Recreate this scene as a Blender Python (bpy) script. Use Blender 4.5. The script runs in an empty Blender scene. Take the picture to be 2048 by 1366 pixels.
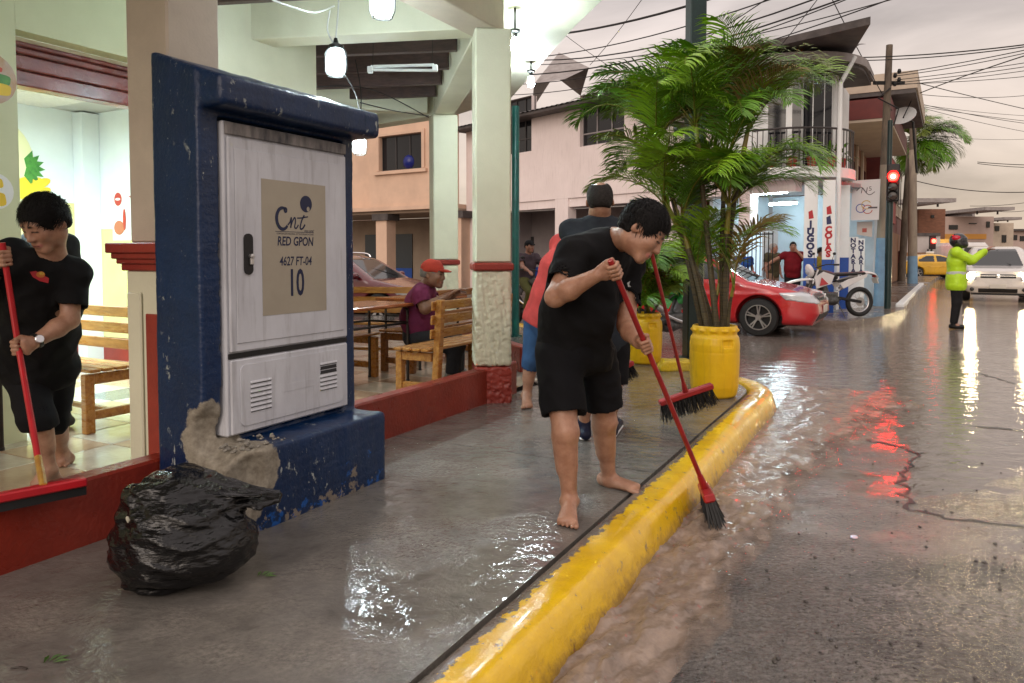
import bpy, bmesh, math, random
import numpy as np
from mathutils import Vector, Matrix
R = math.radians
random.seed(7)
scene = bpy.context.scene
COL = scene.collection

# ------------------------------------------------------------------ camera
FPX = 26.0 / 36.0 * 2048.0
PITCH = R(2.5)
PCY = 575.0
CAMZ = 1.40
cam_d = bpy.data.cameras.new('camera')
cam = bpy.data.objects.new('camera', cam_d)
COL.objects.link(cam)
cam.location = (0, 0, CAMZ)
cam.rotation_euler = (R(90) - PITCH, 0, 0)
cam_d.lens = 26.0
cam_d.sensor_width = 36.0
cam_d.shift_y = -(683.0 - PCY) / 2048.0
cam_d.clip_end = 2000
cam_d.clip_start = 0.05
scene.camera = cam

# ------------------------------------------------------------------ world: overcast dusk
SUN_EL, SUN_AZ = R(24), R(205)
world = bpy.data.worlds.new('World')
scene.world = world
world.use_nodes = True
wn = world.node_tree
wn.nodes.clear()
w_out = wn.nodes.new('ShaderNodeOutputWorld')
w_bg = wn.nodes.new('ShaderNodeBackground')
w_bg.inputs['Strength'].default_value = 0.1
sky = wn.nodes.new('ShaderNodeTexSky')
sky.sky_type = 'NISHITA'
sky.sun_disc = False
sky.sun_elevation = SUN_EL
sky.sun_rotation = SUN_AZ
sky.dust_density = 4.0
tc = wn.nodes.new('ShaderNodeTexCoord')
sep = wn.nodes.new('ShaderNodeSeparateXYZ')
wn.links.new(tc.outputs['Generated'], sep.inputs[0])
ramp = wn.nodes.new('ShaderNodeValToRGB')          # overcast: cloud deck lighter overhead, warm low down
ramp.color_ramp.elements[0].position = 0.0
ramp.color_ramp.elements[0].color = (6.3, 5.0, 3.75, 1)
ramp.color_ramp.elements[1].position = 1.0
ramp.color_ramp.elements[1].color = (10.5, 9.2, 8.8, 1)
e = ramp.color_ramp.elements.new(0.12); e.color = (6.2, 5.1, 4.25, 1)
e = ramp.color_ramp.elements.new(0.32); e.color = (5.9, 5.15, 4.85, 1)
wn.links.new(sep.outputs['Z'], ramp.inputs['Fac'])
nz = wn.nodes.new('ShaderNodeTexNoise')
nz.inputs['Scale'].default_value = 2.3
nz.inputs['Detail'].default_value = 7
nz.inputs['Roughness'].default_value = 0.55
nz.inputs['Distortion'].default_value = 0.4
mp = wn.nodes.new('ShaderNodeMapping')
mp.inputs['Scale'].default_value = (1, 1, 3.2)
mp.inputs['Location'].default_value = (0.3, 1.7, 0.2)
wn.links.new(tc.outputs['Generated'], mp.inputs['Vector'])
wn.links.new(mp.outputs['Vector'], nz.inputs['Vector'])
cr = wn.nodes.new('ShaderNodeMapRange')
cr.inputs['From Min'].default_value = 0.3
cr.inputs['From Max'].default_value = 0.72
cr.inputs['To Min'].default_value = 0.58
cr.inputs['To Max'].default_value = 1.24
wn.links.new(nz.outputs['Fac'], cr.inputs['Value'])
cm = wn.nodes.new('ShaderNodeVectorMath'); cm.operation = 'SCALE'
wn.links.new(ramp.outputs['Color'], cm.inputs[0])
wn.links.new(cr.outputs['Result'], cm.inputs['Scale'])
mx = wn.nodes.new('ShaderNodeMixRGB')
mx.inputs['Fac'].default_value = 0.93
wn.links.new(sky.outputs['Color'], mx.inputs['Color1'])
wn.links.new(cm.outputs['Vector'], mx.inputs['Color2'])
wn.links.new(mx.outputs['Color'], w_bg.inputs['Color'])
wn.links.new(w_bg.outputs['Background'], w_out.inputs['Surface'])

sun_d = bpy.data.lights.new('sun', 'SUN')
sun_d.energy = 0.8
sun_d.angle = R(40)
sun_d.color = (1.0, 0.86, 0.76)
sun = bpy.data.objects.new('sun', sun_d)
COL.objects.link(sun)
sun.location = (0, -5, 30)
_sd = Vector((math.cos(SUN_EL) * math.sin(SUN_AZ), math.cos(SUN_EL) * math.cos(SUN_AZ), math.sin(SUN_EL)))
sun.rotation_euler = _sd.to_track_quat('Z', 'Y').to_euler()

vs = scene.view_settings
vs.view_transform = 'Standard'
vs.look = 'None'
vs.gamma = 1.0
vs.exposure = 0.56
vs.use_curve_mapping = False
scene.cycles.use_denoising = True
scene.cycles.max_bounces = 6
scene.cycles.diffuse_bounces = 3
scene.cycles.glossy_bounces = 4
scene.cycles.transmission_bounces = 4
scene.cycles.transparent_max_bounces = 6
scene.cycles.sample_clamp_indirect = 60.0
scene.cycles.sample_clamp_direct = 80.0
scene.cycles.caustics_reflective = False
scene.cycles.caustics_refractive = False

# ------------------------------------------------------------------ frames of reference
_fw = Vector((0, math.cos(PITCH), -math.sin(PITCH)))
_up = Vector((0, math.sin(PITCH), math.cos(PITCH)))
def ray(x, y):
    return Vector((1, 0, 0)) * ((x - 1024) / FPX) + _up * ((PCY - y) / FPX) + _fw
def G(x, y, z=0.0):
    d = ray(x, y); k = (z - CAMZ) / d.z
    return Vector((0, 0, CAMZ)) + d * k
def D(x, y, Y):
    d = ray(x, y); k = Y / d.y
    return Vector((0, 0, CAMZ)) + d * k
U2 = Vector((0.470, 0.883)).normalized()           # along our street
N2 = Vector((U2.y, -U2.x))                         # towards the roadway
W2 = Vector((-0.647, 0.763)).normalized()          # along the cross street, away to the left
ANG_U = math.atan2(U2.y, U2.x)
def ST(s, t, z=0.0):
    return Vector((U2.x * s + N2.x * t, U2.y * s + N2.y * t, z))
SW, PF = 0.17, 0.20                                # pavement and patio floor heights

# ------------------------------------------------------------------ materials
MATS = {}
def M(name, c1, c2=None, scale=6.0, rough=0.6, rough2=None, bump=0.0, bscale=60.0, metal=0.0, spec=0.5,
      coat=0.0, emis=None, estr=0.0, stretch=(1, 1, 1), detail=5.0, attr=None, sss=0.0, alpha=1.0, trans=0.0,
      bump2=0.0, b2scale=8.0, contrast=(0.35, 0.65), rscale=None, sheen=0.0, ior=1.45):
    if name in MATS:
        return MATS[name]
    m = bpy.data.materials.new(name); m.use_nodes = True
    nt = m.node_tree; N = nt.nodes; L = nt.links
    b = N['Principled BSDF']
    tcn = N.new('ShaderNodeTexCoord'); mpn = N.new('ShaderNodeMapping')
    mpn.inputs['Scale'].default_value = stretch
    L.new(tcn.outputs['Object'], mpn.inputs['Vector'])
    c1 = tuple(c1) + (1,); 
    base = None
    if c2 is not None:
        c2 = tuple(c2) + (1,)
        n = N.new('ShaderNodeTexNoise'); n.inputs['Scale'].default_value = scale; n.inputs['Detail'].default_value = detail
        n.inputs['Roughness'].default_value = 0.62
        L.new(mpn.outputs['Vector'], n.inputs['Vector'])
        r = N.new('ShaderNodeMapRange'); r.inputs['From Min'].default_value = contrast[0]; r.inputs['From Max'].default_value = contrast[1]
        L.new(n.outputs['Fac'], r.inputs['Value'])
        x = N.new('ShaderNodeMixRGB'); x.inputs['Color1'].default_value = c1; x.inputs['Color2'].default_value = c2
        L.new(r.outputs['Result'], x.inputs['Fac'])
        base = x.outputs['Color']
    if attr:
        a = N.new('ShaderNodeVertexColor'); a.layer_name = attr
        if base is not None:
            x2 = N.new('ShaderNodeMixRGB'); x2.blend_type = 'MULTIPLY'; x2.inputs['Fac'].default_value = 1
            L.new(a.outputs['Color'], x2.inputs['Color1']); L.new(base, x2.inputs['Color2'])
            base = x2.outputs['Color']
        else:
            base = a.outputs['Color']
    if base is not None:
        L.new(base, b.inputs['Base Color'])
    else:
        b.inputs['Base Color'].default_value = c1
    b.inputs['Roughness'].default_value = rough
    if rough2 is not None:
        n = N.new('ShaderNodeTexNoise'); n.inputs['Scale'].default_value = rscale or scale * 0.7; n.inputs['Detail'].default_value = 4
        L.new(mpn.outputs['Vector'], n.inputs['Vector'])
        r = N.new('ShaderNodeMapRange'); r.inputs['From Min'].default_value = 0.35; r.inputs['From Max'].default_value = 0.65
        r.inputs['To Min'].default_value = rough; r.inputs['To Max'].default_value = rough2
        L.new(n.outputs['Fac'], r.inputs['Value']); L.new(r.outputs['Result'], b.inputs['Roughness'])
    b.inputs['Metallic'].default_value = metal
    b.inputs['Specular IOR Level'].default_value = spec
    b.inputs['Coat Weight'].default_value = coat
    b.inputs['Coat Roughness'].default_value = 0.06
    b.inputs['IOR'].default_value = ior
    if sss:
        b.inputs['Subsurface Weight'].default_value = sss
        b.inputs['Subsurface Radius'].default_value = (0.012, 0.005, 0.003)
        b.inputs['Subsurface Scale'].default_value = 0.6
    if sheen:
        b.inputs['Sheen Weight'].default_value = sheen
    if trans:
        b.inputs['Transmission Weight'].default_value = trans
    if alpha < 1:
        b.inputs['Alpha'].default_value = alpha
    if emis is not None:
        b.inputs['Emission Color'].default_value = tuple(emis) + (1,)
        b.inputs['Emission Strength'].default_value = estr
    last = None
    for bs, sc in ((bump2, b2scale), (bump, bscale)):
        if bs:
            n = N.new('ShaderNodeTexNoise'); n.inputs['Scale'].default_value = sc; n.inputs['Detail'].default_value = 3
            L.new(mpn.outputs['Vector'], n.inputs['Vector'])
            bp = N.new('ShaderNodeBump'); bp.inputs['Strength'].default_value = bs; bp.inputs['Distance'].default_value = 1.0 / sc
            L.new(n.outputs['Fac'], bp.inputs['Height'])
            if last is not None:
                L.new(last, bp.inputs['Normal'])
            last = bp.outputs['Normal']
    if last is not None:
        L.new(last, b.inputs['Normal'])
    MATS[name] = m
    return m

# ------------------------------------------------------------------ mesh building
class MB:
    def __init__(s):
        s.v = []; s.f = []
    def add(s, vs_, fs_):
        o = len(s.v); s.v.extend([tuple(p) for p in vs_]); s.f.extend([tuple(i + o for i in f) for f in fs_]); return s
    def box(s, c, size, rot=None, bev=0.0):
        hx, hy, hz = size[0] / 2, size[1] / 2, size[2] / 2
        c = Vector(c)
        b = min(bev, hx * .9, hy * .9, hz * .9)
        pts = []; faces = []
        if b <= 0:
            for sx in (-1, 1):
                for sy in (-1, 1):
                    for sz in (-1, 1):
                        pts.append(Vector((sx * hx, sy * hy, sz * hz)))
            faces = [(0, 1, 3, 2), (4, 6, 7, 5), (0, 4, 5, 1), (2, 3, 7, 6), (0, 2, 6, 4), (1, 5, 7, 3)]
        else:
            idx = {}
            for sx in (-1, 1):
                for sy in (-1, 1):
                    for sz in (-1, 1):
                        for ax in range(3):
                            p = [sx * (hx - b), sy * (hy - b), sz * (hz - b)]
                            p[ax] = (sx * hx, sy * hy, sz * hz)[ax]
                            idx[(sx, sy, sz, ax)] = len(pts); pts.append(Vector(p))
            for ax in range(3):
                for sg in (-1, 1):
                    o = [a for a in range(3) if a != ax]
                    q = []
                    for (a, bb) in ((-1, -1), (1, -1), (1, 1), (-1, 1)):
                        k = [0, 0, 0]; k[ax] = sg; k[o[0]] = a; k[o[1]] = bb
                        q.append(idx[(k[0], k[1], k[2], ax)])
                    if (sg > 0) == (ax == 1):
                        q.reverse()
                    faces.append(tuple(q))
            for ax in range(3):
                o = [a for a in range(3) if a != ax]
                for a in (-1, 1):
                    for bb in (-1, 1):
                        k0 = [0, 0, 0]; k0[o[0]] = a; k0[o[1]] = bb
                        k1 = list(k0); k0[ax] = -1; k1[ax] = 1
                        q = [idx[(*k0, o[0])], idx[(*k1, o[0])], idx[(*k1, o[1])], idx[(*k0, o[1])]]
                        faces.append(tuple(q))
            for sx in (-1, 1):
                for sy in (-1, 1):
                    for sz in (-1, 1):
                        faces.append((idx[(sx, sy, sz, 0)], idx[(sx, sy, sz, 1)], idx[(sx, sy, sz, 2)]))
        if rot is not None:
            m = rot if isinstance(rot, Matrix) else Matrix.Rotation(rot, 3, 'Z')
            pts = [m @ p for p in pts]
        return s.add([p + c for p in pts], faces)
    def beam(s, a, b, w, h, up=(0, 0, 1), bev=0.0):
        a, b = Vector(a), Vector(b); d = b - a
        x = d.normalized(); y = Vector(up).cross(x)
        if y.length < 1e-4: y = Vector((1, 0, 0)).cross(x)
        y.normalize(); z = x.cross(y)
        m = Matrix((x, y, z)).transposed()
        return s.box((a + b) / 2, (d.length, w, h), m, bev)
    def tube(s, pts, r, n=8, cap=True, closed=False):
        pts = [Vector(p) for p in pts]
        rs = r if isinstance(r, (list, tuple)) else [r] * len(pts)
        o = len(s.v); k = len(pts)
        prev = None
        for i, p in enumerate(pts):
            if closed: t = pts[(i + 1) % k] - pts[i - 1]
            elif i == 0: t = pts[1] - p
            elif i == k - 1: t = p - pts[-2]
            else: t = pts[i + 1] - pts[i - 1]
            t.normalize()
            if prev is None:
                a = Vector((0, 0, 1)) if abs(t.z) < .9 else Vector((1, 0, 0))
                x = a.cross(t).normalized()
            else:
                x = (prev - t * prev.dot(t)).normalized()
            prev = x; y = t.cross(x)
            for j in range(n):
                an = 2 * math.pi * j / n
                s.v.append(tuple(p + (x * math.cos(an) + y * math.sin(an)) * rs[i]))
        m = k if closed else k - 1
        for i in range(m):
            i2 = (i + 1) % k
            for j in range(n):
                j2 = (j + 1) % n
                s.f.append((o + i * n + j, o + i * n + j2, o + i2 * n + j2, o + i2 * n + j))
        if cap and not closed:
            s.f.append(tuple(o + j for j in range(n - 1, -1, -1)))
            s.f.append(tuple(o + (k - 1) * n + j for j in range(n)))
        return s
    def lathe(s, prof, n=24, c=(0, 0, 0), axis=(0, 0, 1), capt=True, capb=True):
        ax = Vector(axis).normalized(); c = Vector(c)
        a = Vector((1, 0, 0)) if abs(ax.x) < .9 else Vector((0, 1, 0))
        x = (a - ax * a.dot(ax)).normalized(); y = ax.cross(x)
        o = len(s.v)
        for (r, z) in prof:
            for j in range(n):
                an = 2 * math.pi * j / n
                s.v.append(tuple(c + ax * z + (x * math.cos(an) + y * math.sin(an)) * r))
        for i in range(len(prof) - 1):
            for j in range(n):
                j2 = (j + 1) % n
                s.f.append((o + i * n + j, o + i * n + j2, o + (i + 1) * n + j2, o + (i + 1) * n + j))
        if capb: s.f.append(tuple(o + j for j in range(n - 1, -1, -1)))
        if capt: s.f.append(tuple(o + (len(prof) - 1) * n + j for j in range(n)))
        return s
    def prism(s, poly, z0, z1):
        n = len(poly); a = sum(poly[i][0] * poly[(i + 1) % n][1] - poly[(i + 1) % n][0] * poly[i][1] for i in range(n))
        if a < 0: poly = poly[::-1]
        vs_ = [(p[0], p[1], z0) for p in poly] + [(p[0], p[1], z1) for p in poly]
        fs_ = [tuple(range(n - 1, -1, -1)), tuple(range(n, 2 * n))]
        for i in range(n):
            j = (i + 1) % n; fs_.append((i, j, n + j, n + i))
        return s.add(vs_, fs_)
    def plate(s, o, x, y, w, h, t):                       # slab with its corner at o spanned by x,y, thickness along x cross y
        o, x, y = Vector(o), Vector(x).normalized(), Vector(y).normalized(); z = x.cross(y)
        c = o + x * w / 2 + y * h / 2 + z * t / 2
        return s.box(c, (w, h, t), Matrix((x, y, z)).transposed())
    def polyplate(s, o, x, y, poly, t):                   # 2D polygon in plane (x,y) at o, extruded t along x cross y
        o, x, y = Vector(o), Vector(x).normalized(), Vector(y).normalized(); z = x.cross(y)
        m = MB().prism(poly, 0, t)
        return s.add([o + x * v[0] + y * v[1] + z * v[2] for v in m.v], m.f)
    def mesh(s, name, off=(0, 0, 0), smooth=False, ang=38):
        off = Vector(off)
        me = bpy.data.meshes.new(name)
        me.from_pydata([(v[0] - off.x, v[1] - off.y, v[2] - off.z) for v in s.v], [], s.f)
        me.update()
        if len(s.f) < 30000:
            bm = bmesh.new(); bm.from_mesh(me); bmesh.ops.recalc_face_normals(bm, faces=bm.faces); bm.to_mesh(me); bm.free()
        if smooth:
            me.shade_smooth(); me.set_sharp_from_angle(angle=R(ang))
        return me
    def build(s, name, mat, parent=None, off=(0, 0, 0), smooth=False, ang=38):
        me = s.mesh(name, off, smooth, ang)
        return link(name, me, mat, parent, off)
def link(name, me, mat, parent=None, off=(0, 0, 0)):
    ob = bpy.data.objects.new(name, me)
    if mat is not None and not me.materials: me.materials.append(mat)
    COL.objects.link(ob)
    if parent is not None: ob.parent = parent
    else: ob.location = off
    return ob
def tag(o, label=None, cat=None, group=None, kind=None):
    if label: o['label'] = label
    if cat: o['category'] = cat
    if group: o['group'] = group
    if kind: o['kind'] = kind
    return o
def thing(name, label, cat, loc=(0, 0, 0), rz=0.0, group=None):
    o = bpy.data.objects.new(name, None); COL.objects.link(o)
    o.empty_display_size = 0.1
    o.location = loc; o.rotation_euler = (0, 0, rz)
    return tag(o, label, cat, group)
def kids(o):
    return [c for c in bpy.data.objects if c.parent == o]
def copy_tree(o, parent=None):
    c = o.copy(); COL.objects.link(c); c.parent = parent
    for ch in kids(o): copy_tree(ch, c)
    return c
def text_mesh(txt, size=1.0, bold=0.0, shear=0.0, extrude=0.0, align='CENTER', spacing=1.0):
    cu = bpy.data.curves.new('txt', 'FONT'); cu.body = txt; cu.size = size; cu.align_x = align; cu.align_y = 'CENTER'
    cu.offset = bold; cu.shear = shear; cu.extrude = extrude; cu.space_character = spacing; cu.resolution_u = 3
    ob = bpy.data.objects.new('txt', cu); COL.objects.link(ob)
    bpy.context.view_layer.update()
    me = bpy.data.meshes.new_from_object(ob.evaluated_get(bpy.context.evaluated_depsgraph_get()))
    bpy.data.objects.remove(ob); bpy.data.curves.remove(cu)
    me.materials.clear()
    return me
def text(name, txt, mat, parent, o, x, y, off=(0, 0, 0), sx=1.0, sy=1.0, **kw):
    me = text_mesh(txt, **kw)
    o, x, y = Vector(o) - Vector(off), Vector(x).normalized(), Vector(y).normalized(); z = x.cross(y)
    for v in me.vertices:
        v.co = o + x * v.co.x * sx + y * v.co.y * sy + z * v.co.z
    return link(name, me, mat, parent)
def ribbon(pts, w, t=0.001, taper=None):                  # flat pen stroke in 2D, returns MB in xy plane
    m = MB(); n = len(pts); L_ = []; R_ = []
    for i, p in enumerate(pts):
        a = Vector(pts[max(0, i - 1)]); b = Vector(pts[min(n - 1, i + 1)])
        d = (b - a).normalized(); nn = Vector((-d.y, d.x)); ww = (taper[i] if taper else 1) * w / 2
        L_.append(Vector(p) + nn * ww); R_.append(Vector(p) - nn * ww)
    vs_ = [(p.x, p.y, t) for p in L_] + [(p.x, p.y, t) for p in R_]
    return m.add(vs_, [(n + i, n + i + 1, i + 1, i) for i in range(n - 1)])
def spline(pts, n=8):
    P = [Vector(p) for p in pts]; out = []
    for i in range(len(P) - 1):
        p0 = P[max(i - 1, 0)]; p1 = P[i]; p2 = P[i + 1]; p3 = P[min(i + 2, len(P) - 1)]
        for k in range(n):
            t = k / n
            out.append(0.5 * ((2 * p1) + (p2 - p0) * t + (2 * p0 - 5 * p1 + 4 * p2 - p3) * t * t + (3 * p1 - p0 - 3 * p2 + p3) * t ** 3))
    out.append(P[-1]); return out
# ------------------------------------------------------------------ implicit surfaces -> one continuous mesh (surface nets)
f32 = np.float32
def A(v): return np.array(tuple(v), dtype=f32)
def nrm(v):
    v = np.asarray(v, dtype=f32); return v / (np.linalg.norm(v) + 1e-9)
class SDF:
    def __init__(s, voxel):
        s.h = voxel; s.ops = []; s.lo = np.array([1e9] * 3); s.hi = -s.lo
    def _add(s, fn, lo, hi, op, k, grow=True):
        lo = np.array(lo, dtype=float); hi = np.array(hi, dtype=float)
        s.ops.append((fn, lo, hi, op, k))
        if op == 'u' and grow:
            s.lo = np.minimum(s.lo, lo); s.hi = np.maximum(s.hi, hi)
        return s
    def cone(s, a, b, r1, r2=None, k=0.02, op='u'):
        a, b = A(a), A(b); r2 = r1 if r2 is None else r2; ba = b - a; L = float(ba @ ba) + 1e-9
        def fn(X, Y, Z):
            px, py, pz = X - a[0], Y - a[1], Z - a[2]
            h = np.clip((px * ba[0] + py * ba[1] + pz * ba[2]) / L, 0, 1)
            dx, dy, dz = px - h * ba[0], py - h * ba[1], pz - h * ba[2]
            return np.sqrt(dx * dx + dy * dy + dz * dz) - (r1 + (r2 - r1) * h)
        m = max(r1, r2)
        return s._add(fn, np.minimum(a, b) - m, np.maximum(a, b) + m, op, k)
    def ball(s, c, r, k=0.02, op='u'):
        return s.cone(c, np.asarray(A(c)) + 1e-4, r, r, k, op)
    def ell(s, c, axes, rad, k=0.02, op='u'):
        c = A(c); ax = [nrm(a) for a in axes]; rad = [float(r) for r in rad]; mn = min(rad)
        def fn(X, Y, Z):
            px, py, pz = X - c[0], Y - c[1], Z - c[2]
            q = 0; g = 0
            for a, r in zip(ax, rad):
                t = (px * a[0] + py * a[1] + pz * a[2]) / r
                q = q + t * t; g = g + t * t / (r * r)
            k0 = np.sqrt(q) + 1e-9; k1 = np.sqrt(g) + 1e-9
            return np.where(k0 < 0.05, -mn, k0 * (k0 - 1) / k1).astype(f32)
        m = max(rad)
        return s._add(fn, c - m, c + m, op, k)
    def ecap(s, a, b, lat, w1, d1, w2, d2, k=0.03, op='u'):
        """segment a-b with an elliptical section: half width w along lat, half depth d across"""
        a, b = A(a), A(b); ba = b - a; L = float(ba @ ba) + 1e-9; n = nrm(ba)
        lat = A(lat); lat = nrm(lat - n * float(lat @ n)); dep = np.cross(n, lat)
        def fn(X, Y, Z):
            px, py, pz = X - a[0], Y - a[1], Z - a[2]
            h = np.clip((px * ba[0] + py * ba[1] + pz * ba[2]) / L, 0, 1)
            dx, dy, dz = px - h * ba[0], py - h * ba[1], pz - h * ba[2]
            w = w1 + (w2 - w1) * h; d = d1 + (d2 - d1) * h; m = np.minimum(w, d)
            lx = (dx * lat[0] + dy * lat[1] + dz * lat[2]) / w
            ld = (dx * dep[0] + dy * dep[1] + dz * dep[2]) / d
            la = (dx * n[0] + dy * n[1] + dz * n[2]) / m
            q = lx * lx + ld * ld + la * la; g = lx * lx / (w * w) + ld * ld / (d * d) + la * la / (m * m)
            k0 = np.sqrt(q) + 1e-9; k1 = np.sqrt(g) + 1e-9
            return np.where(k0 < 0.05, -m, k0 * (k0 - 1) / k1)
        m = max(w1, d1, w2, d2)
        return s._add(fn, np.minimum(a, b) - m, np.maximum(a, b) + m, op, k)
    def box(s, c, axes, half, rnd=0.0, k=0.001, op='u'):
        c = A(c); ax = [nrm(a) for a in axes]
        def fn(X, Y, Z):
            px, py, pz = X - c[0], Y - c[1], Z - c[2]; q = []
            for a, r in zip(ax, half):
                q.append(np.abs(px * a[0] + py * a[1] + pz * a[2]) - (r - rnd))
            o = np.sqrt(sum(np.maximum(t, 0) ** 2 for t in q)); i = np.minimum(np.maximum(np.maximum(q[0], q[1]), q[2]), 0)
            return o + i - rnd
        m = float(np.linalg.norm(half))
        return s._add(fn, c - m, c + m, op, k)
    def plane(s, p, n, c, r, k=0.004):
        """cut away everything on the +n side of p inside the ball (c, r)"""
        p, n, c = A(p), nrm(n), A(c)
        def fn(X, Y, Z):
            d = (X - p[0]) * n[0] + (Y - p[1]) * n[1] + (Z - p[2]) * n[2]
            b = np.sqrt((X - c[0]) ** 2 + (Y - c[1]) ** 2 + (Z - c[2]) ** 2) - r
            return np.maximum(-d, b)
        return s._add(fn, c - r, c + r, 's', k)
    def fn(s, fn, lo, hi, op='u', k=0.001):
        return s._add(fn, lo, hi, op, k)
    def disp(s, fn):
        return s._add(fn, [-1e6] * 3, [1e6] * 3, 'd', 0, False)
    def field(s):
        h = s.h; lo = s.lo - 4 * h; n = np.ceil((s.hi - lo) / h).astype(int) + 5
        ax = [(lo[i] + h * np.arange(n[i])).astype(f32) for i in range(3)]
        F = np.full(n, 1.0, dtype=f32)
        for fn, l, hgh, op, k in s.ops:
            pad = k + 4 * h if op != 'd' else 0
            i0 = np.clip(np.floor((l - pad - lo) / h).astype(int), 0, n); i1 = np.clip(np.ceil((hgh + pad - lo) / h).astype(int) + 1, 0, n)
            if np.any(i1 <= i0): continue
            sl = tuple(slice(a, b) for a, b in zip(i0, i1))
            X = ax[0][sl[0]][:, None, None]; Y = ax[1][sl[1]][None, :, None]; Z = ax[2][sl[2]][None, None, :]
            o = F[sl]
            if op == 'd':
                m = np.abs(o) < 0.2
                if not m.any(): continue
                I = np.nonzero(m)
                F[sl][m] = o[m] + fn(ax[0][I[0] + i0[0]], ax[1][I[1] + i0[1]], ax[2][I[2] + i0[2]])
                continue
            d = np.broadcast_to(fn(X, Y, Z), o.shape).astype(f32)
            if op == 'u':
                if k > 0:
                    q = np.maximum(k - np.abs(o - d), 0) / k
                    F[sl] = np.minimum(o, d) - q * q * k * 0.25
                else: F[sl] = np.minimum(o, d)
            elif op == 's':
                d = -d
                q = np.maximum(k - np.abs(o - d), 0) / max(k, 1e-6)
                F[sl] = np.maximum(o, d) + q * q * k * 0.25
            elif op == 'i':
                F[sl] = np.maximum(o, d)
        return F, lo, ax
    def arrays(s):
        F, lo, ax = s.field(); h = s.h
        F = np.where(F == 0, f32(1e-7), F)
        S = F < 0
        c = S[:-1, :-1, :-1].astype(np.uint8)
        for dx in (0, 1):
            for dy in (0, 1):
                for dz in (0, 1):
                    if dx + dy + dz: c = c + S[dx:S.shape[0] - 1 + dx, dy:S.shape[1] - 1 + dy, dz:S.shape[2] - 1 + dz]
        mask = (c > 0) & (c < 8)
        I = np.nonzero(mask); nv = len(I[0])
        idx = np.full(mask.shape, -1, dtype=np.int32); idx[I] = np.arange(nv)
        acc = np.zeros((nv, 3), dtype=np.float64); cnt = np.zeros(nv)
        for a in range(3):
            o = [b for b in range(3) if b != a]
            for p in (0, 1):
                for q in (0, 1):
                    st = [0, 0, 0]; st[o[0]] = p; st[o[1]] = q; en = list(st); en[a] = 1
                    f0 = F[I[0] + st[0], I[1] + st[1], I[2] + st[2]]; f1 = F[I[0] + en[0], I[1] + en[1], I[2] + en[2]]
                    m = (f0 < 0) != (f1 < 0); t = np.where(m, f0 / (f0 - f1 + (f0 == f1)), 0)
                    e = np.zeros((nv, 3)); e[:, o[0]] = p; e[:, o[1]] = q; e[:, a] = t
                    acc[m] += e[m]; cnt[m] += 1
        V = (np.stack(I, 1) + acc / cnt[:, None]) * h + lo
        Q = []
        for a in range(3):
            o = [(a + 1) % 3, (a + 2) % 3]
            s0 = [slice(None)] * 3; s1 = [slice(None)] * 3
            s0[a] = slice(0, -1); s1[a] = slice(1, None)
            for b in o: s0[b] = slice(1, -1); s1[b] = slice(1, -1)
            A0 = S[tuple(s0)]; A1 = S[tuple(s1)]
            J = np.nonzero(A0 != A1); inside = A0[J]
            base = [J[0].copy(), J[1].copy(), J[2].copy()]
            for b in o: base[b] = base[b] + 1
            def cell(d1, d2):
                q = [base[0].copy(), base[1].copy(), base[2].copy()]
                q[o[0]] = q[o[0]] - d1; q[o[1]] = q[o[1]] - d2
                ok = np.ones(len(q[0]), bool)
                return idx[np.clip(q[0], 0, idx.shape[0] - 1), np.clip(q[1], 0, idx.shape[1] - 1), np.clip(q[2], 0, idx.shape[2] - 1)]
            quad = np.stack([cell(1, 1), cell(0, 1), cell(0, 0), cell(1, 0)], 1)
            quad[~inside] = quad[~inside][:, ::-1]
            Q.append(quad)
        Q = np.concatenate(Q) if Q else np.zeros((0, 4), int)
        Q = Q[(Q >= 0).all(1)]
        return V, Q
    def mesh(s, name, off=(0, 0, 0), tints=None, base=(1, 1, 1), relax=1):
        V, Q = s.arrays()
        for _ in range(relax):
            acc = np.zeros_like(V); cn = np.zeros(len(V))
            for i in range(4):
                np.add.at(acc, Q[:, i], V[Q[:, (i + 1) % 4]]); np.add.at(cn, Q[:, i], 1)
                np.add.at(acc, Q[:, i], V[Q[:, (i + 3) % 4]]); np.add.at(cn, Q[:, i], 1)
            V = V * 0.5 + 0.5 * acc / np.maximum(cn, 1)[:, None]
        me = bpy.data.meshes.new(name)
        W = V - np.array(tuple(off))
        me.vertices.add(len(W)); me.vertices.foreach_set('co', W.astype(f32).ravel())
        me.loops.add(len(Q) * 4); me.loops.foreach_set('vertex_index', Q.astype(np.int32).ravel())
        me.polygons.add(len(Q)); me.polygons.foreach_set('loop_start', np.arange(0, len(Q) * 4, 4, dtype=np.int32))
        me.polygons.foreach_set('loop_total', np.full(len(Q), 4, dtype=np.int32))
        me.update(); me.validate(); me.shade_smooth()
        if tints is not None:
            colr = np.tile(np.array(base, dtype=float), (len(V), 1))
            for a, b, r, soft, c in tints:
                a, b = np.array(tuple(a), float), np.array(tuple(b), float); ba = b - a; L = ba @ ba + 1e-12
                h = np.clip(((V - a) @ ba) / L, 0, 1); d = np.linalg.norm(V - a - h[:, None] * ba, axis=1)
                w = np.clip((r + soft - d) / max(soft, 1e-5), 0, 1)[:, None]
                colr = colr * (1 - w) + np.array(c) * w
            at = me.color_attributes.new('tint', 'FLOAT_COLOR', 'POINT')
            at.data.foreach_set('color', np.concatenate([colr, np.ones((len(V), 1))], 1).astype(f32).ravel())
        return me
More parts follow.
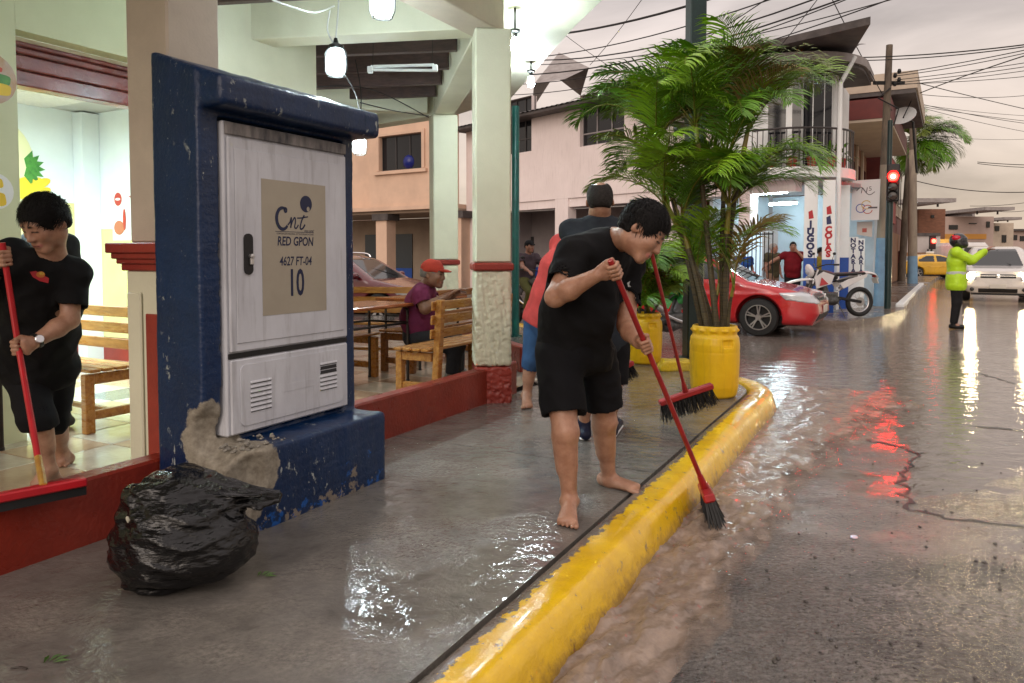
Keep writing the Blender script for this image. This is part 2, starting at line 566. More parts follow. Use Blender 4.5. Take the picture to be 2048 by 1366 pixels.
def waves(seed, amp, freq, stretch=(1, 1, 1), n=5):
    """smooth pseudo-noise used for cloth folds, crumpled plastic and worn edges"""
    rg = np.random.RandomState(seed); K = rg.normal(size=(n, 3)); K /= np.linalg.norm(K, axis=1)[:, None]
    fr = freq * (0.6 + 1.1 * rg.rand(n)); ph = rg.rand(n) * 6.28; K = K * fr[:, None] * np.array(stretch)
    def fn(X, Y, Z):
        wx = X + 0.35 / freq * np.sin(Y * freq * 1.3 + ph[0]); wz = Z + 0.35 / freq * np.sin(X * freq * 1.1 + ph[1])
        o = 0
        for i in range(n): o = o + np.sin(K[i, 0] * wx + K[i, 1] * Y + K[i, 2] * wz + ph[i])
        return (o * (amp / n * 1.4)).astype(f32)
    return fn
def ridged(seed, amp, freq, stretch=(1, 1, 1), n=4):
    w = [waves(seed + i, 1.0, freq * (1 + .6 * i), stretch, 3) for i in range(n)]
    def fn(X, Y, Z):
        o = 0
        for i, f_ in enumerate(w): o = o + (0.7 ** i) * (np.abs(f_(X, Y, Z)) - 0.4)
        return (o * amp).astype(f32)
    return fn

# ------------------------------------------------------------------ people
SKIN_A = (0.40, 0.22, 0.145)
def skin_mat():
    return M('skin', (1.05, 1.05, 1.05), (0.76, 0.69, 0.66), scale=19, rough=0.38, rough2=.5, attr='tint', sss=0.12, bump=0.14, bscale=170)
def cloth_mat(name, c, c2=None, rough=0.85, wet=False):
    return M(name, c, c2 or tuple(x * 0.72 for x in c), scale=9, rough=0.5 if wet else rough, rough2=0.8 if wet else None, bump=0.12, bscale=420, spec=.25)
def V3(*a): return np.array(a, dtype=float)

def head_prims(S, c, f, u, s=1.0, nose=1.0, fat=0.0, voxel=0.005):
    f = nrm(f); u = nrm(np.asarray(u) - f * float(np.dot(u, f))); r = np.cross(f, u)
    P = lambda a, b, d: np.asarray(c) + (r * a + f * b + u * d) * s
    S.ell(P(0, -0.012, 0.038), (r, f, u), (0.077 * s, 0.098 * s, 0.086 * s), k=0.02)
    S.ell(P(0, 0.022, -0.03), (r, f, u), ((0.062 + fat) * s, 0.074 * s, 0.078 * s), k=0.03)
    S.ell(P(0, 0.0, -0.055), (r, f, u), ((0.058 + fat) * s, 0.062 * s, 0.045 * s), k=0.03)
    S.cone(P(-.016, 0.072, -0.095), P(.016, 0.072, -0.095), 0.021 * s, k=0.03)
    for q in (-1, 1):
        S.ell(P(q * 0.04, 0.066, -0.018), (r, f, u), (0.024 * s, 0.022 * s, 0.024 * s), k=0.03)
    S.cone(P(-.036, 0.078, 0.034), P(.036, 0.078, 0.034), 0.014 * s, k=0.025)
    for q in (-1, 1):
        S.ball(P(q * 0.031, 0.104, 0.012), 0.016 * s, k=0.014, op='s')
        S.ball(P(q * 0.031, 0.079, 0.011), 0.0145 * s, k=0.006)
        S.cone(P(q * 0.016, 0.0925, 0.0105), P(q * 0.046, 0.0855, 0.0095), 0.0038 * s, k=0.004)
    S.cone(P(0, 0.088, 0.022), P(0, 0.110 * nose, -0.026), 0.009 * s, 0.0125 * s, k=0.014)
    for q in (-1, 1):
        S.ball(P(q * 0.013, 0.1, -0.03), 0.0085 * s, k=0.01)
    S.cone(P(-.018, 0.092, -0.0565), P(.018, 0.092, -0.0565), 0.0072 * s, k=0.012)
    S.cone(P(-.015, 0.090, -0.068), P(.015, 0.090, -0.068), 0.0082 * s, k=0.012)
    for q in (-1, 1):
        S.ell(P(q * 0.0785, -0.008, 0.0), (nrm(r + q * f * .35), nrm(f - .3 * u), u), (0.009 * s, 0.021 * s, 0.033 * s), k=0.006)
        S.ell(P(q * 0.086, -0.005, 0.002), (r, f, u), (0.008 * s, 0.010 * s, 0.018 * s), k=0.006, op='s')
    T = []
    dark = (0.02, 0.014, 0.012)
    for q in (-1, 1):
        T.append((P(q * 0.014, 0.094, 0.033), P(q * 0.05, 0.078, 0.036), 0.0045 * s, 0.004, dark))
        T.append((P(q * 0.018, 0.094, 0.0075), P(q * 0.044, 0.087, 0.0065), 0.0025 * s, 0.003, (0.03, 0.02, 0.018)))
        T.append((P(q * 0.0095, 0.103, -0.0395), P(q * 0.009, 0.103, -0.0395), 0.003 * s, 0.003, (0.1, 0.04, 0.03)))
    T.append((P(-.021, 0.09, -0.0625), P(.021, 0.09, -0.0625), 0.0085 * s, 0.005, (0.42, 0.17, 0.14)))
    T.append((P(-.02, 0.098, -0.0625), P(.02, 0.098, -0.0625), 0.0022 * s, 0.003, (0.14, 0.05, 0.045)))
    return T, P, r, f, u

def grip_hand(S, wr, C, a, out, thumb_up=1, s=1.0, rp=0.014, fr=0.0088):
    """fist closed round a pole: C point on the pole axis, a pole direction, out = direction from wrist side to knuckles"""
    C = np.asarray(A(C), float); wr = np.asarray(A(wr), float); a = nrm(a)
    e1 = np.asarray(out, float); e1 = nrm(e1 - a * float(e1 @ a)); e2 = np.cross(a, e1)
    # back of hand on -e2 side
    R_ = (rp + fr) * 1.02
    kn = []
    for i in range(4):
        ofs = (1.5 - i) * 0.0195 * s
        rr = fr * s * (0.93, 1.0, 0.97, 0.84)[i]
        pts = []
        for an in (-150, -75, 0, 75, 140):
            t = math.radians(an - 60)
            pts.append(C + a * ofs * (1 - .12 * max(0, an) / 140) + (e1 * math.cos(t) + e2 * math.sin(t)) * (R_ if an > -100 else R_ * 1.35) * s)
        for p, q in zip(pts[:-1], pts[1:]): S.cone(p, q, rr * 1.05, rr * 0.96, k=0.0035)
        kn.append(pts[0])
    mid = (kn[0] + kn[3]) / 2
    pa = wr * 0.45 + mid * 0.55
    S.ecap(wr, mid, a, 0.026 * s, 0.017 * s, 0.040 * s, 0.015 * s, k=0.012)
    S.ecap(wr * .3 + C * .7 - e1 * rp * 1.6, mid, a, 0.034 * s, 0.017 * s, 0.036 * s, 0.014 * s, k=0.012)
    t0 = wr * 0.55 + kn[0 if thumb_up > 0 else 3] * 0.45 + a * thumb_up * 0.012
    t1 = C + a * thumb_up * 0.044 * s - e1 * R_ * .7 + e2 * R_ * .35
    t2 = C + a * thumb_up * 0.040 * s + e1 * R_ * .25 + e2 * R_ * 1.05
    S.cone(t0, t1, 0.015 * s, 0.0115 * s, k=0.01); S.cone(t1, t2, 0.0112 * s, 0.0092 * s, k=0.005)
def open_hand(S, wr, d, palm_n, side, s=1.0, curl=0.5, fr=0.0085):
    """relaxed hand from the wrist along d; palm_n palm normal, side = +1/-1 thumb side along palm_n x d"""
    d = nrm(d); pn = nrm(np.asarray(palm_n, float) - d * float(np.dot(palm_n, d))); l = np.cross(pn, d) * side
    wr = np.asarray(A(wr), float)
    kc = wr + d * 0.088 * s
    S.ecap(wr, kc, l, 0.026 * s, 0.017 * s, 0.039 * s, 0.014 * s, k=0.012)
    for i in range(4):
        L = (0.040, 0.045, 0.042, 0.032)[i] * s; p = kc + l * (1.5 - i) * 0.0195 * s; dd = d.copy(); rr = fr * s * (1, 1, .97, .86)[i]
        for j in range(3):
            ang = curl * (0.35 + .35 * j); dd = nrm(d * math.cos(ang) + pn * math.sin(ang)); q = p + dd * L * (1, .72, .55)[j]
            S.cone(p, q, rr, rr * .92, k=0.004); p = q
    p = wr + d * 0.03 * s + l * 0.024 * s; q = p + (d * .6 + l * .6 + pn * .35) * 0.042 * s; e_ = q + (d * .85 + l * .15 + pn * .3) * 0.034 * s
    S.cone(p, q, 0.0135 * s, 0.0108 * s, k=0.01); S.cone(q, e_, 0.0105 * s, 0.0085 * s, k=0.004)
def bare_foot(S, ank, toe, s=1.0, side=1, k=0.02):
    """ank ankle joint, toe = tip of the big toe on the ground; side +1 when the big toe is on the right of the foot direction"""
    ank = np.asarray(A(ank), float); toe = np.asarray(A(toe), float); z = V3(0, 0, 1)
    gz = toe[2]; d = toe - ank; d[2] = 0; d = nrm(d); l = np.cross(d, z) * side
    heel = V3(ank[0], ank[1], gz) - d * 0.035 * s + z * 0.028 * s
    tipc = toe + z * 0.011 * s - l * 0.022
    ball = tipc - d * 0.055 * s + z * 0.008 * s
    S.ball(heel, 0.031 * s, k=k); S.cone(ank, heel, 0.038 * s, 0.03 * s, k=k)
    S.ecap(ank + d * 0.02 * s - z * 0.005, ball + z * 0.004, l, 0.034 * s, 0.036 * s, 0.043 * s, 0.018 * s, k=0.03)
    S.ecap(heel, ball, l, 0.029 * s, 0.027 * s, 0.043 * s, 0.017 * s, k=0.02)
    for sd in (-1, 1): S.ball(ank + l * sd * 0.033 * s + d * 0.0 - z * 0.004, 0.014 * s, k=0.016)
    for i in range(5):
        o = (0.037 - 0.0192 * i) * s; L = (0.052, 0.05, 0.043, 0.035, 0.026)[i] * s; rr = (0.0120, 0.0082, 0.0078, 0.0075, 0.0072)[i] * s
        b_ = ball + l * o * 1.0 - d * 0.004 - z * 0.004 - d * 0.008 * i * .7; t_ = b_ + d * L + z * (-0.002); t_[2] = gz + rr
        S.cone(b_, t_, rr * 1.05, rr, k=0.0035)
def leg(S, hip, knee, ank, s=1.0, th=1.0, back=None):
    hip, knee, ank = (np.asarray(A(p), float) for p in (hip, knee, ank))
    S.cone(hip, knee, 0.088 * s * th, 0.056 * s * th, k=0.03)
    S.cone(knee, ank, 0.052 * s * th, 0.036 * s, k=0.025)
    bk = nrm(back) if back is not None else V3(0, 0, 0)
    c = knee + (ank - knee) * 0.3 + bk * 0.018
    S.ecap(knee + (ank - knee) * 0.12 + bk * .012, knee + (ank - knee) * 0.52 + bk * .012, np.cross(ank - knee, bk) + 1e-3, 0.053 * s * th, 0.053 * s * th, 0.044 * s * th, 0.042 * s * th, k=0.03)
    S.ball(knee - bk * 0.018, 0.043 * s * th, k=0.025)
def arm(S, sh, el, wr, s=1.0, th=1.0):
    sh, el, wr = (np.asarray(A(p), float) for p in (sh, el, wr))
    S.cone(sh, el, 0.054 * s * th, 0.043 * s * th, k=0.02)
    S.cone(el, el + (wr - el) * 0.35, 0.041 * s * th, 0.044 * s * th, k=0.02)
    S.cone(el + (wr - el) * 0.35, wr, 0.044 * s * th, 0.029 * s, k=0.02)
def torso(S, J, grow=0.0, s=1.0, belly=0.0, k=0.05):
    pel, ch, nk = (np.asarray(A(J[q]), float) for q in ('pelvis', 'chest', 'neck'))
    hl = np.asarray(A(J['hipL']), float) - np.asarray(A(J['hipR']), float); sl = np.asarray(A(J['shL']), float) - np.asarray(A(J['shR']), float)
    g = grow; waist = pel * .55 + ch * .45
    ax = nrm(ch - pel); fwd = np.cross(nrm(hl + sl), ax)     # lateral x axis
    if J.get('fwd') is not None: fwd = nrm(J['fwd'])
    S.ecap(pel, waist, hl, 0.158 * s + g, 0.112 * s + g, 0.150 * s + g + belly * .5, 0.105 * s + g + belly, k=k)
    S.ecap(waist + fwd * belly * .4, ch, sl, 0.148 * s + g + belly * .5, 0.107 * s + g + belly, 0.168 * s + g, 0.118 * s + g, k=k)
    S.ecap(ch, nk * .75 + ch * .25, sl, 0.165 * s + g, 0.115 * s + g, 0.085 * s + g, 0.068 * s + g, k=k)
    for q in ('shL', 'shR'):
        sh = np.asarray(A(J[q]), float)
        S.cone(nk * .6 + ch * .4, sh, 0.07 * s + g, 0.058 * s + g, k=k)
    hL, hR = np.asarray(A(J['hipL']), float), np.asarray(A(J['hipR']), float); hm_ = (hL + hR) / 2
    S.ecap(hm_ + (hL - hm_) * .55, hm_ + (hR - hm_) * .55, ax, 0.095 * s + g, 0.105 * s + g, 0.095 * s + g, 0.105 * s + g, k=k)
def hair_mesh(name, Ph, r, f, u, s=1.0, vox=0.005, thick=0.02, fringe=0.03, nape=-0.035, seed=1, rough=0.005, bald=False):
    S = SDF(vox)
    S.ell(Ph(0, -0.014, 0.04), (r, f, u), ((0.079 + thick * .55) * s, (0.100 + thick * .5) * s, (0.087 + thick) * s), k=0.01)
    S.ell(Ph(0, -0.05, -0.005), (r, f, u), (0.074 * s, 0.064 * s, 0.07 * s), k=0.03)
    S.disp(ridged(seed, rough, 90, tuple(np.abs(r) * 1.2 + np.abs(u) * .5 + .3)))
    S.disp(waves(seed + 9, rough * .9, 45))
    # face opening, nape line
    c = Ph(0, 0.0, 0.0)
    n1 = nrm(f * 0.86 - u * 0.5)
    S.plane(Ph(0, 0.082, fringe + 0.022), n1, Ph(0, 0.07, -0.06), 0.13 * s, k=0.004)
    S.plane(Ph(0, 0.028, 0.0), nrm(f - u * .1), Ph(0, 0.10, -0.055), 0.10 * s, k=0.006)
    S.plane(Ph(0, -0.05, nape), -u, Ph(0, -0.05, nape - .09), 0.12 * s, k=0.006)
    for q in (-1, 1):
        S.ell(Ph(q * 0.088, 0.0, -0.012), (r, f, u), (0.03 * s, 0.030 * s, 0.042 * s), k=0.008, op='s')
        S.plane(Ph(0, 0, -0.02), -u, Ph(q * 0.085, 0.02, -0.06), 0.055 * s, k=0.006)
    if bald:
        S.ell(Ph(0, -0.055, 0.125), (r, f, u), (0.046 * s, 0.07 * s, 0.042 * s), k=0.015, op='s')
    return S
def strands(Ph, r, f, u, s=1.0, n=300, seed=3, L=0.05, flow=None, up=0.012, lo=0.02):
    rg = random.Random(seed); m = MB()
    for i in range(n):
        th = rg.uniform(0, 2 * math.pi); ph = math.acos(rg.uniform(-0.25, 1))
        dx, dy, dz = math.sin(ph) * math.cos(th), math.sin(ph) * math.sin(th), math.cos(ph)
        if dy > 0.55 and dz < 0.42: continue
        p = Vector(Ph(dx * 0.086, -0.014 + dy * 0.106, 0.04 + dz * (0.094 + up))); nn = (Vector(r) * dx + Vector(f) * dy + Vector(u) * dz).normalized()
        fl = Vector(f) * flow[0] + Vector(r) * flow[1] + Vector(u) * flow[2] + Vector((rg.uniform(-.5, .5), rg.uniform(-.5, .5), rg.uniform(-.5, .5)))
        t = (fl - nn * fl.dot(nn)).normalized(); l = L * rg.uniform(.4, 1.2); w = 0.0026
        b = nn.cross(t).normalized() * w
        p1 = p + t * l * .5 + nn * 0.006; p2 = p + t * l - nn * 0.003 + Vector((0, 0, -0.008))
        m.add([p - b, p + b, p1 + b * .8, p1 - b * .8, p2], [(0, 1, 2, 3), (3, 2, 4)])
    return m
# ================================================================== ground, kerb, water
def wet_mat(name, dry1, dry2, film, cscale, agg_bump, agg_scale, rip_bump, rip_scale, rough_lo, rough_hi, mask_scale, bias, ygrad=0.0, y0=0.0, stretch=(1, 1, 1), spec=0.5, speck=0.0):
    """wet mineral surface: rough aggregate where it stands proud, smooth water film in the low parts"""
    m = bpy.data.materials.new(name); m.use_nodes = True; nt = m.node_tree; N = nt.nodes; L = nt.links; b = N['Principled BSDF']
    tcn = N.new('ShaderNodeTexCoord'); mpn = N.new('ShaderNodeMapping'); mpn.inputs['Scale'].default_value = stretch
    mpn.inputs['Rotation'].default_value = (0, 0, -ANG_U)
    L.new(tcn.outputs['Object'], mpn.inputs['Vector'])
    def noise(sc, det=5, rough=.6, vec=None, dist=0.0):
        n = N.new('ShaderNodeTexNoise'); n.inputs['Scale'].default_value = sc; n.inputs['Detail'].default_value = det; n.inputs['Roughness'].default_value = rough
        n.inputs['Distortion'].default_value = dist
        L.new(vec or tcn.outputs['Object'], n.inputs['Vector']); return n.outputs['Fac']
    def rng(v, a, b_, c=0.0, d=1.0):
        r = N.new('ShaderNodeMapRange'); r.inputs['From Min'].default_value = a; r.inputs['From Max'].default_value = b_; r.inputs['To Min'].default_value = c; r.inputs['To Max'].default_value = d
        L.new(v, r.inputs['Value']); return r.outputs['Result']
    def math_(op, a, b_):
        q = N.new('ShaderNodeMath'); q.operation = op
        for i, v in enumerate((a, b_)):
            if isinstance(v, (int, float)): q.inputs[i].default_value = v
            else: L.new(v, q.inputs[i])
        return q.outputs[0]
    def mix(f_, c1, c2):
        x = N.new('ShaderNodeMixRGB')
        L.new(f_, x.inputs['Fac'])
        for k_, c in (('Color1', c1), ('Color2', c2)):
            if isinstance(c, tuple): x.inputs[k_].default_value = c + (1,)
            else: L.new(c, x.inputs[k_])
        return x.outputs['Color']
    base = mix(rng(noise(cscale, 8, .7), .32, .68), dry1, dry2)
    if speck:
        x = N.new('ShaderNodeMixRGB'); x.blend_type = 'MULTIPLY'; x.inputs['Fac'].default_value = speck; L.new(base, x.inputs['Color1']); L.new(rng(noise(agg_scale * .8, 6, .75), .3, .62, .15, 1.7), x.inputs['Color2']); base = x.outputs['Color']
        film_ = N.new('ShaderNodeMixRGB'); film_.inputs['Color1'].default_value = tuple(c * .72 for c in film) + (1,); film_.inputs['Color2'].default_value = tuple(c * 1.2 for c in film) + (1,); L.new(rng(noise(cscale * 3, 7, .7), .3, .7), film_.inputs['Fac']); film = film_.outputs['Color']
    mk = math_('ADD', noise(mask_scale, 4, .55, mpn.outputs['Vector']), bias)
    if ygrad:
        sp = N.new('ShaderNodeSeparateXYZ'); L.new(tcn.outputs['Object'], sp.inputs[0])
        g = math_('MULTIPLY', math_('SUBTRACT', sp.outputs['Y'], y0), ygrad)
        cl = N.new('ShaderNodeClamp'); cl.inputs['Min'].default_value = -.3; cl.inputs['Max'].default_value = .4; L.new(g, cl.inputs['Value'])
        mk = math_('ADD', mk, cl.outputs[0])
    mask = rng(mk, .44, .60)
    L.new(mix(mask, base, film), b.inputs['Base Color'])
    fine = noise(agg_scale, 3, .6)
    rr = rng(mask, 0, 1, rough_hi, rough_lo)
    L.new(rr, b.inputs['Roughness'])
    b.inputs['Specular IOR Level'].default_value = spec
    b.inputs['IOR'].default_value = 1.36
    bp = N.new('ShaderNodeBump'); bp.inputs['Distance'].default_value = 1.0 / agg_scale
    L.new(rng(mask, 0, 1, agg_bump, agg_bump * .02), bp.inputs['Strength']); L.new(fine, bp.inputs['Height'])
    b2 = N.new('ShaderNodeBump'); b2.inputs['Distance'].default_value = 1.0 / rip_scale; b2.inputs['Strength'].default_value = rip_bump
    L.new(noise(rip_scale, 4, .6, mpn.outputs['Vector'], .6), b2.inputs['Height']); L.new(bp.outputs['Normal'], b2.inputs['Normal'])
    L.new(b2.outputs['Normal'], b.inputs['Normal'])
    MATS[name] = m
    return m

m_road = wet_mat('wet_asphalt', (0.055, 0.052, 0.051), (0.165, 0.148, 0.137), (0.21, 0.175, 0.152), 1.6, 1.0, 48, 0.085, 8.0, 0.02, 0.17, 0.9, 0.02, 0.09, 4.0, (0.55, 1.0, 1), 0.6, speck=.55)
road = MB().add([(-250, -60, 0), (400, -60, 0), (400, 500, 0), (-250, 500, 0)], [(0, 1, 2, 3)]).build('road', m_road)
tag(road, kind='structure')

# kerb line: straight along our street, round the corner, on along the cross street
KT, KS0, KR, KTURN = -0.98, 6.7, 1.2, R(48)
def kline(off, s_start=-1.6, tail=9.0, n=14, s_step=0.35):
    """points (x, y) and outward normals of the line lying `off` behind the kerb's outer foot"""
    P = []; s_ = s_start
    while s_ < KS0 - 1e-6:
        P.append((ST(s_, KT - off).xy, N2.copy())); s_ += s_step
    c = ST(KS0, KT - KR).xy; a0 = math.atan2(N2.y, N2.x)
    for i in range(n + 1):
        a = a0 + KTURN * i / n; nn = Vector((math.cos(a), math.sin(a))); P.append((c + nn * (KR - off), nn))
    nn = P[-1][1]; d = Vector((-nn.y, nn.x)); p = P[-1][0]
    k_ = 0.4
    while k_ < tail: P.append((p + d * k_, nn)); k_ += 0.4
    return P
W3 = Vector((-math.sin(math.atan2(N2.y, N2.x) + KTURN), math.cos(math.atan2(N2.y, N2.x) + KTURN)))
prof = [(0.232, 0.02), (0.232, 0.174), (0.218, 0.184), (0.16, 0.191), (0.105, 0.192), (0.072, 0.187), (0.046, 0.170), (0.028, 0.142), (0.014, 0.09), (-0.008, 0.03), (-0.014, -0.05)]
mk = MB(); rows = [kline(o) for o, z in prof]; rg = random.Random(5)
npt = len(rows[0])
for r_, (o, z) in zip(rows, prof):
    for i, (p, nn) in enumerate(r_):
        j = 0.003 * math.sin(i * 1.1 + z * 12) + rg.uniform(-.0015, .0015)
        mk.v.append((p.x + nn.x * j, p.y + nn.y * j, z + rg.uniform(-.001, .001)))
for a in range(len(prof) - 1):
    for i in range(npt - 1):
        mk.f.append((a * npt + i, a * npt + i + 1, (a + 1) * npt + i + 1, (a + 1) * npt + i))
# worn yellow paint over concrete, ragged along the back edge
m_kerb = M('kerb_yellow_paint', (0.86, 0.54, 0.010), (0.70, 0.42, 0.015), scale=5, rough=0.14, rough2=0.36, bump=0.16, bscale=110, bump2=0.10, b2scale=12, coat=0.35)
nt = m_kerb.node_tree; b = nt.nodes['Principled BSDF']; src = b.inputs['Base Color'].links[0].from_socket
nz = nt.nodes.new('ShaderNodeTexNoise'); nz.inputs['Scale'].default_value = 11; nz.inputs['Detail'].default_value = 8; nz.inputs['Roughness'].default_value = .72
tcn = nt.nodes.new('ShaderNodeTexCoord'); nt.links.new(tcn.outputs['Object'], nz.inputs['Vector'])
mr = nt.nodes.new('ShaderNodeMapRange'); mr.inputs['From Min'].default_value = .60; mr.inputs['From Max'].default_value = .66
nt.links.new(nz.outputs['Fac'], mr.inputs['Value'])
xx = nt.nodes.new('ShaderNodeMixRGB'); xx.inputs['Color2'].default_value = (0.25, 0.18, 0.10, 1)
nt.links.new(mr.outputs['Result'], xx.inputs['Fac']); nt.links.new(src, xx.inputs['Color1']); nt.links.new(xx.outputs['Color'], b.inputs['Base Color'])
# bare concrete strip behind the ragged paint edge, mud along the water line
N_, L_ = nt.nodes, nt.links
sp_ = N_.new('ShaderNodeSeparateXYZ'); L_.new(tcn.outputs['Object'], sp_.inputs[0])
def kmath(op, a, b2):
    q = N_.new('ShaderNodeMath'); q.operation = op
    for i_, v in enumerate((a, b2)):
        if isinstance(v, (int, float)): q.inputs[i_].default_value = v
        else: L_.new(v, q.inputs[i_])
    return q.outputs[0]
tt_ = kmath('ADD', kmath('MULTIPLY', sp_.outputs['X'], N2.x), kmath('MULTIPLY', sp_.outputs['Y'], N2.y)); ss_ = kmath('ADD', kmath('MULTIPLY', sp_.outputs['X'], U2.x), kmath('MULTIPLY', sp_.outputs['Y'], U2.y))
n2_ = N_.new('ShaderNodeTexNoise'); n2_.inputs['Scale'].default_value = 22; n2_.inputs['Detail'].default_value = 6; n2_.inputs['Roughness'].default_value = .7; L_.new(tcn.outputs['Object'], n2_.inputs['Vector'])
mk_ = kmath('MULTIPLY', kmath('LESS_THAN', kmath('ADD', tt_, kmath('MULTIPLY', kmath('SUBTRACT', n2_.outputs['Fac'], .5), .16)), -1.163), kmath('LESS_THAN', ss_, 6.6))
x3 = N_.new('ShaderNodeMixRGB'); L_.new(mk_, x3.inputs['Fac']); L_.new(xx.outputs['Color'], x3.inputs['Color1']); x3.inputs['Color2'].default_value = (0.16, 0.135, 0.11, 1)
mud_ = N_.new('ShaderNodeMapRange'); mud_.inputs['From Min'].default_value = .02; mud_.inputs['From Max'].default_value = -.04; L_.new(kmath('SUBTRACT', sp_.outputs['Z'], kmath('MULTIPLY', n2_.outputs['Fac'], .15)), mud_.inputs['Value'])
x4 = N_.new('ShaderNodeMixRGB'); L_.new(kmath('MULTIPLY', mud_.outputs[0], .75), x4.inputs['Fac']); L_.new(x3.outputs['Color'], x4.inputs['Color1']); x4.inputs['Color2'].default_value = (0.20, 0.11, 0.03, 1)
L_.new(x4.outputs['Color'], b.inputs['Base Color'])
kerb = mk.build('kerb', m_kerb, smooth=True, ang=60)
tag(kerb, kind='structure')

# pavement slabs
m_pave = wet_mat('wet_concrete', (0.115, 0.104, 0.093), (0.255, 0.23, 0.20), (0.155, 0.142, 0.127), 2.6, 0.50, 60, 0.11, 13.0, 0.010, 0.11, 1.5, 0.13, 0.0, 4.0, (0.8, 1.0, 1), 0.75, speck=.4)
m_under = M('mortar_joint', (0.045, 0.038, 0.032), rough=.5)
pavement = MB()
inner = [p for p, n_ in kline(0.25)]
outline = [(p.x, p.y) for p in inner] + [(-14, 24), (-26, 6), tuple(ST(-1.6, -9).xy)]
pavement.prism(outline, -0.05, SW - 0.025)
pav = pavement.build('pavement', m_under); tag(pav, kind='structure')
joints = [-1.6, 1.05, 4.03, 6.3]
for a, b_ in zip(joints[:-1], joints[1:]):
    g = 0.006
    MB().prism([ST(a + g, -3.06).xy, ST(a + g, -1.238).xy, ST(b_ - g, -1.238).xy, ST(b_ - g, -3.06).xy], 0.0, SW).build('slab', m_pave, pav)
cor = [ST(6.306, -3.06).xy, ST(6.306, -1.238).xy] + [p for p, n_ in kline(0.255, s_start=6.45)]
endp = cor[-1]
cor1 = [p for p in cor if p.y < 8.35]
lim = cor1[-1]
back = [Vector((-0.2, 8.5))]
MB().prism(cor1 + back, 0.0, SW).build('slab', m_pave, pav)
cor2 = [lim + Vector((-.004, .012))] + [p for p in cor if p.y >= 8.35]
MB().prism([Vector((-0.2, 8.512))] + cor2 + [endp + Vector((-3, -1)), Vector((-1.3, 10.6))], 0.0, SW).build('slab', m_pave, pav)
MB().prism([ST(6.306, -3.06).xy, Vector((-0.2, 8.5)), ST(5.5, -6), ST(-1.6, -6), ST(-1.6, -3.07), ST(6.29, -3.07)], 0.0, SW - .02).build('slab', m_under, pav)

# muddy water running down the gutter
def fbm(x, y, seed):
    v = 0
    for i in range(5):
        q = 1.9 ** i; v += math.sin(x * q * 3.1 + seed * 1.3 + 1.7 * math.sin(y * q * 2.3 + i)) * math.sin(y * q * 3.7 + seed + 1.1 * math.sin(x * q * 1.9 + 2 * i)) / q ** .8
    return v
gw = MB(); ns, ntt = 560, 44; thin = []
for i in range(ns):
    s_ = -0.9 + 9.1 * (i / (ns - 1)); wide = 0.45 + 0.05 * math.sin(s_ * 1.9 + .5) + 0.04 * math.sin(s_ * 5.1)
    if s_ > 4.2: wide += (s_ - 4.2) * 0.22
    if s_ > KS0:
        bend = s_ - KS0
    t0 = KT - 0.012
    for j in range(ntt):
        q = j / (ntt - 1); t_ = t0 + wide * q
        turb = 1.0 / (1 + math.exp((s_ - 2.7) * 2.2))
        near = math.exp(-((s_ - 3.75) / .5) ** 2) * .8
        amp = 0.0045 + 0.021 * turb * (1 - q) ** .4 + 0.013 * near
        z = 0.038 * (1 - q ** 3) - 0.012 * q ** 6 + amp * (fbm(s_ * 2.6 + .6 * t_, t_ * 5.5, 2) * .9 + .22 * abs(fbm(s_ * 9, t_ * 15, 7))) * (1 - q ** 4) + 0.007 * fbm(s_ * 1.7, t_ * 3.1, 5) * q * q
        p = ST(s_, t_); gw.v.append((p.x, p.y, z)); thin.append(max(0.0, min(1.0, (1 - q) * 2.6 + .30 * fbm(s_ * 2.3, t_ * 5, 9))))
for i in range(ns - 1):
    for j in range(ntt - 1):
        a = i * ntt + j; gw.f.append((a, a + 1, a + ntt + 1, a + ntt))
m_mud = M('muddy_water', (0.33, 0.25, 0.195), (0.19, 0.142, 0.11), scale=8, rough=0.035, rough2=0.10, bump=0.16, bscale=36, bump2=0.16, b2scale=12, spec=0.5, ior=1.33, stretch=(1, 1, 1))
wtr = gw.build('water', m_mud, smooth=True, ang=180)
at = wtr.data.color_attributes.new('depth', 'FLOAT_COLOR', 'POINT'); at.data.foreach_set('color', np.repeat(np.array(thin, dtype=np.float32), 4))
vc = m_mud.node_tree.nodes.new('ShaderNodeVertexColor'); vc.layer_name = 'depth'; m_mud.node_tree.links.new(vc.outputs['Color'], m_mud.node_tree.nodes['Principled BSDF'].inputs['Alpha'])
tag(wtr, 'brown muddy rainwater running along the yellow kerb', kind='structure')

# cracks and broken asphalt edges in the road
m_crack = M('crack_gap', (0.010, 0.010, 0.012), rough=.35)
def crack(pts, w, seed):
    rg = random.Random(seed); P = []
    for a, b_ in zip(pts[:-1], pts[1:]):
        a, b_ = Vector(a), Vector(b_); n = max(2, int((b_ - a).length / 0.05))
        for k_ in range(n): P.append(a.lerp(b_, k_ / n) + Vector((rg.gauss(0, .018), rg.gauss(0, .018))))
    P.append(Vector(pts[-1])); m = MB(); n = len(P)
    for i, p in enumerate(P):
        d = (P[min(i + 1, n - 1)] - P[max(i - 1, 0)]).normalized(); nn = Vector((-d.y, d.x)); ww = w * (0.35 + rg.random()) * min(1, .3 + 4 * min(i, n - 1 - i) / n)
        m.v += [(p.x + nn.x * ww, p.y + nn.y * ww, 0.004), (p.x - nn.x * ww, p.y - nn.y * ww, 0.004)]
    m.f = [(2 * i, 2 * i + 1, 2 * i + 3, 2 * i + 2) for i in range(n - 1)]
    m.build('crack', m_crack, road)
def g2(x, y): return G(x, y, 0).xy
crack([g2(1660, 868), g2(1740, 882), g2(1800, 895), g2(1842, 912)], 0.018, 1)
